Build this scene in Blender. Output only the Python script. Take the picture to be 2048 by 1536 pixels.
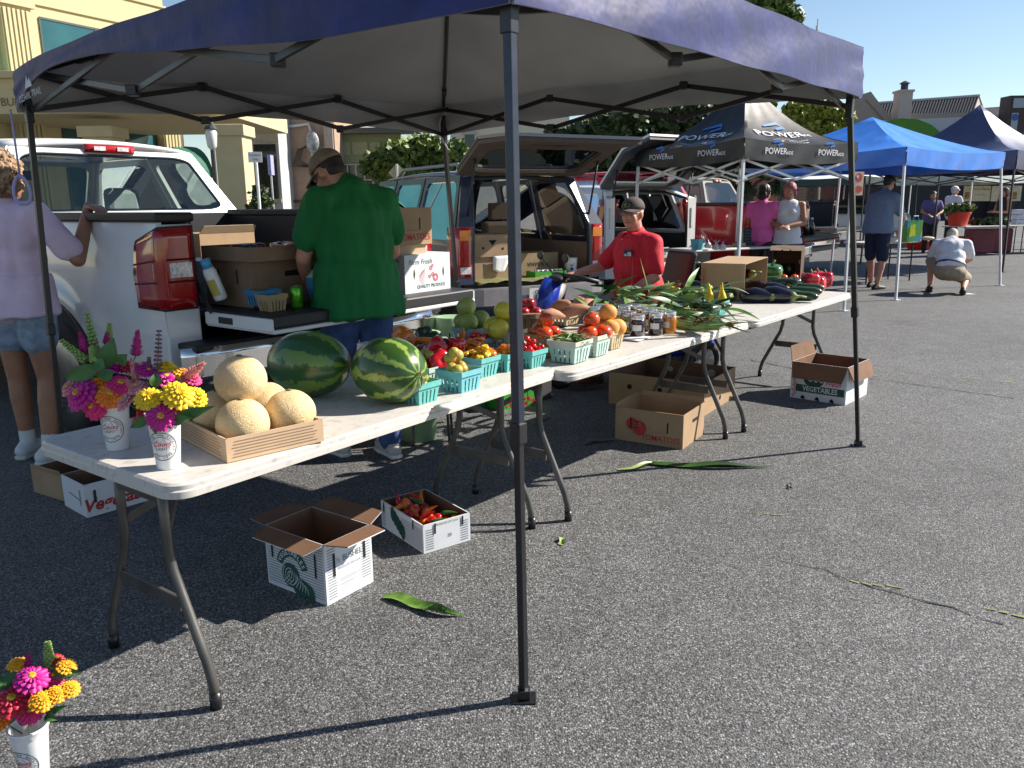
import bpy, bmesh, math, random
from mathutils import Vector, Matrix, noise
R=math.radians; rnd=random.Random(7)
for o in list(bpy.data.objects): bpy.data.objects.remove(o)
S=bpy.context.scene; COL=S.collection
# ---------------- camera
F_PX=1600.3; PITCH=.2225; ROLL=-.0107; CAMH=1.4178
fw=Vector((0,math.cos(PITCH),-math.sin(PITCH))); r0=Vector((1,0,0)); u0=r0.cross(fw)
cr=math.cos(ROLL)*r0+math.sin(ROLL)*u0; cu=-math.sin(ROLL)*r0+math.cos(ROLL)*u0
CO=Vector((0,0,CAMH))
cam=bpy.data.cameras.new('camera'); co=bpy.data.objects.new('camera',cam); COL.objects.link(co)
mw=Matrix.Identity(4)
for i in range(3): mw[i][0]=cr[i]; mw[i][1]=cu[i]; mw[i][2]=-fw[i]; mw[i][3]=CO[i]
co.matrix_world=mw; cam.sensor_width=36; cam.lens=36*F_PX/2048; cam.clip_start=.05; cam.clip_end=800
S.camera=co
# ---------------- light
SUN_AZ=R(15.2); SUN_EL=R(35.6)
w=bpy.data.worlds.new('World'); S.world=w; w.use_nodes=True
nt=w.node_tree; sky=nt.nodes.new('ShaderNodeTexSky'); sky.sky_type='NISHITA'; sky.sun_disc=False
sky.sun_elevation=SUN_EL; sky.sun_rotation=R(90)-SUN_AZ; sky.air_density=1.0; sky.dust_density=.05; sky.ozone_density=1.6
bg=nt.nodes['Background']; nt.links.new(sky.outputs[0],bg.inputs[0]); bg.inputs[1].default_value=.07
sl=bpy.data.lights.new('sun','SUN'); sl.energy=5.0; sl.angle=R(.5); sl.color=(1,.93,.82)
so=bpy.data.objects.new('sun',sl); COL.objects.link(so)
sd=Vector((math.cos(SUN_AZ)*math.cos(SUN_EL),math.sin(SUN_AZ)*math.cos(SUN_EL),math.sin(SUN_EL)))
so.rotation_euler=sd.to_track_quat('Z','Y').to_euler()
so.location=sd*30
S.view_settings.view_transform='Standard'; S.view_settings.look='None'; S.view_settings.exposure=.95
# ---------------- pixel helpers (photograph pixels, 2048 wide)
def ray(px,py): return fw+cr*((px-1024)/F_PX)-cu*((py-768)/F_PX)
def G(px,py,z=0):
    d=ray(px,py); return CO+d*((z-CAMH)/d.z)
def at(px,py,Y):
    d=ray(px,py); return CO+d*(Y/d.y)
# ---------------- materials
MATS={}
def M(name,col,rough=.6,metal=0,var=.12,scale=12,bump=0,col2=None,spec=.5,trans=0,coat=0,emit=0,detail=3,thr=None,aniso=None,alpha=1,sss=0,coord='Object',stretch=None):
    if name in MATS: return MATS[name]
    m=bpy.data.materials.new(name); m.use_nodes=True; n=m.node_tree; b=n.nodes['Principled BSDF']
    b.inputs['Roughness'].default_value=rough; b.inputs['Metallic'].default_value=metal
    b.inputs['Specular IOR Level'].default_value=spec; b.inputs['Transmission Weight'].default_value=trans
    b.inputs['Coat Weight'].default_value=coat; b.inputs['Coat Roughness'].default_value=.05
    b.inputs['Alpha'].default_value=alpha
    if sss: b.inputs['Subsurface Weight'].default_value=sss; b.inputs['Subsurface Radius'].default_value=(.01,.004,.002)
    c=(*col,1); tc=n.nodes.new('ShaderNodeTexCoord'); src=tc.outputs[coord]
    if stretch:
        mp=n.nodes.new('ShaderNodeMapping'); mp.inputs['Scale'].default_value=stretch; n.links.new(src,mp.inputs[0]); src=mp.outputs[0]
    if var or bump or col2:
        nz=n.nodes.new('ShaderNodeTexNoise'); nz.inputs['Scale'].default_value=scale; nz.inputs['Detail'].default_value=detail
        n.links.new(src,nz.inputs['Vector'])
        rp=n.nodes.new('ShaderNodeValToRGB'); lo,hi=thr or (.3,.7)
        rp.color_ramp.elements[0].position=lo; rp.color_ramp.elements[1].position=hi
        c2=(*col2,1) if col2 else (*[min(1,v*(1+var)) for v in col],1)
        rp.color_ramp.elements[0].color=(*[v*(1-var) for v in col],1) if not col2 else c
        rp.color_ramp.elements[1].color=c2
        n.links.new(nz.outputs['Fac'],rp.inputs[0]); n.links.new(rp.outputs[0],b.inputs['Base Color'])
        if bump:
            bp=n.nodes.new('ShaderNodeBump'); bp.inputs['Strength'].default_value=min(1,bump); bp.inputs['Distance'].default_value=.01
            n.links.new(nz.outputs['Fac'],bp.inputs['Height']); n.links.new(bp.outputs[0],b.inputs['Normal'])
    else: b.inputs['Base Color'].default_value=c
    if emit: b.inputs['Emission Color'].default_value=c; b.inputs['Emission Strength'].default_value=emit
    MATS[name]=m; return m
def glass(name,col=(.9,.95,.95),alpha_mix=.85,rough=.0):
    # thin sheet glass: mostly see-through with fresnel reflection
    if name in MATS: return MATS[name]
    m=bpy.data.materials.new(name); m.use_nodes=True; n=m.node_tree; n.nodes.clear()
    o=n.nodes.new('ShaderNodeOutputMaterial'); t=n.nodes.new('ShaderNodeBsdfTransparent'); t.inputs[0].default_value=(*[c*alpha_mix for c in col],1)
    g=n.nodes.new('ShaderNodeBsdfGlossy'); g.inputs['Roughness'].default_value=rough; g.inputs[0].default_value=(1,1,1,1)
    fr=n.nodes.new('ShaderNodeFresnel'); fr.inputs[0].default_value=1.5; mx=n.nodes.new('ShaderNodeMixShader')
    n.links.new(fr.outputs[0],mx.inputs[0]); n.links.new(t.outputs[0],mx.inputs[1]); n.links.new(g.outputs[0],mx.inputs[2]); n.links.new(mx.outputs[0],o.inputs[0])
    MATS[name]=m; return m
# ---------------- mesh builder
def norm(v): v=Vector(v); return v.normalized() if v.length>1e-9 else Vector((0,0,1))
class MB:
    def __init__(s): s.v=[];s.f=[];s.m=[];s.mi=0;s.X=Matrix.Identity(4)
    def mat(s,i): s.mi=i; return s
    def add(s,vs,fs):
        k=len(s.v); s.v+= [s.X@Vector(v) for v in vs]; s.f+=[[i+k for i in f] for f in fs]; s.m+=[s.mi]*len(fs); return s
    def box(s,x0,y0,z0,x1,y1,z1,r=None):
        if x0>x1:x0,x1=x1,x0
        if y0>y1:y0,y1=y1,y0
        if z0>z1:z0,z1=z1,z0
        vs=[(x,y,z) for z in (z0,z1) for x,y in ((x0,y0),(x1,y0),(x1,y1),(x0,y1))]
        return s.add(vs,[(0,3,2,1),(4,5,6,7),(0,1,5,4),(1,2,6,5),(2,3,7,6),(3,0,4,7)])
    def beam(s,a,b,w,h,up=(0,0,1)):
        a=Vector(a);b=Vector(b);d=norm(b-a); x=norm(d.cross(Vector(up))) if abs(d.dot(Vector(up)))<.98 else norm(d.cross(Vector((1,0,0)))); y=x.cross(d)
        vs=[p+x*i*w/2+y*j*h/2 for p in (a,b) for i,j in ((-1,-1),(1,-1),(1,1),(-1,1))]
        return s.add(vs,[(0,1,2,3),(7,6,5,4),(0,4,5,1),(1,5,6,2),(2,6,7,3),(3,7,4,0)])
    def tube(s,pts,rad,n=8,cap=True,flat=1,up=None):
        pts=[Vector(p) for p in pts]; N=len(pts); rs=rad if isinstance(rad,(list,tuple)) else [rad]*N
        vs=[];fs=[]; px=None
        for i,p in enumerate(pts):
            d=norm(pts[min(i+1,N-1)]-pts[max(i-1,0)])
            if px is None:
                a=Vector(up) if up else (Vector((0,0,1)) if abs(d.z)<.9 else Vector((1,0,0))); px=norm(a.cross(d))
            else: px=norm(px-d*px.dot(d))
            py=d.cross(px)
            for k in range(n):
                t=2*math.pi*k/n; vs.append(p+px*math.cos(t)*rs[i]+py*math.sin(t)*rs[i]*flat)
        for i in range(N-1):
            for k in range(n):
                a=i*n+k;b=i*n+(k+1)%n; fs.append((a,b,b+n,a+n))
        if cap: fs.append(tuple(range(n-1,-1,-1))); fs.append(tuple(range((N-1)*n,N*n)))
        return s.add(vs,fs)
    def lathe(s,prof,n=16,c=(0,0,0),mod=None,sx=1,sy=1):
        # prof: (r,z) list bottom->top
        vs=[];fs=[];N=len(prof)
        for i,(r,z) in enumerate(prof):
            for k in range(n):
                t=2*math.pi*k/n; q=r*(mod(t,z,r) if mod else 1); vs.append((c[0]+q*math.cos(t)*sx,c[1]+q*math.sin(t)*sy,c[2]+z))
        for i in range(N-1):
            for k in range(n):
                a=i*n+k;b=i*n+(k+1)%n; fs.append((a,b,b+n,a+n))
        if prof[0][0]>1e-6: fs.append(tuple(range(n-1,-1,-1)))
        if prof[-1][0]>1e-6: fs.append(tuple(range((N-1)*n,N*n)))
        return s.add(vs,fs)
    def ball(s,c,r,n=16,m=10,mod=None,X=None):
        r=r if isinstance(r,(tuple,list)) else (r,r,r); vs=[];fs=[]
        for i in range(m+1):
            ph=-math.pi/2+math.pi*i/m
            for k in range(n):
                t=2*math.pi*k/n; d=Vector((math.cos(ph)*math.cos(t),math.cos(ph)*math.sin(t),math.sin(ph)))
                q=mod(d) if mod else 1
                v=Vector((d.x*r[0]*q,d.y*r[1]*q,d.z*r[2]*q))
                if X: v=X@v
                vs.append(Vector(c)+v)
        for i in range(m):
            for k in range(n):
                a=i*n+k;b=i*n+(k+1)%n; fs.append((a,b,b+n,a+n))
        return s.add(vs,fs)
    def cap(s,a,b,ra,rb,n=12,flat=None):
        # tapered capsule
        a=Vector(a);b=Vector(b);d=norm(b-a);pts=[];rs=[]
        for i in range(5): t=math.pi/2*(1-i/4.0); pts.append(a-d*ra*math.sin(t)); rs.append(max(.0006,ra*math.cos(t)))
        for i in range(5): t=math.pi/2*i/4; pts.append(b+d*rb*math.sin(t)); rs.append(max(.0006,rb*math.cos(t)))
        if (b-a).length<1e-4: pts.pop(5);rs.pop(5)
        return s.tube(pts,rs,n,flat=flat or 1)
    def grid(s,nu,nv,fn,close_u=False):
        vs=[fn(i/(nu-1) if not close_u else i/nu,j/(nv-1)) for j in range(nv) for i in range(nu)]; fs=[]
        for j in range(nv-1):
            for i in range(nu if close_u else nu-1):
                a=j*nu+i;b=j*nu+(i+1)%nu; fs.append((a,b,b+nu,a+nu))
        return s.add(vs,fs)
    def prism(s,poly,h0,h1,fx=None):
        # poly in 2D, extruded; fx maps (a,b,h)->xyz
        fx=fx or (lambda a,b,h:(a,b,h)); n=len(poly)
        vs=[fx(a,b,h0) for a,b in poly]+[fx(a,b,h1) for a,b in poly]
        return s.add(vs,[tuple(range(n-1,-1,-1)),tuple(range(n,2*n))]+[(i,(i+1)%n,(i+1)%n+n,i+n) for i in range(n)])
    def quad(s,a,b,c,d): return s.add([a,b,c,d],[(0,1,2,3)])
    def merge(s,o,X=None):
        k=len(s.v); s.v+=[(s.X@(X@v if X else v)) for v in o.v]; s.f+=[[i+k for i in f] for f in o.f]; s.m+=o.m; return s
    def mesh(s,name,mats,smooth=False,fix=True):
        me=bpy.data.meshes.new(name); me.from_pydata([tuple(v) for v in s.v],[],s.f)
        for m in (mats if isinstance(mats,(list,tuple)) else [mats]): me.materials.append(m)
        me.polygons.foreach_set('material_index',s.m)
        if smooth: me.polygons.foreach_set('use_smooth',[True]*len(s.f))
        if fix:
            bm=bmesh.new(); bm.from_mesh(me); bmesh.ops.remove_doubles(bm,verts=bm.verts,dist=1e-5); bmesh.ops.recalc_face_normals(bm,faces=bm.faces); bm.to_mesh(me); bm.free()
        me.update(); return me
    def build(s,name,mats,parent=None,smooth=False,bevel=0,angle=None,subsurf=0,solid=0,fix=True,**kw):
        me=s.mesh(name,mats,smooth or angle is not None,fix); o=bpy.data.objects.new(name,me); COL.objects.link(o)
        if parent: o.parent=parent
        tag(o,**kw)
        if solid: m=o.modifiers.new('s','SOLIDIFY'); m.thickness=solid; m.offset=0
        if bevel: m=o.modifiers.new('b','BEVEL'); m.width=bevel; m.segments=2; m.limit_method='ANGLE'; m.angle_limit=R(35)
        if subsurf: m=o.modifiers.new('ss','SUBSURF'); m.levels=subsurf; m.render_levels=subsurf
        if angle is not None:
            bm=bmesh.new(); bm.from_mesh(me)
            for e in bm.edges:
                if len(e.link_faces)==2 and e.calc_face_angle(0)>R(angle): e.smooth=False
            bm.to_mesh(me); bm.free()
        return o
def tag(o,label=None,cat=None,group=None,kind=None):
    if label: o['label']=label
    if cat: o['category']=cat
    if group: o['group']=group
    if kind: o['kind']=kind
    return o
def T(name,label,cat,loc=(0,0,0),rz=0,group=None,rot=None):
    o=bpy.data.objects.new(name,None); o.empty_display_size=.05; COL.objects.link(o); o.location=loc; o.rotation_euler=rot or (0,0,rz)
    return tag(o,label,cat,group)
CH={}
def kids(o): return [c for c in list(bpy.data.objects) if c.parent==o]
def dup(o,loc=None,rot=None,label=None,group=None,scale=None,cat=None):
    def cp(a,par):
        c=a.copy(); COL.objects.link(c); c.parent=par
        for k in CHILD.get(a.name,[]): cp(k,c)
        return c
    CHILD={}
    st=[o]
    while st:
        a=st.pop(); ks=a.children; CHILD[a.name]=list(ks); st+=list(ks)
    c=cp(o,None)
    if loc is not None: c.location=loc
    if rot is not None: c.rotation_euler=rot if hasattr(rot,'__len__') else (0,0,rot)
    if scale is not None: c.scale=scale if hasattr(scale,'__len__') else (scale,)*3
    if label: c['label']=label
    if group: c['group']=group
    if cat: c['category']=cat
    return c
# ---------------- text
TXT={}
def textgeo(s,size=1,bold=0,shear=0,align='CENTER',spacing=1):
    k=(s,bold,shear,align,spacing)
    if k not in TXT:
        cv=bpy.data.curves.new('t','FONT'); cv.body=s; cv.size=1; cv.offset=bold; cv.shear=shear; cv.align_x=align; cv.align_y='CENTER'; cv.space_character=spacing; cv.resolution_u=2
        ob=bpy.data.objects.new('t',cv); COL.objects.link(ob)
        dg=bpy.context.evaluated_depsgraph_get(); me=bpy.data.meshes.new_from_object(ob.evaluated_get(dg))
        TXT[k]=([tuple(v.co) for v in me.vertices],[tuple(p.vertices) for p in me.polygons])
        bpy.data.objects.remove(ob); bpy.data.meshes.remove(me)
    v,f=TXT[k]; return [(a*size,b*size) for a,b,_ in v],f
def put(mb,s,size,fx,at=(0,0),sx=1,**kw):
    v,f=textgeo(s,size,**kw); mb.add([fx(at[0]+a*sx,at[1]+b) for a,b in v],f); return mb
def shape(mb,pts,fx): mb.add([fx(a,b) for a,b in pts],[tuple(range(len(pts)))]); return mb
def disc2(mb,c,r,fx,n=16,ry=None,a0=0,a1=2*math.pi):
    return shape(mb,[(c[0]+r*math.cos(a0+(a1-a0)*i/n),c[1]+(ry or r)*math.sin(a0+(a1-a0)*i/n)) for i in range(n)],fx)
def ring2(mb,c,r0,r1,fx,n=28,a0=0,a1=2*math.pi):
    vs=[];fs=[]
    for i in range(n+1):
        t=a0+(a1-a0)*i/n
        vs+= [fx(c[0]+r*math.cos(t),c[1]+r*math.sin(t)) for r in (r0,r1)]
    for i in range(n): fs.append((2*i,2*i+1,2*i+3,2*i+2))
    return mb.add(vs,fs)
def stroke(mb,pts,w,fx):
    vs=[];fs=[];N=len(pts)
    for i,(x,y) in enumerate(pts):
        a=pts[max(i-1,0)];b=pts[min(i+1,N-1)]; dx,dy=b[0]-a[0],b[1]-a[1];l=math.hypot(dx,dy) or 1
        ww=w[i] if isinstance(w,(list,tuple)) else w
        vs+=[fx(x-dy/l*ww/2,y+dx/l*ww/2),fx(x+dy/l*ww/2,y-dx/l*ww/2)]
    for i in range(N-1): fs.append((2*i,2*i+1,2*i+3,2*i+2))
    return mb.add(vs,fs)
# ---------------- voxel remesh to one continuous surface
def fuse(mb,name,mat,voxel=.01,smooth=4,parent=None,disp=None,post=None,solidify=0,**kw):
    me=mb.mesh(name,mat,True); o=bpy.data.objects.new(name,me); COL.objects.link(o)
    m=o.modifiers.new('r','REMESH'); m.mode='VOXEL'; m.voxel_size=voxel; m.use_smooth_shade=True
    if smooth: m=o.modifiers.new('s','SMOOTH'); m.iterations=smooth; m.factor=.5
    dg=bpy.context.evaluated_depsgraph_get(); nm=bpy.data.meshes.new_from_object(o.evaluated_get(dg))
    o.modifiers.clear(); o.data=nm; bpy.data.meshes.remove(me); nm.name=name
    if not nm.materials: nm.materials.append(mat if not isinstance(mat,(list,tuple)) else mat[0])
    if disp:
        nm.update(); ns=[v.normal.copy() for v in nm.vertices]
        for v,nn in zip(nm.vertices,ns): v.co=v.co+nn*disp(v.co)
    nm.polygons.foreach_set('use_smooth',[True]*len(nm.polygons))
    if post: post(nm)
    if parent: o.parent=parent
    nm.update(); tag(o,**kw); return o
A0=R(50.6); UX=Vector((math.cos(A0),math.sin(A0),0)); VX=Vector((-math.sin(A0),math.cos(A0),0))
def UV(u,v,z=0): return UX*u+VX*v+Vector((0,0,z))
# ================= SETTING
def asphalt():
    m=bpy.data.materials.new('asphalt'); m.use_nodes=True; n=m.node_tree; b=n.nodes['Principled BSDF']; L=n.links
    tc=n.nodes.new('ShaderNodeTexCoord'); O=tc.outputs['Object']
    def N(sc,det=2,rg=.5):
        z=n.nodes.new('ShaderNodeTexNoise'); z.inputs['Scale'].default_value=sc; z.inputs['Detail'].default_value=det; z.inputs['Roughness'].default_value=rg; L.new(O,z.inputs['Vector']); return z.outputs['Fac']
    def ramp(x,els):
        r=n.nodes.new('ShaderNodeValToRGB'); e=r.color_ramp.elements
        while len(e)<len(els): e.new(.5)
        for q,(p,c) in zip(e,els): q.position=p; q.color=(c,c,c,1) if not hasattr(c,'__len__') else (*c,1)
        L.new(x,r.inputs[0]); return r.outputs[0]
    def mix(t,a,b_,f):
        x=n.nodes.new('ShaderNodeMix'); x.data_type='RGBA'; x.blend_type=t
        if hasattr(f,'name') or not isinstance(f,float): L.new(f,x.inputs[0])
        else: x.inputs[0].default_value=f
        L.new(a,x.inputs[6]); L.new(b_,x.inputs[7]); return x.outputs[2]
    vo=n.nodes.new('ShaderNodeTexVoronoi'); vo.inputs['Scale'].default_value=165; L.new(O,vo.inputs['Vector'])
    sep=n.nodes.new('ShaderNodeSeparateColor'); L.new(vo.outputs['Color'],sep.inputs[0])
    stones=ramp(sep.outputs[0],[(0,.062),(.45,.11),(.75,.165),(.93,.26),(1,.36)])
    gap=ramp(vo.outputs['Distance'],[(.0,1),(.5,1),(.75,.35),(1,.25)])
    base=mix('MULTIPLY',stones,gap,1.0)
    fine=ramp(N(260,2,.7),[(.35,.45),(.62,1.45)])
    c=mix('MULTIPLY',base,fine,.8)
    big=ramp(N(.45,4,.6),[(.3,.8),(.7,1.12)]); c=mix('MULTIPLY',c,big,1.0)
    mid=ramp(N(5,3,.6),[(.3,.85),(.7,1.1)]); c=mix('MULTIPLY',c,mid,1.0)
    st=ramp(N(1.7,5,.65),[(.66,(.98,.98,1.0)),(.74,(1.0,.88,.74)),(.8,(.6,.52,.45))]); pt_=ramp(N(.9,6,.7),[(.27,.45),(.33,.85),(.42,1.0)]); c=mix('MULTIPLY',c,pt_,.8); c=mix('MULTIPLY',c,st,1.0)
    L.new(c,b.inputs['Base Color']); b.inputs['Roughness'].default_value=.75
    bp=n.nodes.new('ShaderNodeBump'); bp.inputs['Strength'].default_value=.7; bp.inputs['Distance'].default_value=.004; L.new(vo.outputs['Distance'],bp.inputs['Height']); bp.invert=True
    L.new(bp.outputs[0],b.inputs['Normal']); return m
g=MB(); g.quad((-150,-30,0),(150,-30,0),(150,400,0),(-150,400,0)); g.build('ground',asphalt(),kind='structure')
ychalk=M('chalk_yellow',(.24,.24,.09),.9,var=.4,scale=60)
def chalk(px,w,name='painted_line',seed=1):
    rr=random.Random(seed); mb=MB(); pts=[G(*p) for p in px]
    for a,b in zip(pts,pts[1:]):
        L=(b-a).length; d=(b-a)/L; nrm=Vector((-d.y,d.x,0)); t=0
        while t<L:
            l=rr.uniform(.02,.06); off=nrm*rr.uniform(-.012,.012); ww=w*rr.uniform(.3,1)
            p=a+d*t+off; q=a+d*min(L,t+l)+off+nrm*rr.uniform(-.01,.01)
            mb.quad(p-nrm*ww/2,p+nrm*ww/2,q+nrm*ww/2,q-nrm*ww/2); t+=l+rr.choice((.01,.03,.08,.2))
    for v in mb.v: v.z=.004
    mb.build(name,ychalk,kind='structure')
chalk([(1450,668),(1530,672),(1600,684)],.02,seed=2)
chalk([(1700,742),(1745,752),(1800,750),(1835,752)],.02,seed=3)
chalk([(1925,756),(2000,764),(2040,766)],.03,seed=4)
chalk([(1675,596),(1760,600)],.05,seed=5); chalk([(1650,552),(1760,556)],.06,seed=6)
chalk([(1700,1160),(1745,1168),(1900,1190)],.012,seed=7); chalk([(1975,1222),(2060,1236)],.02,seed=8)
chalk([(1500,1025),(1600,1035)],.008,seed=9); chalk([(930,835),(985,840)],.02,seed=10)
wl=M('road_white',(.55,.55,.52),.8,var=.2,scale=8)
g=MB(); 
for a,b in (((1925,588),(1946,588)),((1950,475),(2048,477))):
    p,q=G(*a),G(*b); g.quad(p+Vector((0,-.08,.004)),q+Vector((0,-.08,.004)),q+Vector((0,.08,.004)),p+Vector((0,.08,.004)))
g.build('parking_line',wl,kind='structure')
# asphalt cracks (sealed seams)
crk=M('crack',(.02,.02,.022),.9,var=.2)
def crack(px,w,seed):
    rr=random.Random(seed); mb=MB(); pts=[]
    P=[G(*p) for p in px]
    for a,b in zip(P,P[1:]):
        n=int((b-a).length/.06)+1
        for i in range(n):
            p=a.lerp(b,i/n); pts.append((p.x+rr.uniform(-.012,.012),p.y+rr.uniform(-.012,.012)))
    stroke(mb,pts,[w*rr.uniform(.3,1.2) for _ in pts],lambda x,y:(x,y,.003)); mb.build('asphalt_crack',crk,kind='structure')
crack([(1570,1125),(1650,1140),(1760,1180),(1900,1215),(2048,1262)],.008,1)
crack([(1500,720),(1620,745),(1760,760),(2048,800)],.012,2)

# ================= trees
def leafmat(name,c1,c2): return M(name,c1,.55,var=0,scale=1.4,col2=c2,detail=5,thr=(.35,.65))
def leafcloud(blobs,n,size,seed=1,flat=.5):
    rr=random.Random(seed); mb=MB(); tot=sum(b[3]**2 for b in blobs)
    for (x,y,z,r,*e) in blobs:
        sz=e[0] if e else .8
        for _ in range(int(n*r*r/tot)):
            d=norm((rr.gauss(0,1),rr.gauss(0,1),rr.gauss(0,1))); q=r*(rr.uniform(.55,1.05))
            if noise.noise(Vector((x+d.x*r*2.3,y+d.y*r*2.3,z+d.z*r*2.3))*(.9/max(r,.4)))<-.18: q*=.6
            c=Vector((x,y,z))+Vector((d.x*q,d.y*q,d.z*q*sz)); a=norm((rr.uniform(-1,1),rr.uniform(-1,1),rr.uniform(-1,.4))); b=norm(a.cross(norm((rr.gauss(0,1),rr.gauss(0,1),rr.gauss(0,1)))))
            s_=size*rr.uniform(.6,1.4); k=len(mb.v)
            mb.v+=[c-b*s_*.28,c+a*s_*.5,c+b*s_*.28,c-a*s_*.5]; mb.f.append([k,k+1,k+2,k+3]); mb.m.append(0)
    return mb
bark=M('bark',(.09,.07,.05),.9,var=.3,scale=8,bump=.6)
def tree(name,label,base,trunk_h,blobs,n,size,mat,tr=.16,seed=1,group=None):
    t=T(name,label,'tree',base,group=group); tm=MB(); rr=random.Random(seed)
    cx=sum(b[0] for b in blobs)/len(blobs); cz=sum(b[2] for b in blobs)/len(blobs); cy=sum(b[1] for b in blobs)/len(blobs)
    tm.tube([(0,0,0),(.03,0,trunk_h*.5),(cx*.3,cy*.3,trunk_h)],[tr*1.2,tr,tr*.8],10)
    for b in blobs:
        m=Vector((b[0],b[1],b[2]-b[3]*.2)); p=Vector((cx*.3,cy*.3,trunk_h*.97)); tm.tube([p,p.lerp(m,.5)+Vector((rr.uniform(-.2,.2),rr.uniform(-.2,.2),.1)),m],[tr*.55,tr*.3,tr*.1],6)
    tm.build('trunk',bark,t,smooth=True)
    leafcloud(blobs,n,size,seed).build('crown',mat,t,fix=False)
    return t
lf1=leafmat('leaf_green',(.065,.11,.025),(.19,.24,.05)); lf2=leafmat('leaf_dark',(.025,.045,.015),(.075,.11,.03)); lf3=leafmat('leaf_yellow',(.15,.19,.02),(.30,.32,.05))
def tpx(name,label,cx,cy,rpx,Y,blobs,n,size,mat,seed=1,group=None,gx=None):
    # crown blobs given as (px,py,r_px[,flat]) offsets at distance Y
    s=Y/F_PX; base=at(gx or cx,410,Y); base.z=0
    bl=[((b[0]-(gx or cx))*s,rnd.uniform(-1,1)*b[2]*s*.5,CAMH+(408-b[1])*s,b[2]*s,*(b[3:])) for b in blobs]
    return tree(name,label,base,max(.6,min(b[2]-b[3]*.5 for b in bl)),bl,n,size,mat,tr=.02*Y*.35,seed=seed)
tpx('leafy_street_tree','green and yellowish leafy tree beside the diamond road sign, seen under the blue canopy',830,345,0,33,[(760,335,34,.7),(800,318,40,.7),(850,310,44,.7),(905,315,36,.7),(790,360,34,.7),(850,358,42,.6),(915,352,34,.6),(880,390,36,.6),(950,340,24)],9000,.32,lf1,3)
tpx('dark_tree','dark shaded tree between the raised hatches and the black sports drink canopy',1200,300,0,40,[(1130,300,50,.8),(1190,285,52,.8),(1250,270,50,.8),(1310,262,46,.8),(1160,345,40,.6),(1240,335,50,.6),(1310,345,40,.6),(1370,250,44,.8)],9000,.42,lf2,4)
tpx('tall_tree','tall green tree rising above the blue canopy behind the brick tower',1470,60,0,45,[(1400,20,50,.8),(1440,50,44,.8),(1485,75,38,.8),(1520,45,46,.8),(1545,80,30,.8),(1480,0,50,.8),(1530,10,34,.8),(1430,110,50),(1490,140,44),(1440,190,50),(1500,215,44),(1440,250,40)],11000,.4,lf1,5,gx=1450)
tpx('yellow_green_tree','round yellowish green tree between the black canopy and the blue market tent',1625,260,0,36,[(1585,248,30,.8),(1630,243,28,.8),(1668,262,26,.8),(1600,285,36,.8),(1648,295,36,.8),(1560,275,26),(1690,290,26)],8000,.28,lf3,6)
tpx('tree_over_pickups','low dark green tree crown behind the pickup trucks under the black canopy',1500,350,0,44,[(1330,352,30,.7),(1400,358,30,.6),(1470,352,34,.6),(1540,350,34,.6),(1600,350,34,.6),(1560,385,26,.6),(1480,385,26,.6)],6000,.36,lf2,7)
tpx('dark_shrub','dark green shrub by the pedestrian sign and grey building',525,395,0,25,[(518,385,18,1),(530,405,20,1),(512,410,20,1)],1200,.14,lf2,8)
# ================= buildings
cream=M('stucco_cream',(.50,.43,.26),.9,var=.05,scale=3,bump=.15); creamd=M('stucco_cream_groove',(.33,.27,.13),.9)
tealg=M('glass_teal',(.02,.09,.10),.08,var=.2,scale=.8,spec=.8); darkg=M('glass_dark',(.015,.02,.022),.08,var=.3,scale=1,spec=.7)
greya=M('wall_grey',(.42,.42,.42),.9,var=.06,scale=3); beige=M('wall_beige',(.36,.25,.18),.9,var=.1,scale=4,bump=.2)
def brickm(name,c1,c2,mort=(.3,.28,.25),sc=5):
    m=bpy.data.materials.new(name); m.use_nodes=True; n=m.node_tree; b=n.nodes['Principled BSDF']; t=n.nodes.new('ShaderNodeTexBrick'); tc=n.nodes.new('ShaderNodeTexCoord')
    mp=n.nodes.new('ShaderNodeMapping'); mp.inputs['Rotation'].default_value=(R(90),0,0)
    n.links.new(tc.outputs['Object'],mp.inputs[0]); n.links.new(mp.outputs[0],t.inputs[0]); t.inputs['Scale'].default_value=sc; t.inputs['Color1'].default_value=(*c1,1); t.inputs['Color2'].default_value=(*c2,1); t.inputs['Mortar'].default_value=(*mort,1)
    n.links.new(t.outputs[0],b.inputs['Base Color']); b.inputs['Roughness'].default_value=.9; return m
brick=brickm('brick_red',(.22,.09,.06),(.28,.12,.08)); brickp=brickm('brick_pale',(.42,.33,.27),(.5,.4,.32),(.35,.3,.26))
greenp=M('paint_sage',(.22,.25,.13),.7,var=.05); dgreen=M('awning_green',(.01,.11,.07),.7,var=.1); teal=M('roof_teal',(.05,.33,.24),.6,var=.1,scale=2)
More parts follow.
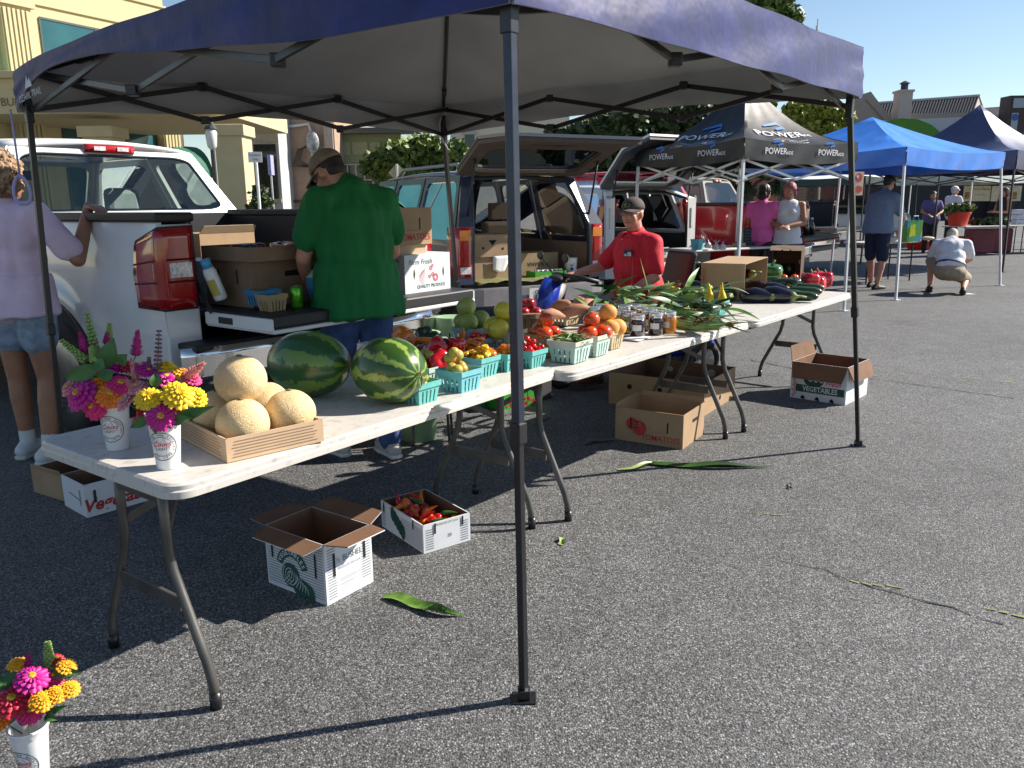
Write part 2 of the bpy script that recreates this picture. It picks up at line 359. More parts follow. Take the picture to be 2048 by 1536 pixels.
# cream building with its portico
D=Vector((math.cos(R(63)),math.sin(R(63)),0)); Nn=Vector((math.sin(R(63)),-math.cos(R(63)),0))   # along facade, outward (to viewer)
cb=T('cream_office_building','cream stucco office building with teal windows, columns and portico at far left','building',(-14.05,35.2,0))
cb.rotation_euler=(0,0,R(63)); # local x along facade (to the right end at 0), local -y outward
w_=MB(); w_.box(-24,0,0,0,14,10.1); w_.build('wall',cream,cb,bevel=.03)
w_=MB()
for z in (9.3,9.72,8.36): w_.box(-24.1,-.08,z,.08,.0,z+.07)
w_.box(-24.1,-.25,9.95,.12,14.1,10.25); w_.build('cornice',cream,cb)
for (x0,x1,z0,z1) in ((-11.5,-.2,0,7.5),):
    pass
for x0,pw_ in ((-7.0,1.05),(-.9,.85)):
    w_=MB(); w_.box(x0,-.35,0,x0+pw_,.0,8.1); w_.box(x0-.12,-.47,8.1,x0+pw_+.12,0,8.34)
    for i in range(6): w_.box(x0+.05+i*.16,-.40,0.2,x0+.15+i*.16,-.352,8.0)
    w_.build('pilaster',cream,cb,bevel=.01)
wf=M('frame_dark',(.03,.05,.05),.5)
for (x0,x1,z0,z1) in ((-5.45,-1.1,5.2,7.95),(-3.55,-1.0,.9,4.3),(-5.1,-4.4,.9,4.3),(-14,-8.6,4.9,9.0),(-14,-8.0,.9,3.9)):
    w_=MB(); w_.box(x0,-.02,z0,x1,.0,z1); k=w_.build('window',tealg,cb)
    w_=MB(); n_=max(1,int((x1-x0)/2))
    for i in range(n_+1): xx=x0+(x1-x0)*i/n_; w_.box(xx-.03,-.05,z0,xx+.03,-.022,z1)
    w_.box(x0,-.05,z1-.03,x1,-.022,z1+.04); w_.build('frame',wf,k)
# barrel awning over the right hand door
w_=MB(); w_.grid(8,2,lambda u,v:(-.6+1.4*v,-1.1*math.sin(u*math.pi/2)-.02,2.6+1.3*math.cos(u*math.pi/2))); w_.build('awning',dgreen,cb,solid=.04)
# portico
pt=MB(); P0=at(0,300,26.5); 
ax=-9.1; 
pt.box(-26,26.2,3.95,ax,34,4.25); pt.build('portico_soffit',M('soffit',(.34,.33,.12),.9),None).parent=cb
so_=cb.children[-1]; so_.matrix_parent_inverse=(Matrix.Translation(cb.location)@Matrix.Rotation(R(63),4,'Z')).inverted()
def child_world(o): o.parent=cb; o.matrix_parent_inverse=(Matrix.Translation(cb.location)@Matrix.Rotation(R(63),4,'Z')).inverted()
f_=MB(); f_.box(-26,26.0,4.26,ax+.1,34,5.3); f_.box(-26,25.85,5.3,ax+.25,34,5.5); o_=f_.build('portico_fascia',cream,None,bevel=.02); child_world(o_)
f_=MB(); f_.add([(-26,25.6,5.52),(-16.6,25.6,5.52),(-26,31,5.52),(-16.6,31,5.52),(-22,28.3,6.4),(-18.3,28.3,6.4)],[(0,1,5,4),(1,3,5),(3,2,4,5),(0,4,2)]); o_=f_.build('portico_roof',teal,None); child_world(o_)
f_=MB(); b0=at(5,205,25.98); put(f_,'BUILDING',.34,lambda a,b:(b0.x+a,25.98,b0.z+b),at=(.7,0)); o_=f_.build('lettering',M('letters_bronze',(.12,.10,.05),.6),None); child_world(o_)
for (pl,pr) in ((176,236),(436,494)):
    a=at(pl,400,26.6);b=at(pr,400,26.6); f_=MB(); f_.box(a.x+.05,26.6,0,b.x,27.6,3.96); f_.box(a.x-.05,26.5,3.6,b.x+.1,27.7,3.94); o_=f_.build('column',cream,None,bevel=.02); child_world(o_)
# grey / beige / sage row beyond
def bpx(x0,x1,ytop,Y,depth=6): a=at(x0,ytop,Y); b=at(x1,ytop,Y); return a.x,b.x,a.z
x0,x1,zt=bpx(470,545,120,36)
t=T('grey_building','pale grey building with arched dark window behind the pedestrian sign','building',(x0,36,0)); w_=MB(); w_.box(0,0,0,x1-x0,8,9); w_.build('wall',greya,t)
w_=MB(); w_.box(.5,-.03,1.7,1.45,.0,4.0); f=w_.build('window',darkg,t); w_=MB(); disc2(w_,(.98,4.05),.62,lambda a,b:(a,-.04,b),a0=0,a1=math.pi); w_.build('lintel',M('stone_tan',(.4,.36,.28),.9),t); w_=MB(); w_.box(.42,-.08,1.55,1.55,-.02,1.7); w_.build('sill',M('stone_tan',(.4,.36,.28),.9),t)
x0,x1,zt=bpx(552,660,120,38); t=T('beige_building','beige stucco building with electrical conduits and meter behind the man in green','building',(x0,38,0)); w_=MB(); w_.box(0,0,0,x1-x0,8,9); w_.build('wall',beige,t)
w_=MB(); w_.box(1.95,-.1,0,2.35,0,9); w_.build('brick_corner',brickp,t)
w_=MB(); w_.tube([(-.3,-.12,5.0),(.6,-.15,4.9),(1.3,-.15,5.0),(1.4,-.15,4.6),(1.4,-.15,1.3)],.07,8); w_.build('conduit',M('pipe_grey',(.5,.5,.5),.5,metal=.2),t,smooth=True)
w_=MB(); w_.tube([(1.5,-.15,3.6),(1.5,-.15,1.9),(1.35,-.15,1.6),(.3,-.15,1.6)],.06,8); w_.build('rusty_pipe',M('pipe_rust',(.16,.06,.04),.8),t,smooth=True)
w_=MB(); w_.ball((1.45,-.25,4.2),(.32,.18,.5),10,8)
w_.build('meter',M('meter_grey',(.25,.26,.27),.4,var=.5,scale=6),t,smooth=True)
w_=MB()
for i in range(6): a=.25+i*.12; w_.tube([(1.4,-.2,4.3-i*.06),(1.1-a*.4,-.25,3.9),(1.0-a*.6,-.25,3.4-i*.05),(1.35,-.2,3.1)],.018,5)
w_.build('cable',M('cable_black',(.02,.02,.02),.6),t)
w_=MB(); w_.box(-.7,-.5,.0,.15,-.1,2.9); w_.build('utility_cabinet',M('cab_white',(.5,.5,.5),.6),t)
x0,x1,zt=bpx(662,800,280,40); t=T('sage_shopfront','sage green panelled shopfront with dark multi pane windows behind the man in green','building',(x0,40,0)); w_=MB(); w_.box(0,0,0,x1-x0,9,4.7); w_.build('wall',greenp,t)
w_=MB()
for i in range(4): w_.box(.15+i*.85,-.05,3.75,.9+i*.85,0,4.35)
w_.build('panel',M('sage2',(.27,.3,.17),.7),t,bevel=.01); w_=MB(); w_.box(-.3,-.6,4.7,x1-x0+1,.4,4.95); w_.build('roof_edge',M('edge_dark',(.08,.09,.08),.7),t)
w_=MB(); w_.box(.3,-.04,.4,1.95,0,3.3); f=w_.build('window',darkg,t); w_=MB()
for i in range(5): w_.box(.3+i*.4,-.08,.4,.36+i*.4,-.045,3.3)
for i in range(5): w_.box(.3,-.08,.4+i*.72,1.95,-.045,.45+i*.72)
w_.build('frame',M('white_trim',(.5,.5,.47),.6),f)
w_=MB(); w_.box(2.0,-.12,0,2.7,0,3.5); w_.build('stone_pier',M('rubble',(.25,.2,.16),.9,var=.0,scale=5,col2=(.5,.46,.4),thr=(.45,.55)),t)
x0,x1,zt=bpx(900,1010,250,52); t=T('pale_far_building','pale cream building with narrow windows behind the street tree','building',(x0,52,0)); w_=MB(); w_.box(0,0,0,x1-x0+4,9,8.5); w_.build('wall',M('pale',(.6,.56,.47),.9),t)
w_=MB(); w_.box(.9,-.05,2.5,1.5,0,5.6); w_.build('window',darkg,t); w_=MB(); w_.box(.75,-.1,5.6,1.65,0,5.8); w_.build('lintel',greya,t)
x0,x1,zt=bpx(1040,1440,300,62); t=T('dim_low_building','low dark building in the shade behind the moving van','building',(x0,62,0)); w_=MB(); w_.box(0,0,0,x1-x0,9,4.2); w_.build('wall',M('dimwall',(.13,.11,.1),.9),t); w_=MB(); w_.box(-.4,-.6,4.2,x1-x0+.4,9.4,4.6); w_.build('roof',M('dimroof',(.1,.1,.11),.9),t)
x0,x1,zt=bpx(1435,1560,300,48); t=T('brick_shop','red brick shop wall behind the pickups','building',(x0,48,0)); w_=MB(); w_.box(0,0,0,x1-x0,8,3.6); w_.build('wall',M('brick_flat',(.4,.17,.11),.9,var=.15,scale=20),t); w_=MB(); w_.box(-.2,-.2,3.6,x1-x0+.2,8.2,3.8); w_.build('coping',greya,t)
x0,x1,zt=bpx(1500,1545,-30,75); t=T('brick_tower','tall brick chimney tower behind the tall tree','tower',(x0,75,0)); w_=MB(); w_.box(0,0,0,2.2,2.2,23); w_.build('shaft',brick,t); w_=MB(); w_.box(-.15,-.15,22.2,2.35,2.35,22.7); w_.build('band',brickp,t)
x0,x1,zt=bpx(1625,1705,208,60); t=T('brick_building_end','brick building end with dark window above the yellow green tree','building',(x0,60,0)); w_=MB(); w_.box(0,0,0,x1-x0+.3,10,zt); w_.build('wall',brick,t)
w_=MB(); w_.box(.35,-.05,zt-1.4,1.3,0,zt-.3); w_.build('window',darkg,t)
# grey gabled complex at right
rg=M('roof_metal_grey',(.05,.055,.065),.8,spec=.1,var=.1,scale=2); stg=M('stucco_greybrown',(.24,.22,.20),.9,var=.04); stl=M('stucco_light',(.34,.32,.30),.9)
t=T('gabled_building','long grey building with ribbed metal gable roofs and chimney behind the tents','building',(at(1705,300,70).x,70,0))
s70=70/F_PX; X=lambda px:(px-1705)*s70; Z=lambda py:CAMH+(399-py)*s70
w_=MB(); w_.box(X(1650),1,0,X(1975),12,Z(238)); w_.build('wall',stg,t)
Q=lambda px,py,dy,Y0=70,x0=None:(lambda p:(p.x-(at(1705,300,70).x if x0 is None else x0),dy,p.z))(at(px,py,Y0+dy))
w_=MB(); w_.grid(47,6,lambda u,v:Vector(Q(1680,243,1)).lerp(Vector(Q(1935,252,1)),u).lerp(Vector(Q(1690,212,6)).lerp(Vector(Q(1957,192,6)),u),v))
for i in range(47):
    u=i/46; a=Vector(Q(1680,243,1)).lerp(Vector(Q(1935,252,1)),u); b=Vector(Q(1690,212,6)).lerp(Vector(Q(1957,192,6)),u); w_.beam(a+Vector((0,-.03,.03)),b+Vector((0,-.03,.03)),.07,.1)
w_.build('roof',rg,t)
w_=MB(); w_.add([Q(1936,253,.95),Q(1958,191,5.9),Q(1976,250,9.5)],[(0,1,2)]); w_.build('gable_end',stl,t)
w_=MB(); w_.beam(Q(1957,191,5.8),Q(1977,250,9.4),.25,.2); w_.beam(Q(1688,211,5.9),Q(1957,191,5.9),.2,.2); w_.build('roof_trim',M('trim_pale',(.45,.45,.45),.7),t)
w_=MB(); w_.prism([(X(1695),Z(262)),(X(1731),Z(200)),(X(1785),Z(262))],.0,3,lambda a,b,h:(a,h,b)); w_.build('front_gable',stg,t)
w_=MB(); w_.add([Q(1731,198,-.1),Q(1786,262,-.1),Q(1793,244,4),Q(1742,203,4)],[(0,1,2,3)]); w_.build('front_gable_roof',M('roof_tan',(.14,.14,.11),.6),t)
w_=MB(); w_.box(X(1781),-.6,0,X(1805),.6,Z(200)); w_.box(X(1779),-.7,Z(203),X(1807),.7,Z(199)); k=w_.build('chimney',stl,t); w_=MB(); w_.lathe([(.3,0),(.3,.5),(.45,.55),(.1,.75)],8,(X(1794),0,Z(199))); w_.build('flue',rg,k)
t=T('second_gabled_building','smaller grey gabled building at the far right edge behind the dark sign tower','building',(at(1960,300,78).x,78,0)); s78=78/F_PX; X8=lambda px:(px-1960)*s78; Z8=lambda py:CAMH+(396-py)*s78
w_=MB(); w_.box(X8(1960),0,0,X8(2032),8,Z8(240)); w_.build('wall',stl,t); w_=MB(); x8=at(1960,300,78).x; Q8=lambda a,b,c:Q(a,b,c,78,x8); w_.add([Q8(1955,242,-.1),Q8(2018,244,-.1),Q8(2031,211,4),Q8(1962,216,4)],[(0,1,2,3)]); w_.build('roof',rg,t); w_=MB(); w_.add([Q8(2018,245,-.12),Q8(2031,210,3.9),Q8(2037,245,7)],[(0,1,2)]); w_.build('gable_end',stg,t)
Y=55; s=Y/F_PX; t=T('low_flat_shop','low pale grey flat roofed shop with green curved wall behind the tents','building',(at(1740,300,Y).x,Y,0)); Xs=lambda px:(px-1740)*s; Zs=lambda py:CAMH+(398-py)*s
w_=MB(); w_.add([(Xs(1740),0,Zs(290)),(Xs(2300),0,Zs(290)),(Xs(2300),0,Zs(236)),(Xs(1740),0,Zs(252)),(Xs(1740),9,Zs(290)),(Xs(2300),9,Zs(290)),(Xs(2300),9,Zs(236)),(Xs(1740),9,Zs(252))],[(0,1,2,3),(7,6,5,4),(3,2,6,7),(0,3,7,4),(1,5,6,2)])
w_.build('fascia',M('panel_bluegrey',(.38,.40,.46),.8,var=.03),t)
w_=MB(); w_.box(Xs(1740),.2,0,Xs(2300),9,Zs(290)); w_.build('wall',M('shop_dark',(.025,.025,.03),.7),t)
w_=MB(); w_.prism([(Xs(1735),Zs(290)),(Xs(1745),Zs(256)),(Xs(1790),Zs(249)),(Xs(1822),Zs(251)),(Xs(1850),Zs(262)),(Xs(1872),Zs(280)),(Xs(1880),Zs(290))],-.35,-.03,lambda a,b,h:(a,h,b)); w_.build('green_curve',M('green_panel',(.06,.2,.02),.7),t)
w_=MB(); w_.box(Xs(1978),-1.2,0,Xs(2011),-.1,Zs(213)); k=w_.build('sign_tower',M('tower_dark',(.05,.035,.035),.7),t); w_=MB(); w_.box(Xs(1984),-1.25,Zs(235),Xs(2004),-1.2,Zs(218)); w_.box(Xs(1984),-1.25,Zs(298),Xs(1996),-1.2,Zs(244)); w_.build('sign_panel',M('panel_pale',(.3,.36,.42),.6),k)
w_=MB(); disc2(w_,((Xs(1984)+Xs(1996))/2,Zs(252)),.22,lambda a,b:(a,-1.26,b)); w_.build('sign_disc',M('blue_disc',(.03,.1,.35),.6),k)
# antenna, signs, lamp
def pole(name,label,cat,px,Y,z1,r,mat): 
    b=at(px,400,Y); b.z=0; t=T(name,label,cat,b); m=MB(); m.tube([(0,0,0),(0,0,z1)],r,8); m.build('pole',mat,t); return t
galv=M('galvanised',(.5,.51,.52),.45,metal=.5,var=.08)
t=pole('antenna','thin antenna mast standing above the gabled roofs','antenna',1611,62,at(1614,38,62).z,.05,galv)
m=MB(); m.tube([(0,0,at(1614,60,62).z),(0,0,at(1614,52,62).z)],.11,6); m.build('mast_tip',galv,t)
t=pole('pedestrian_sign','white sign reading Pedestrians Only on a white post behind the pickup','sign',518,24,at(516,305,24).z,.045,M('post_white',(.7,.7,.7),.5))
z0=at(516,325,24).z; z1=at(516,304,24).z; m=MB(); m.prism([(-.2,z0),(.2,z0),(.2,z1),(-.2,z1)],-.06,-.05,lambda a,b,h:(a,h,b)); m.build('panel',M('sign_white',(.75,.75,.75),.5),t,bevel=.01)
m=MB(); zz=(z0+z1)/2; put(m,'Pedestrians',.075,lambda a,b:(a,-.065,b),at=(0,zz+.06)); put(m,'Only',.085,lambda a,b:(a,-.065,b),at=(0,zz-.06)); m.build('lettering',M('ink_black',(.02,.02,.02),.7),t)
t=pole('diamond_sign','yellow diamond road sign seen from its pale back beside the street tree','sign',796,30,at(796,328,30).z,.05,galv); zc=at(796,345,30).z; m=MB(); m.prism([(-.32,zc),(0,zc-.32),(.32,zc),(0,zc+.32)],.05,.07,lambda a,b,h:(a,h,b)); m.build('panel',M('sign_back',(.42,.40,.22),.6),t)
t=pole('narrow_purple_sign','narrow pale purple sign on thin post beside the grey building','sign',546,25,at(541,310,25).z,.03,galv); za,zb=at(541,350,25).z,at(541,310,25).z; m=MB(); m.box(-.05,-.12,za,.05,.2,zb); m.build('panel',M('sign_purple',(.3,.3,.5),.6),t)
t=pole('street_lamp','dark post street lamp with pale lantern beside the portico column','street lamp',434,25,at(432,300,25).z,.07,M('post_dark',(.03,.03,.03),.5)); z=at(432,300,25).z
m=MB(); m.lathe([(.06,0),(.14,.1),(.18,.5),(.12,.62)],10,(0,0,z)); m.build('lantern',M('lantern_pale',(.6,.6,.58),.3),t,smooth=True); m=MB(); m.lathe([(.2,.6),(.1,.75),(.03,.95)],10,(0,0,z)); m.build('cap',M('post_dark',(0,0,0)),t)
# ================= the blue canopy
navy=M('canopy_navy',(.010,.014,.11),.5,var=.3,scale=6,bump=.9,spec=.35); navy.node_tree.nodes['Principled BSDF'].inputs['Sheen Weight'].default_value=.12; navy.node_tree.nodes['Principled BSDF'].inputs['Sheen Roughness'].default_value=.35; lin=M('canopy_lining',(.40,.41,.43),.7,var=.10,scale=3,bump=.5)
blk=M('frame_black',(.012,.012,.014),.35,var=.1,spec=.5); steelp=M('leg_bluegrey',(.020,.026,.045),.32,metal=.3,var=.25,scale=25,spec=.6); alu=M('alu',(.55,.57,.58),.35,metal=.7,var=.06)
HT=1.91
fF,fR=G(1048,1398),G(1716,892); side=(fR-fF).length; dr=(fR-fF)/side; dl=Vector((-dr.y,dr.x,0))
feet=dict(F=fF,R=fR,L=fF+dl*side,B=fF+dl*side+dr*side)
tops=dict(F=G(1018,0,HT),R=G(1700,205,HT),L=G(56,212,HT),B=G(888,266,HT))
cen=sum(tops.values(),Vector())/4; apex=Vector((cen.x,cen.y,2.80)); EZ=2.15; EZc=dict(L=2.07,R=2.18,F=2.15,B=2.10)
ctn=T('pop_up_canopy','large navy blue pop up canopy with black frame sheltering the produce tables','canopy',(feet['F'].x,feet['F'].y,0)); off=-ctn.location
def loc(m): m.X=Matrix.Translation(off); return m
order='FRBL'
# fabric: four roof triangles with sag + valances
def roofpt(a,b,u,v,d=0):
    # u along eave, v up to apex
    A=tops[a].copy();B=tops[b].copy(); A.z=EZc[a]; B.z=EZc[b]
    e=A.lerp(B,u); p=e.lerp(apex,v)
    p.z-= (.22*v*(1-v)*1.2 + (.03*math.sin(math.pi*u) if a=='F' else (-.03*math.sin(math.pi*u**.45)**2 if a=='L' else 0))*(1-v)) 
    p.z+=.004*math.sin(u*23+v*9)*(1-v)*math.sin(math.pi*u)
    out=(e-cen); out.z=0; p+=norm(out)*.05*(1-v)
    p.z-=d; return p
m=loc(MB()); ml=loc(MB())
for a,b in zip(order,order[1:]+order[0]):
    m.grid(25,14,lambda u,v:roofpt(a,b,u,v)); ml.grid(25,14,lambda u,v:roofpt(a,b,u,v,.012))
canopy_=m.build('roof_fabric',navy,ctn,smooth=True)
ml.build('roof_lining',lin,ctn,smooth=True)
m=loc(MB());m2=loc(MB())
for a,b in zip(order,order[1:]+order[0]):
    A=tops[a];B=tops[b]; n_=norm(Vector((A.x+B.x,A.y+B.y,0))/2-Vector((cen.x,cen.y,0)))
    def vf(u,v,o=0,a=a,b=b,n_=n_):
        p=roofpt(a,b,u,0); drop=(({'F':.26,'R':.25,'B':.2,'L':.19}[a]*(1-u)+{'F':.26,'R':.25,'B':.2,'L':.19}[b]*u)-(.03*math.sin(math.pi*u)**.7 if a=='F' else (.13*math.sin(math.pi*u**.45)**2 if a=='L' else .05*math.sin(math.pi*u))))
        t=abs(2*u-1)**6
        p.z=p.z*(1)-drop*v; wv=.006*math.sin(u*17+v*5)*math.sin(v*2.4)+.004*math.sin(v*16+u*6)*t
        p+=n_*(wv+.012*v-o); return p
    m.grid(49,10,vf); m2.grid(49,10,lambda u,v:vf(u,v,.008))
m.build('valance',navy,ctn,smooth=True); m2.build('valance_lining',lin,ctn,smooth=True)
# white logo on the left valance: small peak and letters
def onval(a,b,u,v,o=.02):
    A=tops[a];B=tops[b]; n_=norm(Vector((A.x+B.x,A.y+B.y,0))/2-Vector((cen.x,cen.y,0))); p=roofpt(a,b,u,0); p.z-=.285*v; return p+n_*o
q=loc(MB()); eL=(tops['F']-tops['L']).length
fx=lambda a,b: onval('L','F',(.18+a)/eL,.55-b/.285)
shape(q,[(.0,.035),(.03,.09),(.045,.06),(.06,.075),(.09,.035)],fx); put(q,'OZARK TRAIL',.045,fx,at=(.045,0)); q.build('logo',M('logo_white',(.6,.6,.65),.6),ctn)
# legs
for k in order:
    a=feet[k];b=tops[k]; up=b+(b-a)*.06
    m=loc(MB()); mid=a.lerp(b,.42)
    dx=norm((feet['R']-feet['F'])); 
    m.beam(mid-(b-a)*.01,up,.027,.027,up=dx); m.build('leg_upper',steelp if k=='F' else blk,ctn,bevel=.003)
    m=loc(MB()); m.beam(a+Vector((0,0,.004)),mid,.022,.022,up=dx); m.build('leg_lower',blk,ctn,bevel=.003)
    m=loc(MB()); d_=norm(b-a); m.beam(mid-d_*.03,mid+d_*.03,.036,.036,up=dx); c_=m.build('leg_collar',blk,ctn,bevel=.004)
    m=loc(MB()); m.box(a.x-.036,a.y-.030,.001,a.x+.036,a.y+.030,.006); m.box(a.x-.018,a.y-.018,.006,a.x+.018,a.y+.018,.035); m.build('foot_plate',blk,ctn,bevel=.003)
    m=loc(MB()); m.beam(b+Vector((0,0,-.08)),b+Vector((0,0,.03)),.036,.036,up=dx); m.build('slider',blk,ctn,bevel=.004)
bolt=M('bolt',(.6,.6,.6),.3,metal=.8)
for a,b in zip(order,order[1:]+order[0]):
    A=tops[a];B=tops[b]; inn=norm(cen-(A+B)/2)*.02; zt,zb=2.07,1.89
    for i in range(3):
        for s_ in (0,1):
            p=A.lerp(B,i/3)+inn*1.5; q=A.lerp(B,(i+1)/3)+inn; p.z=zt if s_ else zb; q.z=zb if s_ else zt
            if i%2: p.z,q.z=(zb,zt) if s_ else (zt,zb)
            o=norm(cen-(A+B)/2)*(.012*(1 if s_ else -1)); m=loc(MB()); m.beam(p+o,q+o,.014,.026); m.build('scissor_bar',M('bar_grey',(.05,.05,.055),.35,metal=.4) if (a,b)==('L','F') else blk,ctn,bevel=.002)
    for i in range(1,3):
        for z in (zt,zb): m=loc(MB()); p=A.lerp(B,i/3)+inn*1.5; p.z=z; m.box(p.x-.022,p.y-.022,z-.022,p.x+.022,p.y+.022,z+.022); m.build('joint',blk,ctn,bevel=.004)
for k in order:
    nx_={'F':'R','R':'B','B':'L','L':'F'}[k]; pts=[roofpt(k,nx_,0,v_)-Vector((0,0,.03)) for v_ in (.02,.25,.5,.75,.99)]
    m=loc(MB()); m.tube(pts,.011,6); m.build('roof_rod',blk,ctn,smooth=True); m=loc(MB()); m.beam(pts[0].lerp(pts[1],.55),pts[0].lerp(pts[1],.75),.03,.03); m.build('rod_hinge',blk,ctn)
cordm=M('cord_white',(.45,.45,.45),.8)
m=MB(); b=tops['B']; pts=[b+Vector((.03*math.cos(t)*(1+t*.03)+.03,-.03,.17+.05*math.sin(t*1.1))) for t in [i*.5 for i in range(34)]]; m.tube(pts,.004,5); m.tube([b+Vector((0,-.04,.15)),b+Vector((-.03,-.04,.05)),b+Vector((-.02,-.04,-.03)),b+Vector((.03,-.04,-.12))],.006,5)
m.build('tied_cord',cordm,smooth=True,label='knotted white cord tied around the rear corner of the blue canopy frame',cat='cord')
m=MB(); b=tops['L']; l0=b+Vector((-.06,-.05,-.02)); m.tube([l0,l0+Vector((0,0,-.33))],.005,5); 
for sx in (-1,1): 
    m.tube([l0+Vector((sx*.035*math.sin(t)*1.2+sx*.03*0,0,-.38+.07*math.cos(t)-.02*abs(math.sin(t)))) for t in [i*math.pi/8 for i in range(17)]],.008,6)
m.build('hanging_ribbon',M('ribbon_lilac',(.4,.36,.62),.6),smooth=True,label='lilac ribbon loop hanging from the left corner of the blue canopy',cat='ribbon')
# ================= folding tables
tabm=M('table_top',(.56,.53,.49),.42,var=0,scale=26,col2=(.30,.27,.24),detail=9,thr=(.54,.86),bump=.12,stretch=(1,1.5,1)); 
legm=M('table_leg',(.10,.095,.088),.38,metal=.4,var=.35,scale=7)
TL,TW,TH=1.86,.77,.722
def rrect(L,W,r,n=6,ins=0):
    pts=[]
    for cx,cy,a0 in ((L-r,r,-90),(L-r,W-r,0),(r,W-r,90),(r,r,180)):
        for i in range(n+1):
            a=R(a0+90*i/n); pts.append((cx+(r-ins)*math.cos(a),cy+(r-ins)*math.sin(a)))
    return pts
def make_table(x,y,ang,label,name='folding_table',tm=tabm,L=TL,W=TW,group='white folding tables in a row under the blue canopy',zoff=0):
    t=T(name,label,'table',(x,y,zoff),ang,group=group); m=MB(); lv=[(TH-.045,.012),(TH-.04,.0),(TH-.022,0),(TH-.018,.004),(TH-.006,.004),(TH,.012)]
    rings=[rrect(L,W,.07,6,i) for z,i in lv]; vs=[];fs=[]; n=len(rings[0])
    for (z,_),rg_ in zip(lv,rings): vs+=[(a,b,z) for a,b in rg_]
    for i in range(len(lv)-1):
        for k in range(n): a=i*n+k;b=i*n+(k+1)%n; fs.append((a,b,b+n,a+n))
    fs.append(tuple(range(n-1,-1,-1))); fs.append(tuple(range((len(lv)-1)*n,len(lv)*n))); m.add(vs,fs); m.build('tabletop',tm,t,angle=28)
    for e in (0,1):
        xe=lambda d:(d if not e else L-d)
        for s_ in (0,1):
            yy=lambda d:(d if not s_ else W-d)
            m=MB(); P=[(xe(.11),yy(.25+.03*s_),TH-.05),(xe(.11),yy(.25+.03*s_),.52),(xe(.11),yy(.25+.03*s_),.45),(xe(.11),yy(.235+.03*s_),.39),(xe(.11),yy(.205+.03*s_),.33),(xe(.11),yy(.155+.03*s_),.23),(xe(.11),yy(.105+.03*s_),.13),(xe(.11),yy(.09+.03*s_),.08),(xe(.11),yy(.085+.03*s_),.02)]
            m.tube(P,.0145,10); lg=m.build('leg',legm,t,smooth=True); m=MB(); m.tube([(P[-1][0],P[-1][1],.0),(P[-1][0],P[-1][1],.05)],.017,10); m.build('foot_cap',blk,lg,smooth=True)
        m=MB(); m.beam((xe(.11),.21,.29),(xe(.11),W-.23,.29),.012,.045); m.build('crossbar',legm,t,bevel=.002)
        m=MB(); m.beam((xe(.11),.25,.60),(xe(.11),W-.28,.60),.012,.022); m.build('upper_crossbar',legm,t,bevel=.002)
        m=MB(); m.beam((xe(.11),.25,.48),(xe(.24),W/2,.575),.008,.025); m.beam((xe(.11),W-.28,.48),(xe(.24),W/2,.575),.008,.025); m.beam((xe(.24),W/2,.575),(xe(.55),W/2,TH-.055),.012,.028); m.build('folding_brace',legm,t,bevel=.002)
        m=MB(); m.tube([(xe(.24),W/2+.03*math.cos(a),.575+.03*math.sin(a)) for a in [i*math.pi/6 for i in range(13)]],.003,5,cap=False); m.build('lock_ring',galv,t,smooth=True)
    m=MB(); m.box(.05,.05,TH-.06,L-.05,.07,TH-.045); m.box(.05,W-.07,TH-.06,L-.05,W-.05,TH-.045); m.build('apron_rail',legm,t)
    return t
K=1.0265
make_table(-.8407*K,1.8672*K,.9366,'worn white folding table nearest the camera holding melons and cups of flowers',L=1.82)
make_table(.1898*K+.05,3.1452*K+.06,.8773,'middle white folding table holding jars, tomatoes and sweet corn',zoff=-.004)
make_table(1.3513*K+.06,4.5027*K+.07,.8856,'farthest white folding table holding eggplants and peppers',zoff=-.001)
T1=Matrix.Translation((-.8407*K,1.8672*K,TH))@Matrix.Rotation(.9366,4,'Z')
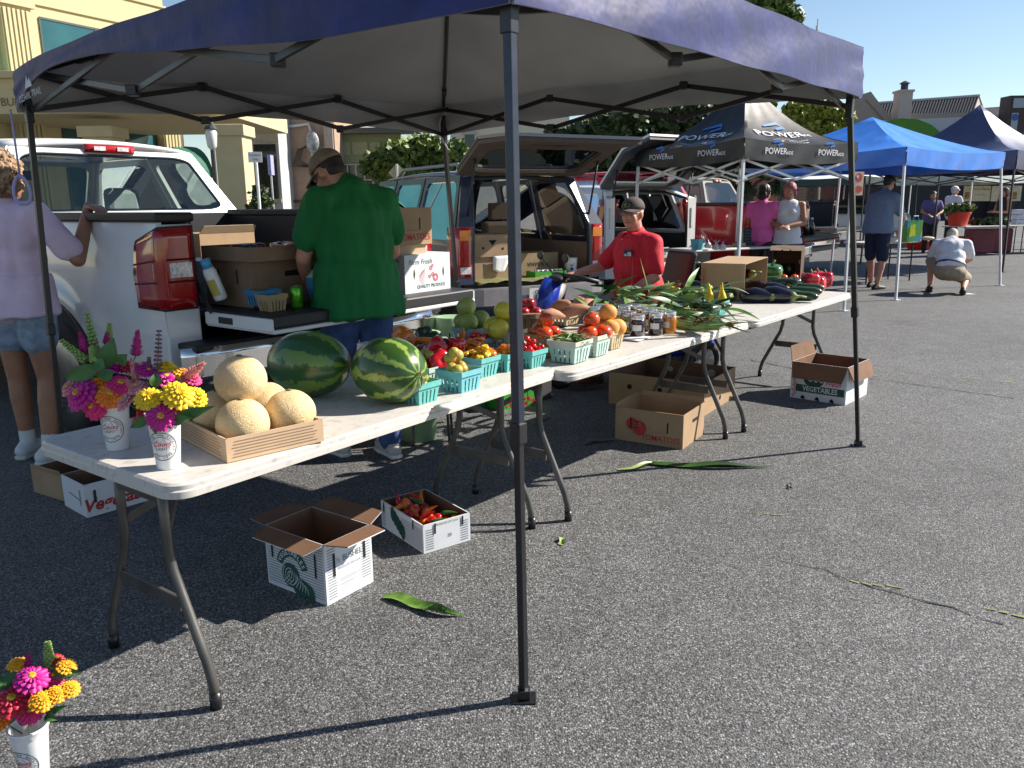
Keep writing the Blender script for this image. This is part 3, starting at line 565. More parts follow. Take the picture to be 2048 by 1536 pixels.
# ================= cardboard cartons and their printing
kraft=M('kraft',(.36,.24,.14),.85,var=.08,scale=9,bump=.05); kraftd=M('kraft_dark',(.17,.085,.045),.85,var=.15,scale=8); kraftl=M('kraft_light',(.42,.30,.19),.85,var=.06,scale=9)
wcard=M('card_white',(.62,.63,.66),.6,var=.05,scale=6); inkg=M('ink_green',(.01,.07,.05),.7,var=.1); inkr=M('ink_red',(.45,.03,.03),.7,var=.15,scale=30); inkp=M('ink_pink',(.6,.06,.13),.7); inkb=M('ink_black',(.02,.02,.02),.7); inkbr=M('ink_brown',(.12,.07,.04),.8); holem=M('hole_dark',(.008,.006,.005),.9)
def carton(label,N,Rr,Ll,h,out=None,inn=None,flaps=(),bottomz=0,th=.005,group=None,name='cardboard_box',decor=None,tops=None,lid=False,closed=False,low=None):
    """N near corner, Rr along x, Ll gives depth; flaps: list of (side, length, angle_deg below horizontal)"""
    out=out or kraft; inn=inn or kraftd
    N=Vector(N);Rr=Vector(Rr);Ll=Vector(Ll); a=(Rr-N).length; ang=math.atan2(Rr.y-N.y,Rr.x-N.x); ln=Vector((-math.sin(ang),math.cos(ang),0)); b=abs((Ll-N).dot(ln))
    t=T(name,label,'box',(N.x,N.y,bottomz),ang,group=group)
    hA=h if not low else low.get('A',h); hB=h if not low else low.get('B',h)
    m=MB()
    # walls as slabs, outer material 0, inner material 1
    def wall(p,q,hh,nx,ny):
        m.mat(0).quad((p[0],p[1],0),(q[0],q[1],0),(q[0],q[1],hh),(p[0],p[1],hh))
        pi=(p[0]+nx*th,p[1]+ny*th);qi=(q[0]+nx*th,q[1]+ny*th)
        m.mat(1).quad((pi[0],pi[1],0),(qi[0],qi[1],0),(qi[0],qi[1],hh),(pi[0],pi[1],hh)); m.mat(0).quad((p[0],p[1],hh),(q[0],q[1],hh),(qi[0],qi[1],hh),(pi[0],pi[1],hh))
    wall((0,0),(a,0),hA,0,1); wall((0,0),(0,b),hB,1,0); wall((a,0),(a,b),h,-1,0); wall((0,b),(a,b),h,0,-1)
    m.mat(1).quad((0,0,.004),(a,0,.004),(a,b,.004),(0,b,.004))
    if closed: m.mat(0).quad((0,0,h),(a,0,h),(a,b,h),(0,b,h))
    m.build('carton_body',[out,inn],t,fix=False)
    for s_,L_,an,*e in flaps:
        p,q,n={'A':((0,0),(a,0),(0,-1)),'B':((0,0),(0,b),(-1,0)),'C':((a,0),(a,b),(1,0)),'D':((0,b),(a,b),(0,1))}[s_]
        c,s2=math.cos(R(an)),math.sin(R(an)); tp=.012; f=MB()
        P=Vector((*p,h));Q=Vector((*q,h)); d=Vector((n[0]*c,n[1]*c,-s2))*L_; nn=Vector((n[0]*s2,n[1]*s2,c))*.002; cut=(Q-P).normalized()*min(tp*2,.03); f.mat(1)
        f.quad(P+nn,Q+nn,Q+d-cut+nn,P+d+cut+nn); f.mat(0).quad(P-nn,Q-nn,Q+d-cut-nn,P+d+cut-nn); f.quad(P+d+cut+nn,Q+d-cut+nn,Q+d-cut-nn,P+d+cut-nn)
        f.build('flap',[e[0] if e else out,inn],t,fix=False)
    fa=lambda x,z,o=.0015:(x,-o,z); fb=lambda x,z,o=.0015:(-o,b-x,z)
    if decor: decor(t,a,b,h,fa,fb)
    return t
def rr2(x0,z0,x1,z1,r,n=4):
    pts=[]
    for cx,cz,a0 in ((x1-r,z0+r,-90),(x1-r,z1-r,0),(x0+r,z1-r,90),(x0+r,z0+r,180)):
        for i in range(n+1): a=R(a0+90*i/n); pts.append((cx+r*math.cos(a),cz+r*math.sin(a)))
    return pts
def slot(m,f,x,z0,z1,w=.009): shape(m,rr2(x-w/2,z0,x+w/2,z1,w*.45),f)
def lines(m,f,x0,x1,zs,w=.0022):
    for z in zs: shape(m,[(x0,z-w/2),(x1,z-w/2),(x1,z+w/2),(x0,z+w/2)],f)
def scrib(m,x0,x1,z,h,f,w=None):
    n=int((x1-x0)/(h*.38))+2; rr=random.Random(int(z*1e4)+n); stroke(m,[(x0+(x1-x0)*i/n,z+(h/2)*(1 if i%2 else -1)*rr.uniform(.4,1)) for i in range(n+1)],w or h*.16,f)
def arctext(m,s,c,r,size,f,a_mid=90,step=None,down=False):
    step=step or size*.62/r; n=len(s)
    for i,ch in enumerate(s):
        a=R(a_mid)+(1 if down else -1)*(i-(n-1)/2)*step
        if ch==' ': continue
        rot=a-math.pi/2 if not down else a+math.pi/2; v,fc=textgeo(ch,size,bold=.02)
        m.add([f(c[0]+r*math.cos(a)+x*math.cos(rot)-y*math.sin(rot),c[1]+r*math.sin(a)+x*math.sin(rot)+y*math.cos(rot)) for x,y in v],fc)
# --- half bushel vegetable box
def dec_hb(t,a,b,h,fa,fb):
    m=MB(); zs=[.02+i*.0105 for i in range(int((h-.03)/.0105))]
    lines(m,fb,.01,b-.01,zs); lines(m,fa,.01,.05,zs); lines(m,fa,a-.055,a-.01,zs[2:]); m.build('ruled_lines',M('ink_navy',(.03,.05,.09),.7),t)
    m=MB(); c=(b*.45,h*.42); ring2(m,(c[0],c[1]-.01),.055,.09,lambda x,z:fb(x,z,.0022),a0=R(15),a1=R(165)); disc2(m,(c[0]-.01,c[1]-.03),.05,lambda x,z:fb(x,z,.0022)); disc2(m,(c[0]+.05,c[1]-.07),.05,lambda x,z:fb(x,z,.0024),ry=.04); disc2(m,(c[0]+.085,c[1]-.085),.035,lambda x,z:fb(x,z,.0026),ry=.045); m.build('vegetable_print',inkg,t)
    m=MB(); arctext(m,'VEGETABLES',(c[0],c[1]-.01),.072,.026,lambda x,z:fb(x,z,.003),step=R(14))
    for i in range(9): stroke(m,[(c[0]-.05+i*.017,c[1]-.06-.003*i),(c[0]-.02+i*.013,c[1]-.035-.004*i),(c[0]-.005+i*.009,c[1]-.0-.006*i)],.0025,lambda x,z:fb(x,z,.003))
    for k in range(3): ring2(m,(c[0]-.012,c[1]-.028),.012+k*.013,.0145+k*.013,lambda x,z:fb(x,z,.003),a0=.3+k,a1=4.4+k)
    m.build('print_white',wcard,t)
    m=MB(); put(m,'½ BUSHEL',.034,fa,at=(a*.5,h*.66),sx=.85); put(m,'PRODUCE OF U.S.A.',.013,fa,at=(a*.5,h*.52)); m.build('lettering',M('ink_grey',(.12,.15,.17),.7),t)
    m=MB()
    for i in range(3): lines(m,fa,a*.27,a*.75,[.035+i*.02],.0012)
    for i in range(4): scrib(m,a*.3,a*.58,.045+i*.012,.007,fa)
    for i in range(5): stroke(m,[(a*.6+i*.012,.06),(a*.6+i*.012,.09)],.001,fa)
    m.build('small_print',M('ink_grey2',(.3,.31,.33),.7),t)
    m=MB(); slot(m,lambda x,z:fb(x,z,.003),.04,h*.5,h*.93); slot(m,lambda x,z:fb(x,z,.003),b-.05,h*.4,h*.8); slot(m,lambda x,z:fa(x,z,.003),.042,h*.42,h*.8); slot(m,lambda x,z:fa(x,z,.003),a-.04,h*.5,h*.85); shape(m,rr2(a*.3,h*.86,a*.72,h*.97,.012),lambda x,z:fa(x,z,.003)); m.build('slot',holem,t)
P=G(655,1212);Q=G(747,1163);W=G(530,1168)
carton('open white half bushel vegetable box with brown flaps spread, nearest on the asphalt',P,Q,W,.235,wcard,kraftd,flaps=(('A',.10,-5,wcard),('B',.075,14,wcard),('C',.09,-12,wcard),('D',.12,4,wcard)),decor=dec_hb)
# --- low white box of peppers
def dec_pb(t,a,b,h,fa,fb):
    m=MB(); zs=[.015+i*.0105 for i in range(int((h-.03)/.0105))]; lines(m,fb,b*.5,b-.01,zs); lines(m,fb,.01,.04,zs); lines(m,fa,.01,.05,zs); lines(m,fa,a-.05,a-.01,zs); m.build('ruled_lines',M('ink_navy',(0,0,0)),t)
    m=MB(); f=lambda x,z:fb(x,z,.002)
    for i in range(5): disc2(m,(b*.3+i*.022,h*.75-i*.014),.02,f,ry=.035)
    m.build('vegetable_print',inkg,t); m=MB(); put(m,'PRODUCE OF U.S.A.',.013,fa,at=(a*.5,h*.9)); put(m,'30',.022,fa,at=(a*.55,h*.42)); m.build('lettering',inkb,t)
    m=MB(); slot(m,lambda x,z:fb(x,z,.003),.03,h*.6,h*.98); slot(m,lambda x,z:fb(x,z,.003),b*.78,h*.65,h*.98); slot(m,lambda x,z:fa(x,z,.003),a-.04,h*.65,h*.98); slot(m,lambda x,z:fa(x,z,.003),.055,h*.6,h*.98); m.build('slot',holem,t)
pb_N,pb_R,pb_L=G(848,1108),G(941,1080),G(771,1050)
carton('low white box full of red peppers on the asphalt under the first table',pb_N,pb_R,pb_L,.125,wcard,kraftd,decor=dec_pb)
# --- fresh vegetables box right
def dec_vb(t,a,b,h,fa,fb):
    # visible long face is face B (left to near corner), short face A
    m=MB(); f=lambda x,z:fb(x,z,.002); pl=[(b*.1,h*.20),(b*.1,h*.40),(b*.97,h*.40),(b*.97,h*.20)]; shape(m,pl,f); disc2(m,(b*.42,h*.56),.075,f,ry=.055); m.build('print_green',inkg,t)
    m=MB(); put(m,'VEGETABLES',.052,lambda x,z:fb(x,z,.003),at=(b*.54,h*.30),bold=.02,sx=.86)
    for i in range(6): ring2(m,(b*.36+i*.02,h*.55+.01*(i%2)),.006,.013,lambda x,z:fb(x,z,.003))
    m.build('lettering',wcard,t); m=MB(); put(m,'Fresh',.05,f,at=(b*.76,h*.50),shear=.4,bold=.015)
    for i in range(9): ring2(m,(b*.06+(i%2)*.012,h*(.08+i*.07)),.004,.009,f)
    m.build('lettering_pink',inkp,t)
    m=MB()
    for x in (.24,.5,.76): disc2(m,(b*x,.0),.016,lambda x,z:fb(x,z,.003),a0=0,a1=math.pi,ry=.03)
    disc2(m,(a*.5,0),.012,lambda x,z:fa(x,z,.003),a0=0,a1=math.pi,ry=.03); m.build('hand_hole',holem,t)
    m=MB()
    for i in range(7): scrib(m,a*.15,a*.7,h*.1+i*.024,.009,fa)
    m.build('small_print',M('ink_grey2',(0,0,0)),t)
vb=carton('white Fresh Vegetables box with folded brown flaps beside the right canopy leg',G(1690,811),G(1733,789),G(1579,794),.27,wcard,kraftd,flaps=(('A',.12,68,kraftl),('B',.12,72,kraftd),('C',.11,50,kraftl),('D',.11,-75,kraftd)),decor=dec_vb)
# --- tomato boxes
def dec_tom(t,a,b,h,fa,fb,face='B'):
    f=(lambda x,z:fb(x,z,.002)) if face=='B' else (lambda x,z:fa(x,z,.002)); W=b if face=='B' else a
    m=MB(); disc2(m,(W*.26,h*.55),W*.09,f); disc2(m,(W*.36,h*.45),W*.11,f); m.build('tomato_print',inkr,t)
    m=MB(); put(m,'TOMATOES',W*.115,f,at=(W*.68,h*.2),bold=.01,sx=.95); scrib(m,W*.55,W*.75,h*.4,W*.03,f); m.build('lettering',inkr,t)
    m=MB(); f2=(lambda x,z:fb(x,z,.003)) if face=='B' else (lambda x,z:fa(x,z,.003)); slot(m,f2,W*.24,h*.42,h*.75,.008); slot(m,f2,W*.78,h*.4,h*.72,.008)
    for k in range(3): ring2(m,(W*.36,h*.45),W*(.03+.025*k),W*(.035+.025*k),f2,a0=.4+k*.8,a1=2.6+k*.8) if 0 else None
    m.build('slot',holem,t)
    m=MB(); 
    for k in range(3): ring2(m,(W*.36,h*.45),W*(.035+.025*k),W*(.042+.025*k),f2,a0=.4+k*.8,a1=2.9+k*.8)
    m.build('print_line',kraft,t)
    if face=='B': m=MB(); shape(m,rr2(a*.42,h*.62,a*.66,h*.72,.008),lambda x,z:fa(x,z,.003)); m.build('hand_hole',holem,t)
carton('open brown tomatoes box with torn rim, in front under the middle table',G(1365,899),G(1407,868),G(1233,876),.205,kraft,kraft,flaps=(('C',.03,-60),('D',.02,-80)),decor=dec_tom)
def dec_ban(t,a,b,h,fa,fb):
    m=MB()
    for x,z in ((.2,.62),(.52,.62),(.4,.25)): disc2(m,(b*x+.02,h*z),.018,lambda x,z:fb(x,z,.002))
    disc2(m,(a*.5,h*.3),.018,lambda x,z:fa(x,z,.002)); disc2(m,(a*.25,h*.62),.016,lambda x,z:fa(x,z,.002)); m.build('vent_hole',holem,t)
    for x,r_ in ((.3,.02),(.75,.03)): m=MB(); disc2(m,(b*x,h*.72),r_,lambda x,z:(a-.0085,b-x,z)); m.build('far_hole',M('hole_light',(.45,.43,.4),.8),t)
carton('large open brown fruit box with round holes standing behind the tomatoes box',G(1407,833),G(1468,795),G(1285,775),.23,kraft,kraftd,decor=dec_ban)
def dec_lw(t,a,b,h,fa,fb):
    m=MB(); put(m,'Vegetables',.085,fa,at=(.17,h*.33),shear=.25,bold=.03); m.build('lettering',inkr,t); m=MB(); put(m,'Veg',.07,lambda x,z:fa(x,z,.002),at=(a*.8,h*.68)); slot(m,lambda x,z:fa(x,z,.003),.045,h*.4,h*.8,.012); slot(m,lambda x,z:fb(x,z,.003),b-.05,h*.3,h*.8,.006); stroke(m,[(b*.3,h*.55),(b*.8,h*.45)],.004,fb); m.build('lettering_dark',inkb,t)
carton('white vegetable carton in deep shade on the asphalt below the table left end',G(175,1036),G(300,1000),G(145,1007),.16,wcard,kraftd,decor=dec_lw,flaps=())
carton('brown carton standing behind the white carton at the left table end',G(137,1005),G(220,978),G(97,975),.13,kraft,kraftd,flaps=(('B',.03,-70),))
# green carton with tomato picture under tables
def dec_gr(t,a,b,h,fa,fb):
    m=MB(); rr=random.Random(3)
    for i in range(22): disc2(m,(a*rr.uniform(.05,.95),h*rr.uniform(.08,.4)),.012,lambda x,z:fa(x,z,.002),n=10)
    m.build('tomato_print',inkr,t)
carton('bright green carton with printed tomatoes on the ground behind the front canopy leg',G(1000,822),G(1082,806),G(985,780),.16,M('card_green',(.03,.3,.02),.6),kraftd,decor=dec_gr)
# --- cantaloupe tray
def dec_ct(t,a,b,h,fa,fb):
    m=MB(); zs=[h*(.18+.13*i) for i in range(6)]
    for i,z in enumerate(zs): lines(m,fa,.015+.004*(i%3),a-.02-.006*((i*2)%3),[z],.0014); lines(m,fb,.02,b-.03-.01*(i%3),[z],.0014)
    m.build('ruled_lines',inkbr,t)
tray=carton('low kraft tray with printed lines holding a pile of cantaloupes',G(455,926,.724),G(648,882,.724),G(275,880,.724),.068,M('kraft_tray',(.55,.38,.24),.8,var=.05),M('kraft_in',(.5,.33,.2),.8),bottomz=.724,name='cardboard_tray',decor=dec_ct,low=None)
# --- boxes on the far table end
def dec_cb(t,a,b,h,fa,fb):
    m=MB(); slot(m,lambda x,z:fb(x,z,.002),b*.6,h*.12,h*.55,.035); m.build('hand_hole',holem,t); m=MB()
    for i in range(16): lines(m,fb,b*.06+i*b*.056,b*.06+i*b*.056+.003,[h*.6],h*.7)
    m.build('ruled_lines',M('ink_tan',(.28,.18,.1),.8),t)
    m=MB(); f=lambda a_,b_:fb(b*.06-b_,h*.65+a_,.002); put(m,'FRESH',.03,f); m.build('lettering',inkr,t)
def openbox(label,N,Rr,Ll,h,out,inn,top_flap=0,dec=None):
    """carton lying on its side, open end toward face A (near, right hand side)"""
    a=(Rr-N).length; ang=math.atan2(Rr.y-N.y,Rr.x-N.x); ln=Vector((-math.sin(ang),math.cos(ang),0)); b=abs((Ll-N).dot(ln)); t=T('cardboard_box',label,'box',(N.x,N.y,TH+.003),ang); return t,a,b
N_,R_,L_=G(1487,602,TH+.003),G(1532,580,TH+.003),G(1420,590,TH+.003)
t,a,b=openbox('brown carton lying on its side with hand holes, open toward the peppers',N_,R_,L_,.27,kraft,kraft); h=.26; k=.005
m=MB(); m.box(0,0,0,a,b,k); m.box(0,0,h-k,a,b,h); m.box(0,0,k,k,b,h-k); m.box(a-k,0,k,a,b,h-k); m.box(k,b-k,k,a-k,b,h-k); m.build('carton_body',kraft,t)
m=MB(); fbx=lambda x,z:(-.002,b-x,z); slot(m,fbx,b*.6,h*.12,h*.5,.035); slot(m,lambda x,z:(x,b-k-.002,z),a*.5,h*.3,h*.6,.03); m.build('hand_hole',holem,t)
m=MB(); [lines(m,fbx,b*.06+i*b*.056,b*.06+i*b*.056+.003,[h*.7],h*.5) for i in range(16)]; m.build('ruled_lines',M('ink_tan',(.28,.18,.1),.8),t)
m=MB(); put(m,'FRESH',.04,lambda p,q:(-.0025,b-(b*.07-q),h*.65+p)); m.build('lettering',inkr,t)
N_,R_,L_=G(1599,568,TH+.003),G(1614,557,TH+.003),G(1534,570,TH+.003)
t,a,b=openbox('shade-tinted brown carton standing on its side, open to the camera, with pale notched flap',N_,R_,L_,.3,kraftd,kraftd); h=.31; a=.22
m=MB(); m.box(0,0,0,a,b,k); m.box(0,0,h-k,a,b,h); m.box(a-k,0,k,a,b,h-k); m.box(k,b-k,k,a-k,b,h-k); m.box(0,0,k,a,k,h-k); m.build('carton_body',M('kraft_shaded',(.07,.035,.02),.9),t)  # kraft colour darkened to carry the shade inside the open carton
m=MB(); n_=9; P=[(-.075,b*1.05),(-.075,b*.0-.02),(0,-.01),(0,b+.01)]; m.add([(0,-.01,h+.006),(0,b+.01,h+.006),(-.05,b*1.05,h-.03),(-.05,b*.68,h-.03),(-.04,b*.66,h-.024),(-.04,b*.62,h-.024),(-.05,b*.6,h-.03),(-.05,b*.4,h-.03),(-.04,b*.38,h-.024),(-.04,b*.34,h-.024),(-.05,b*.32,h-.03),(-.05,-.03,h-.03)],[tuple(range(12))]); m.build('flap',kraftl,t,solid=.003,fix=False)
m=MB(); disc2(m,(b*.9,h*.55),.022,lambda x,z:(a-k-.003,b-x,z)); disc2(m,(b*.65,h*.4),.014,lambda x,z:(a-k-.003,b-x,z)); m.build('round_hole',M('hole_light',(0,0,0)),t)
# ================= vehicles
def carpaint(name,c,rough=.25): return M(name,c,rough,var=.02,scale=2,coat=.6,spec=.5)
white=carpaint('paint_white',(.74,.74,.74)); blackp=M('plastic_black',(.015,.015,.017),.5,var=.1); rubber=M('rubber',(.018,.018,.018),.8,var=.2,scale=20,bump=.2); chrome=M('chrome',(.7,.7,.7),.12,metal=1,var=.03)
rim=M('rim_alloy',(.45,.45,.46),.3,metal=.8); lampr=M('lamp_red',(.35,.004,.006),.12,var=.15,scale=30,coat=1); lampc=M('lamp_clear',(.6,.58,.58),.1,var=.4,scale=60,coat=1); lampo=M('lamp_amber',(.7,.22,.01),.15,coat=1)
cglass=glass('car_glass',(.80,.90,.88),.88); pglass=glass('car_glass_dark',(.25,.28,.28),.5); seatg=M('seat_grey',(.3,.33,.33),.8); tanm=M('interior_tan',(.25,.17,.11),.85,var=.1,scale=6); inter=M('interior_dark',(.03,.03,.032),.8)
def frameof(root): return lambda m:m
def loop4(q,n=24,r=.18,ins=0):
    """rounded loop inside quad q (4 corner vectors) ; ins=relative inset per side"""
    q=[Vector(v) for v in q]; pts=[]
    for cx,cy,a0 in ((1-r,r,-90),(1-r,1-r,0),(r,1-r,90),(r,r,180)):
        for i in range(n//4):
            a=R(a0+90*i/(n//4-1)); pts.append((cx+r*math.cos(a),cy+r*math.sin(a)))
    out=[]
    for u,v in pts:
        u=ins+(1-2*ins)*u; v=ins*1.2+(1-2.4*ins)*v
        out.append(q[0].lerp(q[1],u).lerp(q[3].lerp(q[2],u),v))
    return out
def winpanel(m,q,ins=.08,r=.15,n=24,depth=Vector((0,0,0))):
    """frame ring between sharp outer quad and rounded hole; returns hole loop"""
    hole=loop4(q,n,r,ins); q=[Vector(v) for v in q]; k=n//4; vs=q+hole; fs=[]; cor=[1,2,3,0]
    for c in range(4):
        for i in range(k-1): fs.append((cor[c],4+c*k+i+1,4+c*k+i))
        a=4+c*k+k-1; b=4+((c+1)%4)*k; fs.append((cor[c],cor[(c+1)%4],b,a))
    m.add(vs,fs); return hole
def pane(hole,mat,parent,name='window',shift=(0,0,0)):
    m=MB(); m.add([v+Vector(shift) for v in hole],[tuple(range(len(hole)))]); return m.build(name,mat,parent,fix=False)
def wheel(parent,x,y,r=.39,w=.26,side=1,spokes=6):
    t=MB(); prof=[(r*.62,-w/2),(r*.9,-w/2),(r,-w*.36),(r,w*.36),(r*.9,w/2),(r*.62,w/2)]
    t.X=Matrix.Translation((x,y,r))@Matrix.Rotation(R(90),4,'Y'); t.lathe(prof+[prof[0]],28); ty=t.build('tyre',rubber,None,smooth=True); 
    wh=MB(); wh.X=t.X; wh.lathe([(r*.62,-w*.42*-side),(r*.55,-w*.3*-side),(.06,-w*.25*-side)],24); 
    for i in range(spokes): a=2*math.pi*i/spokes; wh.beam((0,0,side*w*.33),(r*.6*math.cos(a),r*.6*math.sin(a),side*w*.4),.06,.03)
    wh.lathe([(r*.6,side*w*.3),(r*.65,side*w*.47),(r*.6,side*w*.5)],24); wh.lathe([(.07,side*w*.25),(.06,side*w*.42),(.0,side*w*.43)],12)
    rm=wh.build('rim',rim,None,angle=30); g=T('wheel',None,None); g.parent=parent; ty.parent=g; rm.parent=g; return g
def sidepanel(m,x,ys,zb,zt,bulge=.03,side=1,nz=8,fl=None):
    ny=len(ys)
    def f(u,v):
        i=round(u*(ny-1)); y=ys[i]; a=zb(y);b=zt(y); z=a+(b-a)*v; zz=(z-.5)/.9
        return (side*(x+bulge*(1-(2*zz-1)**2)+(fl(y,z) if fl else 0)),y,z)
    m.grid(ny,nz,f)
def arch(y,cy,r,base):
    d=abs(y-cy); return base if d>=r else max(base,.38+math.sqrt(max(0,r*r-d*d)))
def pickup(name,label,pos,yaw,paint,detail=True,group=None,W=1.0,tail=0,hideint=False):
    t=T(name,label,'pickup truck',(pos[0],pos[1],0),R(yaw-90),group=group)
    RZ=1.36; WY=1.25; ar=.50
    ys=[0,.02,.1,.2,.35,.5,.6]+[WY-ar+2*ar*i/14 for i in range(15)]+[1.85,1.95,2.02]; ys=sorted(set(round(y,3) for y in ys if y<=2.02))
    flare=lambda y,z: .035*max(0,1-abs(math.hypot(y-WY,z-.38)-ar-.03)/.09)
    for s_ in (-1,1):
        bs=MB(); sidepanel(bs,W-.04,ys,lambda y:arch(y,WY,ar,.48),lambda y:RZ,.045,s_,12,flare); o=bs.build('bed_side',paint,t,smooth=True,fix=True)
        m=MB(); m.box(s_*(W-.2),0.01,.85,s_*(W-.17),2.0,RZ-.02); m.build('inner_wall',blackp,o)
        m=MB(); m.box(s_*(W-.21),-.01,RZ-.02,s_*(W+.005),2.02,RZ+.03); m.build('rail_cap',blackp,o,bevel=.012)
        # arch lip
        m=MB(); m.tube([(s_*(W+.012),WY+ar*math.cos(a),.38+ar*math.sin(a)) for a in [math.pi*i/16 for i in range(17)]],.02,6); m.build('wheel_lip',M('plastic_grey',(.05,.05,.055),.6),o,smooth=True)
        m=MB(); m.box(s_*(W-.32),WY-ar+.0,.4,s_*(W-.02),WY+ar,.9); m.X=Matrix.Identity(4); m.build('wheel_well',inter,o)
        wheel(t,s_*(W-.14),WY,side=s_); wheel(t,s_*(W-.14),4.75,side=s_)
        # tail lamp wraps the rear corner
        m=MB(); x0=s_*(W-.125); x1=s_*(W+.012); P=[]
        def lp(u,v,o=0): 
            z=.90+.42*v - (.03*u if v>.9 else 0); 
            if u<.45: return (s_*(W-.17+ .16*u/.45),-.028-o,z)
            w_=(u-.45)/.55; return (s_*(W+.01+.01*math.sin(math.pi*v)+o),-.02+.24*w_*(1-.15*v*v),z+(.0-.05*v)*w_)
        m.grid(12,8,lambda u,v:lp(u,v)); la=m.build('tail_light',lampr,t,smooth=True,solid=.02)
        m=MB(); m.grid(4,3,lambda u,v:lp(.05+.5*u,.38+.18*v,.012)); m.build('reverse_lamp',lampc,la,smooth=True)
        m=MB(); m.tube([lp(0,0),lp(0,1),lp(.45,1),lp(1,1),lp(1,.5),lp(1,0),lp(.45,0),lp(0,0)],.012,6); m.build('lamp_surround',blackp,la,smooth=True)
        m=MB()
        for k in (.33,.6): m.tube([lp(u/10,k,.008) for u in range(11)],.006,5)
        m.build('lamp_divider',M('lamp_deep',(.1,.001,.002),.2),la)
        m=MB(); m.box(s_*(W-.20),-.0,.48,s_*(W-.0),.022,RZ-.03); m.build('corner_panel',paint,t,bevel=.01)
    m=MB(); m.box(-W+.2,0,.84,W-.2,2.0,.87); m.build('bed_floor',blackp,t); m=MB(); m.box(-W+.15,2.0,.5,W-.15,2.04,RZ); m.build('bulkhead',blackp,t); m=MB(); m.box(-W+.08,.05,.42,W-.08,5.3,.5); m.box(-W+.25,.2,.35,W-.25,5,.6); m.build('chassis',inter,t)
    if tail is not None:
        g=T('tailgate',None,None); g.parent=t; hw=W-.21
        m=MB(); m.box(-hw,-.60,.815,hw,-.02,.878); m.build('tailgate_inner',blackp if name!='pickup_far' else paint,g,bevel=.012)
        m=MB(); m.box(-hw,-.61,.79,hw,-.03,.812); m.box(-hw-.008,-.60,.8,-hw+.01,-.03,.868); m.box(hw-.01,-.60,.8,hw+.008,-.03,.868); m.build('tailgate_skin',paint,g,bevel=.008)
        m=MB(); m.beam((-hw-.02,-.12,.87),(-hw-.03,.05,1.12),.006,.03); m.beam((hw+.02,-.12,.87),(hw+.03,.05,1.12),.006,.03); m.build('tailgate_strap',blackp,g)
        m=MB(); m.box(-hw-.014,-.28,.815,-hw-.006,-.16,.85); m.build('latch',blackp,g,bevel=.01)
    b=T('rear_bumper',None,None); b.parent=t
    m=MB(); m.grid(21,5,lambda u,v:((2*u-1)*(W+.0),-.16-.05*(1-(2*u-1)**2)+.10*max(0,abs(2*u-1)-.8)*3,.50+.2*v)); m.build('bumper_bar',chrome,b,smooth=True,solid=.02)
    m=MB(); m.box(-W+.05,-.17,.68,W-.05,.05,.715); m.box(-W+.1,-.12,.4,W-.1,.0,.5); m.build('bumper_step',blackp,b,bevel=.01)
    m=MB(); m.box(-.16,-.225,.56,.16,-.215,.70); p=m.build('license_plate',M('plate_white',(.6,.6,.58),.4),b,bevel=.004); m=MB(); put(m,'50T37' if detail else '1 725',.12,lambda a,c:(a,-.228,.63+c),sx=.75,bold=.01); m.build('plate_number',inkb,p)
    # cab
    c=T('cab',None,None); c.parent=t; hb,ht=W-.06,W-.31; yb,yt=2.08,2.3; zb,zt=1.36,1.83
    q=[(-hb,yb,zb),(hb,yb,zb),(ht,yt,zt),(-ht,yt,zt)]
    m=MB(); hole=winpanel(m,q,.055,.12); m.build('cab_back',paint,c,solid=.03)
    pane([v+Vector((0,-.02,0)) for v in hole],cglass,c,'rear_window')
    m=MB(); h2=winpanel(m,[Vector(v)+Vector((0,-.018,0)) for v in (hole[18],hole[5],hole[11],hole[17])],.03,.1) if 0 else None
    m=MB(); m.tube(hole+[hole[0]],.016,5); m.build('window_seal',blackp,c,smooth=True)
    m=MB(); m.grid(13,9,lambda u,v:((2*u-1)*(ht+.02*0)*(1+.04*math.sin(math.pi*v)),yt+(1.55-0)*v,zt+.055*math.sin(math.pi*u)**.6+.05*math.sin(math.pi*v)**.7)); m.build('roof',paint,c,smooth=True,solid=.03)
    wq=[(-hb,4.55,1.22),(hb,4.55,1.22),(ht,3.85,zt),(-ht,3.85,zt)]; m=MB(); hw_=winpanel(m,wq,.05,.1); m.build('windshield_frame',paint,c,solid=.03); pane(hw_,cglass,c,'windshield')
    for s_ in (-1,1):
        o=lambda p:(s_*p[0],p[1],p[2]); m=MB()
        h1=winpanel(m,[o((hb,yb,zb-.03)),o((hb,2.95,zb-.05)),o((ht,2.95,zt)),o((ht,yt,zt))],.09,.12); hh=winpanel(m,[o((hb,2.96,zb-.05)),o((hb,4.5,zb-.12)),o((ht,3.85,zt)),o((ht,2.96,zt))],.08,.12); m.build('door_frame',paint,c,solid=.03); pane(h1,cglass,c,'side_window'); pane(hh,cglass,c,'side_window')
        m=MB(); yl=[2.06+i*.25 for i in range(17)]; sidepanel(m,W-.04,[y for y in yl if y<5.5],lambda y:arch(y,4.75,.5,.45),lambda y:(zb-.03 if y<4.4 else zb-.12-.05*(y-4.4)),.04,s_,8); m.build('door_side',paint,c,smooth=True)
        m=MB(); m.box(s_*(W+.02),4.1,1.25,s_*(W+.25),4.2,1.48); m.build('wing_mirror',blackp,c,bevel=.03)
    m=MB(); m.grid(7,7,lambda u,v:((2*u-1)*(W-.03),4.5+1.15*v,1.25-.1*v**2+.04*math.sin(math.pi*u))); m.box(-W+.05,5.5,.5,W-.05,5.66,1.12); m.build('bonnet',paint,c,smooth=False,solid=.02)
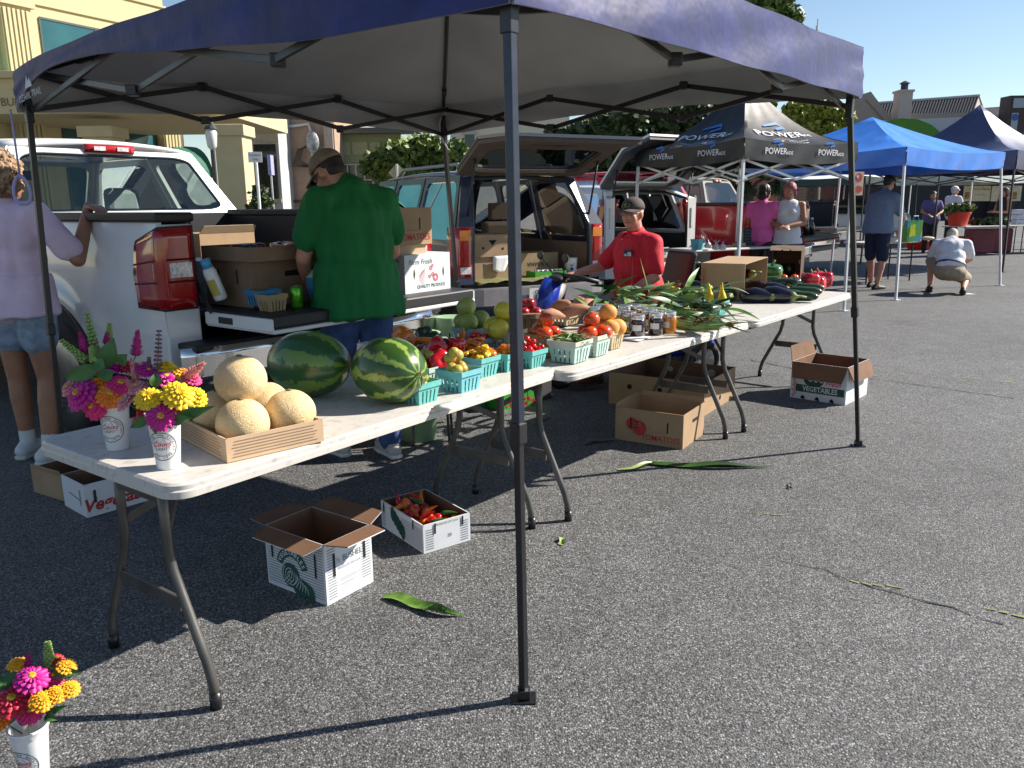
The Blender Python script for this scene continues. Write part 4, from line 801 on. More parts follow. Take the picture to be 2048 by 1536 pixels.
    if not hideint:
        m=MB()
        for x in (-.48,.48): 
            m.box(x-.26,3.0,.9,x+.26,3.16,1.38)
        m.build('seat',seatg,c,bevel=.05); 
        for x in (-.48,.48):
            m=MB(); m.box(x-.15,3.02,1.36,x+.15,3.13,1.58); m.build('headrest',seatg,c,bevel=.05)
        m=MB(); m.tube([(-.42+.19*math.cos(a),3.85-.04*math.sin(a),1.2+.18*math.sin(a)) for a in [i*math.pi/10 for i in range(21)]],.015,6); m.build('steering_wheel',blackp,c,smooth=True)
        m=MB(); m.box(-.14,3.9,1.66,.14,3.93,1.74); m.build('rear_view_mirror',blackp,c,bevel=.01); m=MB(); m.box(-W+.1,4.1,.9,W-.1,4.5,1.22); m.box(-W+.1,2.2,.6,W-.1,4.5,.9); m.build('dashboard',inter,c)
    m=MB(); m.grid(9,3,lambda u,v:((2*u-1)*.19,yt-.045+.02*(2*u-1)**2,zt-.015+.06*v)); hbk=m.build('high_brake_light',lampr,c,smooth=True,solid=.02); m=MB()
    for s_ in (-1,1): m.box(s_*.045,yt-.062,zt+0,s_*.13,yt-.054,zt+.03)
    m.build('cargo_lamp',lampc,hbk)
    return t
tr=pickup('pickup_truck','white pickup truck with lowered tailgate full of produce boxes, beside the tables',(-1.193,4.927),143.4,white)
pickup('pickup_truck','red pickup truck with open black bed behind the two women',(4.35,12.9),141,carpaint('paint_red',(.40,.012,.02)),False)
pickup('pickup_truck','tan gold pickup truck parked behind the red pickup bed',(6.3,16.6),141,carpaint('paint_gold',(.30,.27,.20)),False)
pickup('pickup_truck','black pickup or dark truck parked beyond the woman in pink',(4.4,21.0),141,carpaint('paint_dark',(.03,.03,.035)),False)
# hatch / suv
def wagon(name,label,pos,yaw,paint,inside,W=.88,L=4.5,H=1.72,lampz=(.75,1.2),liftmat=None,style='suv',gate_ang=8,glassm=None,rack=True):
    t=T(name,label,'suv' if style=='suv' else 'car',(pos[0],pos[1],0),R(yaw-90)); bz=.98 if style=='suv' else .95; ht=W-.2 if style=='suv' else W-.22; WY=.95
    gm=glassm or cglass; ytop=.30
    for s_ in (-1,1):
        o=lambda p:(s_*p[0],p[1],p[2]); m=MB(); ys=[0,.1,.25,.4]+[WY-.4+.8*i/12 for i in range(13)]+[1.5+i*.2 for i in range(9)]+[L-.95-.4+.8*i/12 for i in range(13)]+[L-.4,L-.1]
        sidepanel(m,W-.04,sorted(set(round(y,3) for y in ys)),lambda y:max(arch(y,WY,.4,.36),arch(y,L-.95,.4,.36)),lambda y:bz if y<L-1.3 else bz-.12*(y-L+1.3),.045,s_,8); m.build('body_side',paint,t,smooth=True)
        m=MB(); doors=[(.12,1.25,ytop,1.2),(1.28,2.15,1.24,2.1),(2.18,3.3,2.14,2.75)]; holes=[]
        for a,b,c,d in doors: holes.append(winpanel(m,[o((W-.01,a,bz)),o((W-.01,b,bz)),o((ht,d,H-.04)),o((ht,c,H-.04))],.07,.12))
        m.build('window_frame',paint,t,solid=.03)
        for h in holes: pane(h,gm,t,'side_window')
        wheel(t,s_*(W-.12),WY,.35,.22,s_); wheel(t,s_*(W-.12),L-.95,.35,.22,s_)
        m=MB(); z0,z1=lampz
        if style=='suv': m.grid(8,5,lambda u,v:(s_*(W-.14+.15*min(1,u*2)),-.01 if u<.5 else -.01+.22*(u-.5)*2,z0+(z1-z0)*v)); 
        else: m.grid(8,7,lambda u,v:(s_*(W-.16+.15*min(1,u*2)-.09*v*v),.0 if u<.5 else .22*(u-.5)*2+.0,z0+(z1-z0)*v))
        la=m.build('tail_light',lampr,t,smooth=True,solid=.03); m=MB()
        if style=='suv':
            m.box(s_*(W-.13),-.03,z1-.13,s_*(W-.01),-.022,z1-.03); m.build('indicator',lampo,la); m=MB(); m.box(s_*(W-.13),-.03,z0+.03,s_*(W-.01),-.022,z0+.1); m.build('reverse_lamp',lampc,la)
        else: m.box(s_*(W-.1),-.03,z0+.2,s_*(W-.06),-.022,z1-.12); m.build('lamp_core',paint,la)
        # rear pillar between lamp and roof
        m=MB(); m.add([o((W-.17,0,z1)),o((W-.0,0,z1)),o((ht+.0,ytop,H-.04)),o((ht-.12,ytop-.02,H-.04)),o((W-.17,-.0,.6)),o((W-.0,0.0,.6))],[(0,1,2,3),(4,5,1,0)]); m.build('rear_pillar',paint,t,solid=.04)
        m=MB(); m.tube([o((W-.16,0,.62)),o((W-.17,0,z1)),o((ht-.10,ytop-.02,H-.07)),(0,ytop-.03,H-.05)],.022,6); m.build('door_seal',blackp,t,smooth=True)
        m=MB(); m.quad(o((W-.08,.03,.45)),o((W-.08,2.4,.45)),o((ht-.04,2.4,bz)),o((W-.06,.03,bz))); m.build('inner_trim',inside,t,fix=False)
    m=MB(); m.grid(11,11,lambda u,v:((2*u-1)*ht*(1+.03*math.sin(math.pi*v)),ytop-.05+(2.75-ytop)*v,H-.05+.05*math.sin(math.pi*u)**.6+.04*math.sin(math.pi*v)**.6)); m.build('roof',paint,t,smooth=True,solid=.03)
    wq=[(-W+.06,L-.95,bz),(W-.06,L-.95,bz),(ht,2.72,H-.05),(-ht,2.72,H-.05)]; m=MB(); hw_=winpanel(m,wq,.05,.1); m.build('windshield_frame',paint,t,solid=.03); pane(hw_,cglass,t,'windshield')
    m=MB(); m.grid(6,6,lambda u,v:((2*u-1)*(W-.04),L-1.0+.95*v,bz+.02-.16*v*v+.03*math.sin(math.pi*u))); m.box(-W+.06,L-.12,.4,W-.06,L-.03,.85); m.build('bonnet',paint,t,solid=.02)
    m=MB(); m.box(-W+.1,.0,.56,W-.1,2.3,.6); m.build('cargo_floor',M('carpet_dark',(.04,.04,.045),.95),t)
    for x in (-.4,.4):
        m=MB(); m.box(x-.24,1.45,.6,x+.24,1.6,1.2); m.build('seat',inside,t,bevel=.05); m=MB(); m.box(x-.13,1.48,1.22,x+.13,1.58,1.42); m.tube([(x-.05,1.53,1.1),(x-.05,1.53,1.25)],.008,5); m.tube([(x+.05,1.53,1.1),(x+.05,1.53,1.25)],.008,5); m.build('headrest',inside,t,bevel=.045)
    m=MB(); m.grid(17,4,lambda u,v:((2*u-1)*(W+.01),-.12-.04*(1-(2*u-1)**2)+.12*max(0,abs(2*u-1)-.85)*5,.38+.17*v)); m.grid(17,2,lambda u,v:((2*u-1)*(W-.0),-.12-.04*(1-(2*u-1)**2)+.12*max(0,abs(2*u-1)-.85)*5+.14*v,.55)); m.build('rear_bumper',M('bumper_grey',(.22,.21,.22),.4) if style=='suv' else paint,t,smooth=False,solid=.02)
    # raised liftgate hinged at the roof
    g=T('liftgate',None,None,(0,ytop-.06,H-.02)); g.parent=t; g.rotation_euler=(R(-gate_ang),0,0)
    gl=1.12; yv=lambda s:-gl*s
    def P(x,s,z=0): return Vector((x,-gl*s,z+.06*math.sin(math.pi*s)))
    q=[P(-W+.12,0.0),P(W-.12,0),P(W-.05,.62,.03),P(-W+.05,.62,.03)]; m=MB(); hole=winpanel(m,q,.09,.15); lm=liftmat or inside
    m.quad(P(-W+.05,.62,.03),P(W-.05,.62,.03),P(W-.12,1,-.02),P(-W+.12,1,-.02)); m.build('gate_inner',lm,g,solid=.04)
    pane([v+Vector((0,0,.02)) for v in hole],pglass,g,'gate_window'); m=MB(); m.X=Matrix.Translation((0,0,.045)); h3=winpanel(m,q,.09,.15); m.quad(P(-W+.05,.62,.03),P(W-.05,.62,.03),P(W-.12,1.02,-.03),P(-W+.12,1.02,-.03)); m.build('gate_skin',paint,g,solid=.03)
    m=MB(); m.tube([P(-.3,.72,-.0),P(0,.70,-.02),P(.3,.72,0)],.03,6); m.build('gate_trim',lm,g,smooth=True)
    for s_ in (-1,1):
        a=Vector((s_*(W-.14),.06,1.25)); gm_=Matrix.Translation((0,ytop-.06,H-.02))@Matrix.Rotation(R(-gate_ang),4,'X'); b=gm_@P(s_*(W-.15),.35,-.03); m=MB(); m.tube([a,b],.011,6); m.build('gas_strut',blackp,t,smooth=True)
    if rack:
        for s_ in (-1,1):
            m=MB(); m.tube([(s_*(ht-.1),.5,H+.0),(s_*(ht-.1),.6,H+.09),(s_*(ht-.1),2.2,H+.09),(s_*(ht-.1),2.4,H)],.02,6); m.build('roof_rail',M('rack_grey',(.2,.2,.21),.4),t,smooth=True)
    m=MB(); m.box(-.16,-.2,.64 if style!='suv' else .42,.16,-.19,.78 if style!='suv' else .54); p=m.build('license_plate',M('plate_white',(0,0,0)),t); m=MB(); z=.71 if style!='suv' else .48; put(m,'8 725',.11,lambda a,c:(a,-.205,z+c),sx=.8); m.build('plate_number',inkb,p)
    return t
wagon('suv','dark blue suv with raised tailgate and tan interior full of cartons',(.24,8.65),118.5,carpaint('paint_blueblack',(.035,.042,.07)),tanm,W=.88,H=1.74,lampz=(.68,1.18),gate_ang=15,liftmat=M('gate_tan',(.09,.065,.05),.8),glassm=glass('tint',(.3,.35,.4),.6))
wagon('hatchback_car','white boxy hatchback with raised rear door and tall red tail lights behind the seated man',(2.016,11.64),124.7,white,inter,W=.88,L=4.1,H=1.62,lampz=(.85,1.45),style='hatch',gate_ang=34,liftmat=M('gate_grey',(.10,.10,.11),.7),rack=False,glassm=pglass)
# ================= people
skin=M('skin',(.50,.27,.18),.5,var=.10,scale=14,bump=.05,sss=.08); skint=M('skin_tan',(.36,.17,.10),.5,var=.12,scale=14,sss=.06); skino=M('skin_ruddy',(.52,.25,.17),.5,var=.14,scale=18,bump=.08,sss=.08)
eyew=M('eye_white',(.6,.58,.55),.25); eyed=M('eye_dark',(.03,.02,.015),.15); lipm=M('lip',(.38,.13,.10),.5)
denim=M('denim',(.035,.07,.19),.85,var=.25,scale=18,bump=.2); denl=M('denim_light',(.26,.33,.42),.85,var=.25,scale=22,bump=.2)
def J0(h=1.75):
    k=h/1.75; d=dict(pel=(0,0,.97),wai=(0,.0,1.10),che=(0,0,1.33),nek=(0,-.01,1.50),hed=(0,.02,1.64),
      shR=(.185,-.01,1.44),elR=(.235,-.03,1.16),wrR=(.235,.06,.92),shL=(-.185,-.01,1.44),elL=(-.235,-.03,1.16),wrL=(-.235,.06,.92),
      hiR=(.09,0,.94),knR=(.105,.02,.50),anR=(.11,-.03,.09),hiL=(-.09,0,.94),knL=(-.105,.02,.50),anL=(-.11,-.03,.09))
    return {a:Vector(v)*k for a,v in d.items()}
def hand(m,w,e,side,curl=.5,scale=1,fdir=None,spread=1):
    d=norm(fdir) if fdir else norm(w-e); up=Vector((0,0,1)) if abs(d.z)<.8 else Vector((side,0,0)); x=norm(d.cross(up)); n=norm(x.cross(d)); s=scale
    # palm
    for i in range(4):
        o=x*((i-1.5)*.02*s); m.cap(w+o*.5,w+d*.085*s+o,.014*s,.0125*s,8)
    for i,l in enumerate((.062,.075,.08,.068)):
        b=w+d*.088*s+x*((i-1.5)*.0215*s*spread); c=n*(-curl); d1=norm(d+c*.5); d2=norm(d+c*1.3); d3=norm(d+c*2.2)
        p1=b+d1*l*.45*s; p2=p1+d2*l*.33*s; p3=p2+d3*l*.25*s
        m.cap(b,p1,.0095*s,.009*s,8); m.cap(p1,p2,.009*s,.0082*s,8); m.cap(p2,p3,.0082*s,.0068*s,8)
    tx=x*side*-1
    b=w+d*.02*s+tx*.022*s; p1=w+d*.055*s+tx*.05*s-n*.012; p2=w+d*.085*s+tx*.06*s-n*.02*curl; m.cap(b,p1,.014*s,.011*s,8); m.cap(p1,p2,.011*s,.008*s,8)
def person(name,label,loc,face,J,skinm=skin,girth=1,shirt=None,sleeve=.55,pants=None,legl='long',shoes=None,hairm=None,hair='short',cap_=None,glasses=False,female=False,voxel=.012,tank=False,headdir=(0,1,0),curl=.4,belt=None,fold=.006,handdir={},shirtlen=0,hemflare=1.0,untuck=True,socks=None,headscale=1,faceage=0):
    t=T(name,label,'person',loc,R(face-90)); g=girth; m=MB(); V=J; hd=norm(headdir)
    # head frame
    hx=norm(hd.cross(Vector((0,0,1)))); hz=norm(hx.cross(hd)); H=Matrix((( *hx,0),(*hd,0),(*hz,0),(0,0,0,1))).transposed(); H=Matrix(((hx.x,hd.x,hz.x,V['hed'].x),(hx.y,hd.y,hz.y,V['hed'].y),(hx.z,hd.z,hz.z,V['hed'].z),(0,0,0,1))); hs=headscale
    def hp(x,y,z): return H@Vector((x*hs,y*hs,z*hs))
    # body
    tw=.155*g; td=.115*g
    def torso(m,inf=0,low=1,shd=1):
        p=V['pel'];w=V['wai'];c=V['che'];ns=V['nek']
        ax=norm((V['shR']-V['shL'])+(V['hiR']-V['hiL'])); 
        def ell(cc,rx,ry,rz,axz): 
            z=norm(axz); x=norm(ax-z*ax.dot(z)); y=norm(z.cross(x)); X=Matrix(((x.x,y.x,z.x),(x.y,y.y,z.y),(x.z,y.z,z.z))); m.ball(cc,(rx+inf,ry+inf,rz+inf),18,12,X=X)
        if low: ell(p,tw*(1.12 if female else 1.05),td*1.15,.13,w-p)
        ell(w.lerp(p,.3),tw*(.92 if female else 1.02),td*(1.05+.25*(g-1)),.13,c-p); ell(w.lerp(c,.4),tw*(.95 if female else 1.05),td*1.05,.16,c-w); ell(c,tw*1.08,td*1.05,.16,ns-w)
        ell(c.lerp(ns,.45),tw*1.0,td*.82,.10,ns-c)
        if female: 
            fy=norm(ax.cross(norm(ns-w)))*-1
            for s_ in (-1,1): m.ball(c+ax*s_*.07+fy*(-1)*-.085,(.055+inf*.5,.06+inf*.5,.055),12,8)
        for s_ in (('R','L') if shd else ()): m.cap(c.lerp(ns,.55),V['sh'+s_],.07*g+inf,.055*(.6+.4*g)+inf,12)
    torso(m)
    m.cap(V['nek']-norm(V['hed']-V['nek'])*.03,V['nek'].lerp(V['hed'],.75),.058*(.7+.3*g),.054*(.7+.3*g),14)
    m.ball(hp(0,-.012,.025),(.077*hs,.094*hs,.095*hs),20,14,X=H.to_3x3()); m.ball(hp(0,.018,-.035),(.062*hs,.075*hs,.085*hs),18,12,X=H.to_3x3()); m.ball(hp(0,.055,-.085),(.032*hs,.03*hs,.026*hs),12,8,X=H.to_3x3())
    m.cap(hp(0,.083,.012),hp(0,.108,-.028),.008*hs,.0135*hs,8)   # nose
    for s_ in (-1,1):
        m.cap(hp(s_*.02,.085,.028),hp(s_*.045,.075,.026),.009,.008,8); m.ball(hp(s_*.04,.062,-.03),(.022,.02,.022),10,8); m.cap(hp(s_*.012,.1,-.032),hp(s_*.012,.094,-.03),.008,.007,6)
        m.ball(hp(s_*.078,-.005,-.005),(.011*hs,.022*hs,.033*hs),10,8,X=H.to_3x3())
    m.cap(hp(-.02,.082,-.06),hp(.02,.082,-.06),.008,.008,8)
    for s_ in ('R','L'):
        sh,el,wr=V['sh'+s_],V['el'+s_],V['wr'+s_]; k=.75+.25*g; si=1 if s_=='R' else -1
        m.cap(sh,el,.052*k,.040*k,12); m.cap(el,el.lerp(wr,.4),.040*k,.039*k,12); m.cap(el.lerp(wr,.4),wr,.039*k,.026,12); hand(m,wr,el,si,curl=handdir.get('curl'+s_,curl),fdir=handdir.get(s_))
        h,kn,an=V['hi'+s_],V['kn'+s_],V['an'+s_]
        m.cap(h,kn,.088*k,.058*k,14); m.cap(kn,kn.lerp(an,.35),.056*k,.058*k,12); m.cap(kn.lerp(an,.35),an,.056*k,.036,12)
        if shoes is None or shoes=='bare': 
            f=V.get('to'+s_) or (an+Vector((0,.17,-.06))); m.cap(an+Vector((0,-.02,-.05)),an.lerp(f,.5),.034,.036,8); m.cap(an.lerp(f,.5),f,.036,.024,8)
    fuse(m,'body',skinm,voxel*.6 if voxel<.011 else voxel*.75,3,t)
    # face details
    m=MB()
    for s_ in (-1,1): m.ball(hp(s_*.032,.077,.008),(.0125,.008,.0075),10,8,X=H.to_3x3())
    e=m.build('eye',eyew,t,smooth=True); m=MB()
    for s_ in (-1,1): m.ball(hp(s_*.032,.084,.008),.0052,8,6)
    m.build('iris',eyed,e,smooth=True)
    m=MB(); m.cap(hp(-.022,.0895,-.062),hp(.022,.0895,-.062),.0045,.0045,8); m.build('mouth',lipm,t,smooth=True)
    def wr_(amp,ff=1):
        def d(co): 
            return max(-.004,amp*(.25+noise.noise(Vector((co.x*12*ff,co.y*12*ff,co.z*2.4)))+.5*noise.noise(Vector((co.x*22,co.y*22,co.z*7+4)))))
        return d
    if shirt:
        m=MB(); torso(m,.018,1 if untuck else 0,0 if tank else 1); hem=V['pel']+ (V['pel']-V['wai'])*shirtlen
        if untuck: 
            ax=norm(V['hiR']-V['hiL']); zz=norm(V['wai']-V['pel']); yy=zz.cross(ax); X=Matrix(((ax.x,yy.x,zz.x),(ax.y,yy.y,zz.y),(ax.z,yy.z,zz.z)))
            vs=[];fs=[];n=24
            for i,(q,r_) in enumerate(((1.0,1.0),(.5,1.08),(0,1.13*hemflare),(-.0,1.0))):
                c=hem.lerp(V['wai'],q) if i<3 else hem
                for k in range(n): a=2*math.pi*k/n; vs.append(c+X@Vector((math.cos(a)*tw*1.12*r_,math.sin(a)*td*1.28*r_,0)))
            vs.append(V['wai']); vs.append(hem)
            for i in range(2):
                for k in range(n): fs.append((i*n+k,i*n+(k+1)%n,(i+1)*n+(k+1)%n,(i+1)*n+k))
            for k in range(n): fs.append((k,4*n,(k+1)%n)) ; fs.append((2*n+k,2*n+(k+1)%n,4*n+1))
            vs2=vs
            m.add(vs2,fs)
        if not tank:
            for s_ in ('R','L'):
                sh,el,wr=V['sh'+s_],V['el'+s_],V['wr'+s_]; k=.75+.25*g
                if sleeve<=1: m.cap(sh,sh.lerp(el,sleeve),.066*k+.006,.062*k+.006,14)
                else: m.cap(sh,el,.06*k,.05*k,14); m.cap(el,el.lerp(wr,sleeve-1),.05*k,.042,14)
            m.cap(V['nek']-norm(V['hed']-V['nek'])*.045,V['nek']-norm(V['hed']-V['nek'])*.005,.085*(.7+.3*g),.068*(.7+.3*g),14)
        else: m.ball(V['che'].lerp(V['nek'],.4),(.12,.1,.12),12,8)
        o=fuse(m,'shirt',shirt,voxel,3,t,disp=wr_(fold))
    if pants:
        m=MB(); ax=norm(V['hiR']-V['hiL']); m.cap(V['hiL']+Vector((0,0,.0)),V['hiR'],.115*(.6+.4*g),.115*(.6+.4*g),14); m.ball(V['pel'],(tw*1.1+.012,td*1.25,.115),16,10); m.ball(V['pel'].lerp(V['wai'],.45),(tw*1.02+.012,td*1.15,.09),16,10)
        for s_ in ('R','L'):
            h,kn,an=V['hi'+s_],V['kn'+s_],V['an'+s_]; k=.75+.25*g
            if legl=='long': m.cap(h,kn,.105*k,.078*k,14); m.cap(kn,an+(kn-an)*.06,.078*k,.068,14)
            elif legl=='knee': m.cap(h,kn+(h-kn)*.02,.108*k,.088*k,14)
            else: m.cap(h,h.lerp(kn,.45),.108*k,.1*k,14)
        fuse(m,'trousers' if legl=='long' else 'shorts',pants,voxel,3,t,disp=wr_(fold*.9))
    if belt: 
        m=MB(); c=V['pel'].lerp(V['wai'],.75); ax=norm(V['hiR']-V['hiL']); zz=norm(V['wai']-V['pel']); yy=zz.cross(ax); m.tube([c+ax*math.cos(a)*(tw*1.02+.012)+yy*math.sin(a)*(td*1.1+.012) for a in [i*math.pi/12 for i in range(25)]],.016,6,cap=False); m.build('belt',belt,t,smooth=True)
    if shoes and shoes!='bare':
        for s_ in ('R','L'):
            an=V['an'+s_]; kn=V['kn'+s_]; to=V.get('to'+s_) or Vector((an.x*1.15,an.y+.17,an.z-.05)); f=norm(to-an-Vector((0,0,(to-an).z))) if abs((to-an).x)+abs((to-an).y)>.01 else Vector((0,1,0)); sx=norm(f.cross(Vector((0,0,1)))); z0=an.z-.085
            m=MB(); b=an.copy(); b.z=z0+.045
            m.cap(b-f*.05,b+f*.04,.043,.045,12); m.cap(b+f*.04,b+f*.15-Vector((0,0,.008)),.046,.036,12); m.cap(b-f*.03+Vector((0,0,.02)),an+Vector((0,0,-.01)),.04,.04,12)
            sh=fuse(m,'shoe',shoes[0],.008,2,t); m=MB(); pts=[(-.095,.0),(-.08,.036),(.0,.038),(.09,.05),(.16,.042),(.195,.0),(.16,-.042),(.09,-.05),(0,-.038),(-.08,-.036)]
            m.prism(pts,0,.022,lambda a,c,h:b+f*a+sx*c+Vector((0,0,z0-b.z+h))); m.build('sole',shoes[1],sh,bevel=.006)
            if socks: m=MB(); m.cap(an,an.lerp(kn,.18),.042,.043,12); m.build('sock',socks,t,smooth=True)
    # hair & hat
    if hair=='short': m=MB(); m.ball(hp(0,-.028,.038),(.079*hs,.084*hs,.090*hs),16,12,X=H.to_3x3()); m.ball(hp(0,-.05,-.01),(.069*hs,.055*hs,.06*hs),14,10,X=H.to_3x3()); fuse(m,'hair',hairm,.008,2,t,disp=wr_(.003,3))
    elif hair=='bob': m=MB(); m.ball(hp(0,-.025,.035),(.088,.098,.095),16,12,X=H.to_3x3()); m.ball(hp(0,-.055,-.04),(.082,.06,.075),14,10,X=H.to_3x3()); [m.cap(hp(s_*.07,.0,.03),hp(s_*.072,-.005,-.055),.025,.02,8) for s_ in (-1,1)]; fuse(m,'hair',hairm,.009,2,t,disp=wr_(.005,3))
    elif hair=='long': m=MB(); m.ball(hp(0,-.025,.035),(.088,.098,.095),16,12,X=H.to_3x3()); m.cap(hp(0,-.06,0),hp(0,-.1,-.28),.07,.05,10); [m.cap(hp(s_*.07,.0,.03),hp(s_*.075,-.04,-.16),.028,.02,8) for s_ in (-1,1)]; fuse(m,'hair',hairm,.01,2,t,disp=wr_(.007,3))
    elif hair=='curly':
        m=MB(); rr=random.Random(5); m.ball(hp(0,-.03,.02),(.1,.11,.12),16,12); 
        for i in range(150):
            d=norm((rr.gauss(0,1),rr.gauss(-.45,1),rr.gauss(.1,1))); 
            if d.y>.55 and d.z<.3: continue
            m.ball(hp(d.x*.105,-.03+d.y*.11,.015+d.z*.125),rr.uniform(.016,.03),8,6)
        o=fuse(m,'hair',hairm,.006,1,t,disp=lambda co:.012*noise.noise(co*60)+.006*noise.noise(co*130))
        m=MB()
        for i in range(420):
            d=norm((rr.gauss(0,1),rr.gauss(-.4,1),rr.gauss(.1,1)))
            if d.y>.5 and d.z<.3: continue
            p=hp(d.x*.115,-.03+d.y*.12,.015+d.z*.137); a=rr.uniform(0,6); u_=norm(d.cross((rr.random(),rr.random(),1))); v_=d.cross(u_); m.tube([p+(u_*math.cos(a+k)+v_*math.sin(a+k))*.012+d*(k*.004-.01) for k in (0,1,2,3,4,5)],.0022,4)
        m.build('hair_curls',hairm,t,smooth=True)
    if cap_:
        m=MB(); X=H.to_3x3()
        m.grid(24,9,lambda u,v:hp(math.cos(2*math.pi*u)*.088*math.cos(v*math.pi/2*.98),-.014+math.sin(2*math.pi*u)*.104*math.cos(v*math.pi/2*.98),.038+.09*math.sin(v*math.pi/2)**.9),close_u=True)
        c=m.build('cap',cap_,t,smooth=True,solid=.004); m=MB(); m.grid(13,5,lambda u,v:hp((2*u-1)*(.082-.012*v),.045+.045*math.sin(math.pi*u)*1.0+v*.075*math.sin(math.pi*u)**.5,.042-.018*(2*u-1)**2-.018*v)); m.build('brim',cap_,c,smooth=True,solid=.004); m=MB(); m.ball(hp(0,-.014,.128),.006,8,6); m.build('button',cap_,c)
    if glasses:
        m=MB(); gm=M('frame_gold',(.35,.3,.22),.3,metal=.6) if glasses!='dark' else blackp
        for s_ in (-1,1):
            m.tube([hp(s_*.034+.024*math.cos(a),.1,.006+.018*math.sin(a)) for a in [i*math.pi/8 for i in range(17)]],.0018 if glasses!='dark' else .003,5,cap=False); m.tube([hp(s_*.058,.098,.01),hp(s_*.08,.06,.01),hp(s_*.083,-.0,.008)],.0018 if glasses!='dark' else .0035,5)
        m.tube([hp(-.01,.103,.01),hp(0,.107,.013),hp(.01,.103,.01)],.0018,5); gg=m.build('glasses',gm,t,smooth=True); m=MB()
        for s_ in (-1,1): disc2(m,(s_*.034,.006),.023,lambda a,b:hp(a,.1,b),ry=.017)
        m.build('lens',glass('lens',(.75,.75,.72),.7) if glasses!='dark' else blackp,gg)
    return t,hp
def Jm(h,**kw):
    J=J0(h)
    for k,v in kw.items(): J[k]=Vector(v)
    return J
# --- man in green tee, seen from behind, leaning over the tailgate
gs=M('shirt_green',(.006,.15,.035),.85,var=.12,scale=3,bump=1,stretch=(5,5,1.3),detail=4); haird=M('hair_dark',(.03,.022,.018),.6,var=.4,scale=60,bump=.5); capb=M('cap_khaki',(.24,.19,.14),.9,var=.15,scale=30,bump=.15)
snk=M('sneaker_grey',(.42,.4,.37),.6,var=.2,scale=20); sole=M('sole_white',(.6,.58,.54),.6)
J=Jm(1.75,hed=(-.05,.17,1.585),nek=(0,.06,1.51),che=(0,.03,1.32),wai=(0,.0,1.10),shR=(.205,.0,1.44),shL=(-.205,.0,1.44),elR=(.27,.06,1.15),wrR=(.20,.28,1.02),elL=(-.27,.08,1.14),wrL=(-.16,.30,.99),anR=(.10,-.12,.085),anL=(-.12,.10,.085),knR=(.10,-.03,.5),knL=(-.11,.09,.5))
gpos=(G(740,922)+G(800,903))/2
person('person','man in green tee shirt and khaki cap seen from behind at the tailgate',(gpos.x-.12,gpos.y+.05,0),128,J,skino,1.27,gs,.62,denim,'long',(snk,sole),haird,'short',capb,'dark',voxel=.012,headdir=(-.42,.75,-.62),shirtlen=1.15,hemflare=1.08,fold=.022)
# --- woman at left with curly hair, hand on the truck rail
pk=M('shirt_lilac',(.74,.56,.70),.85,var=.08,scale=10,bump=.08); hcur=M('hair_curly',(.30,.19,.11),.6,var=.7,scale=50,bump=.6)
wp=G(32,885); 
J=Jm(1.68,wrR=(.315,.255,1.425),elR=(.36,.08,1.14),shR=(.19,.02,1.38),knR=(.10,.03,.48),anR=(.12,-.05,.085),anL=(-.10,.02,.085))
person('person','woman with curly brown hair, lilac shirt and denim shorts, hand on the white truck',(-2.74,4.45,0),75,J,skint,1.08,pk,.75,denl,'short',(M('sneaker_white',(.6,.62,.62),.6),sole),hcur,'curly',female=True,voxel=.011,headdir=(.12,1,-.05),handdir={'R':(.93,-.37,-.10),'curlR':.35},shirtlen=.75,hemflare=1.05,fold=.011,socks=M('sock_white',(.6,.6,.6),.8))
# --- seated veteran in red polo
red=M('shirt_red',(.58,.008,.025),.75,var=.08,scale=5,bump=.8,stretch=(3,3,1.5),detail=4); khk=M('trousers_stone',(.36,.32,.26),.85,var=.08,scale=12,bump=.08); capn=M('cap_brown',(.075,.055,.055),.85,var=.12,scale=30,bump=.1); hgrey=M('hair_grey',(.5,.5,.5),.7)
sp=Vector((1.03,6.42,0))
J=Jm(1.74,pel=(0,0,.66),wai=(0,.03,.80),che=(0,.03,1.00),nek=(0,.05,1.18),hed=(0,.085,1.325),shR=(.195,.02,1.10),shL=(-.195,.02,1.10),elR=(.27,.20,.90),wrR=(.20,.46,.87),elL=(-.29,.05,.86),wrL=(-.2,.26,.72),hiR=(.1,.02,.62),hiL=(-.1,.02,.62),knR=(.15,.43,.62),knL=(-.15,.43,.60),anR=(.14,.52,.18),anL=(-.14,.50,.12))
pv,hpv=person('person','seated older man in red polo shirt, dark cap and glasses on a blue mobility scooter',(sp.x,sp.y,0),205,J,skino,1.25,red,.75,khk,'long',(M('shoe_brown',(.10,.045,.03),.5),M('sole_dark',(.05,.04,.04),.7)),hgrey,'short',capn,True,voxel=.011,headdir=(-.55,.85,-.02),curl=1.0,handdir={'R':(-.1,.9,-.1),'curlR':1.2},fold=.008,shirtlen=.2)
m=MB(); f=lambda a,b:hpv(a,.098-.2*(a*a)*4,b+.0); disc2(m,(0,.07),.036,lambda a,b:hpv(a,.0955-a*a*6-(b-.07)*.55,b),ry=.026); k=m.build('cap_patch',inkb,pv); m=MB(); arctext(m,'U.S. ARMY',(0,.058),.022,.013,lambda a,b:hpv(a,.099-a*a*6-(b-.07)*.55,b),step=R(17)); put(m,'VETERAN',.012,lambda a,b:hpv(a,.099-a*a*6-(b-.07)*.55,b),at=(0,.056)); m.build('patch_lettering',M('thread_gold',(.5,.42,.08),.7),k)
m=MB(); 
for i,z in enumerate((1.13,1.08,1.03)): m.ball((.0,.175-.01*i,z),.005,8,6)
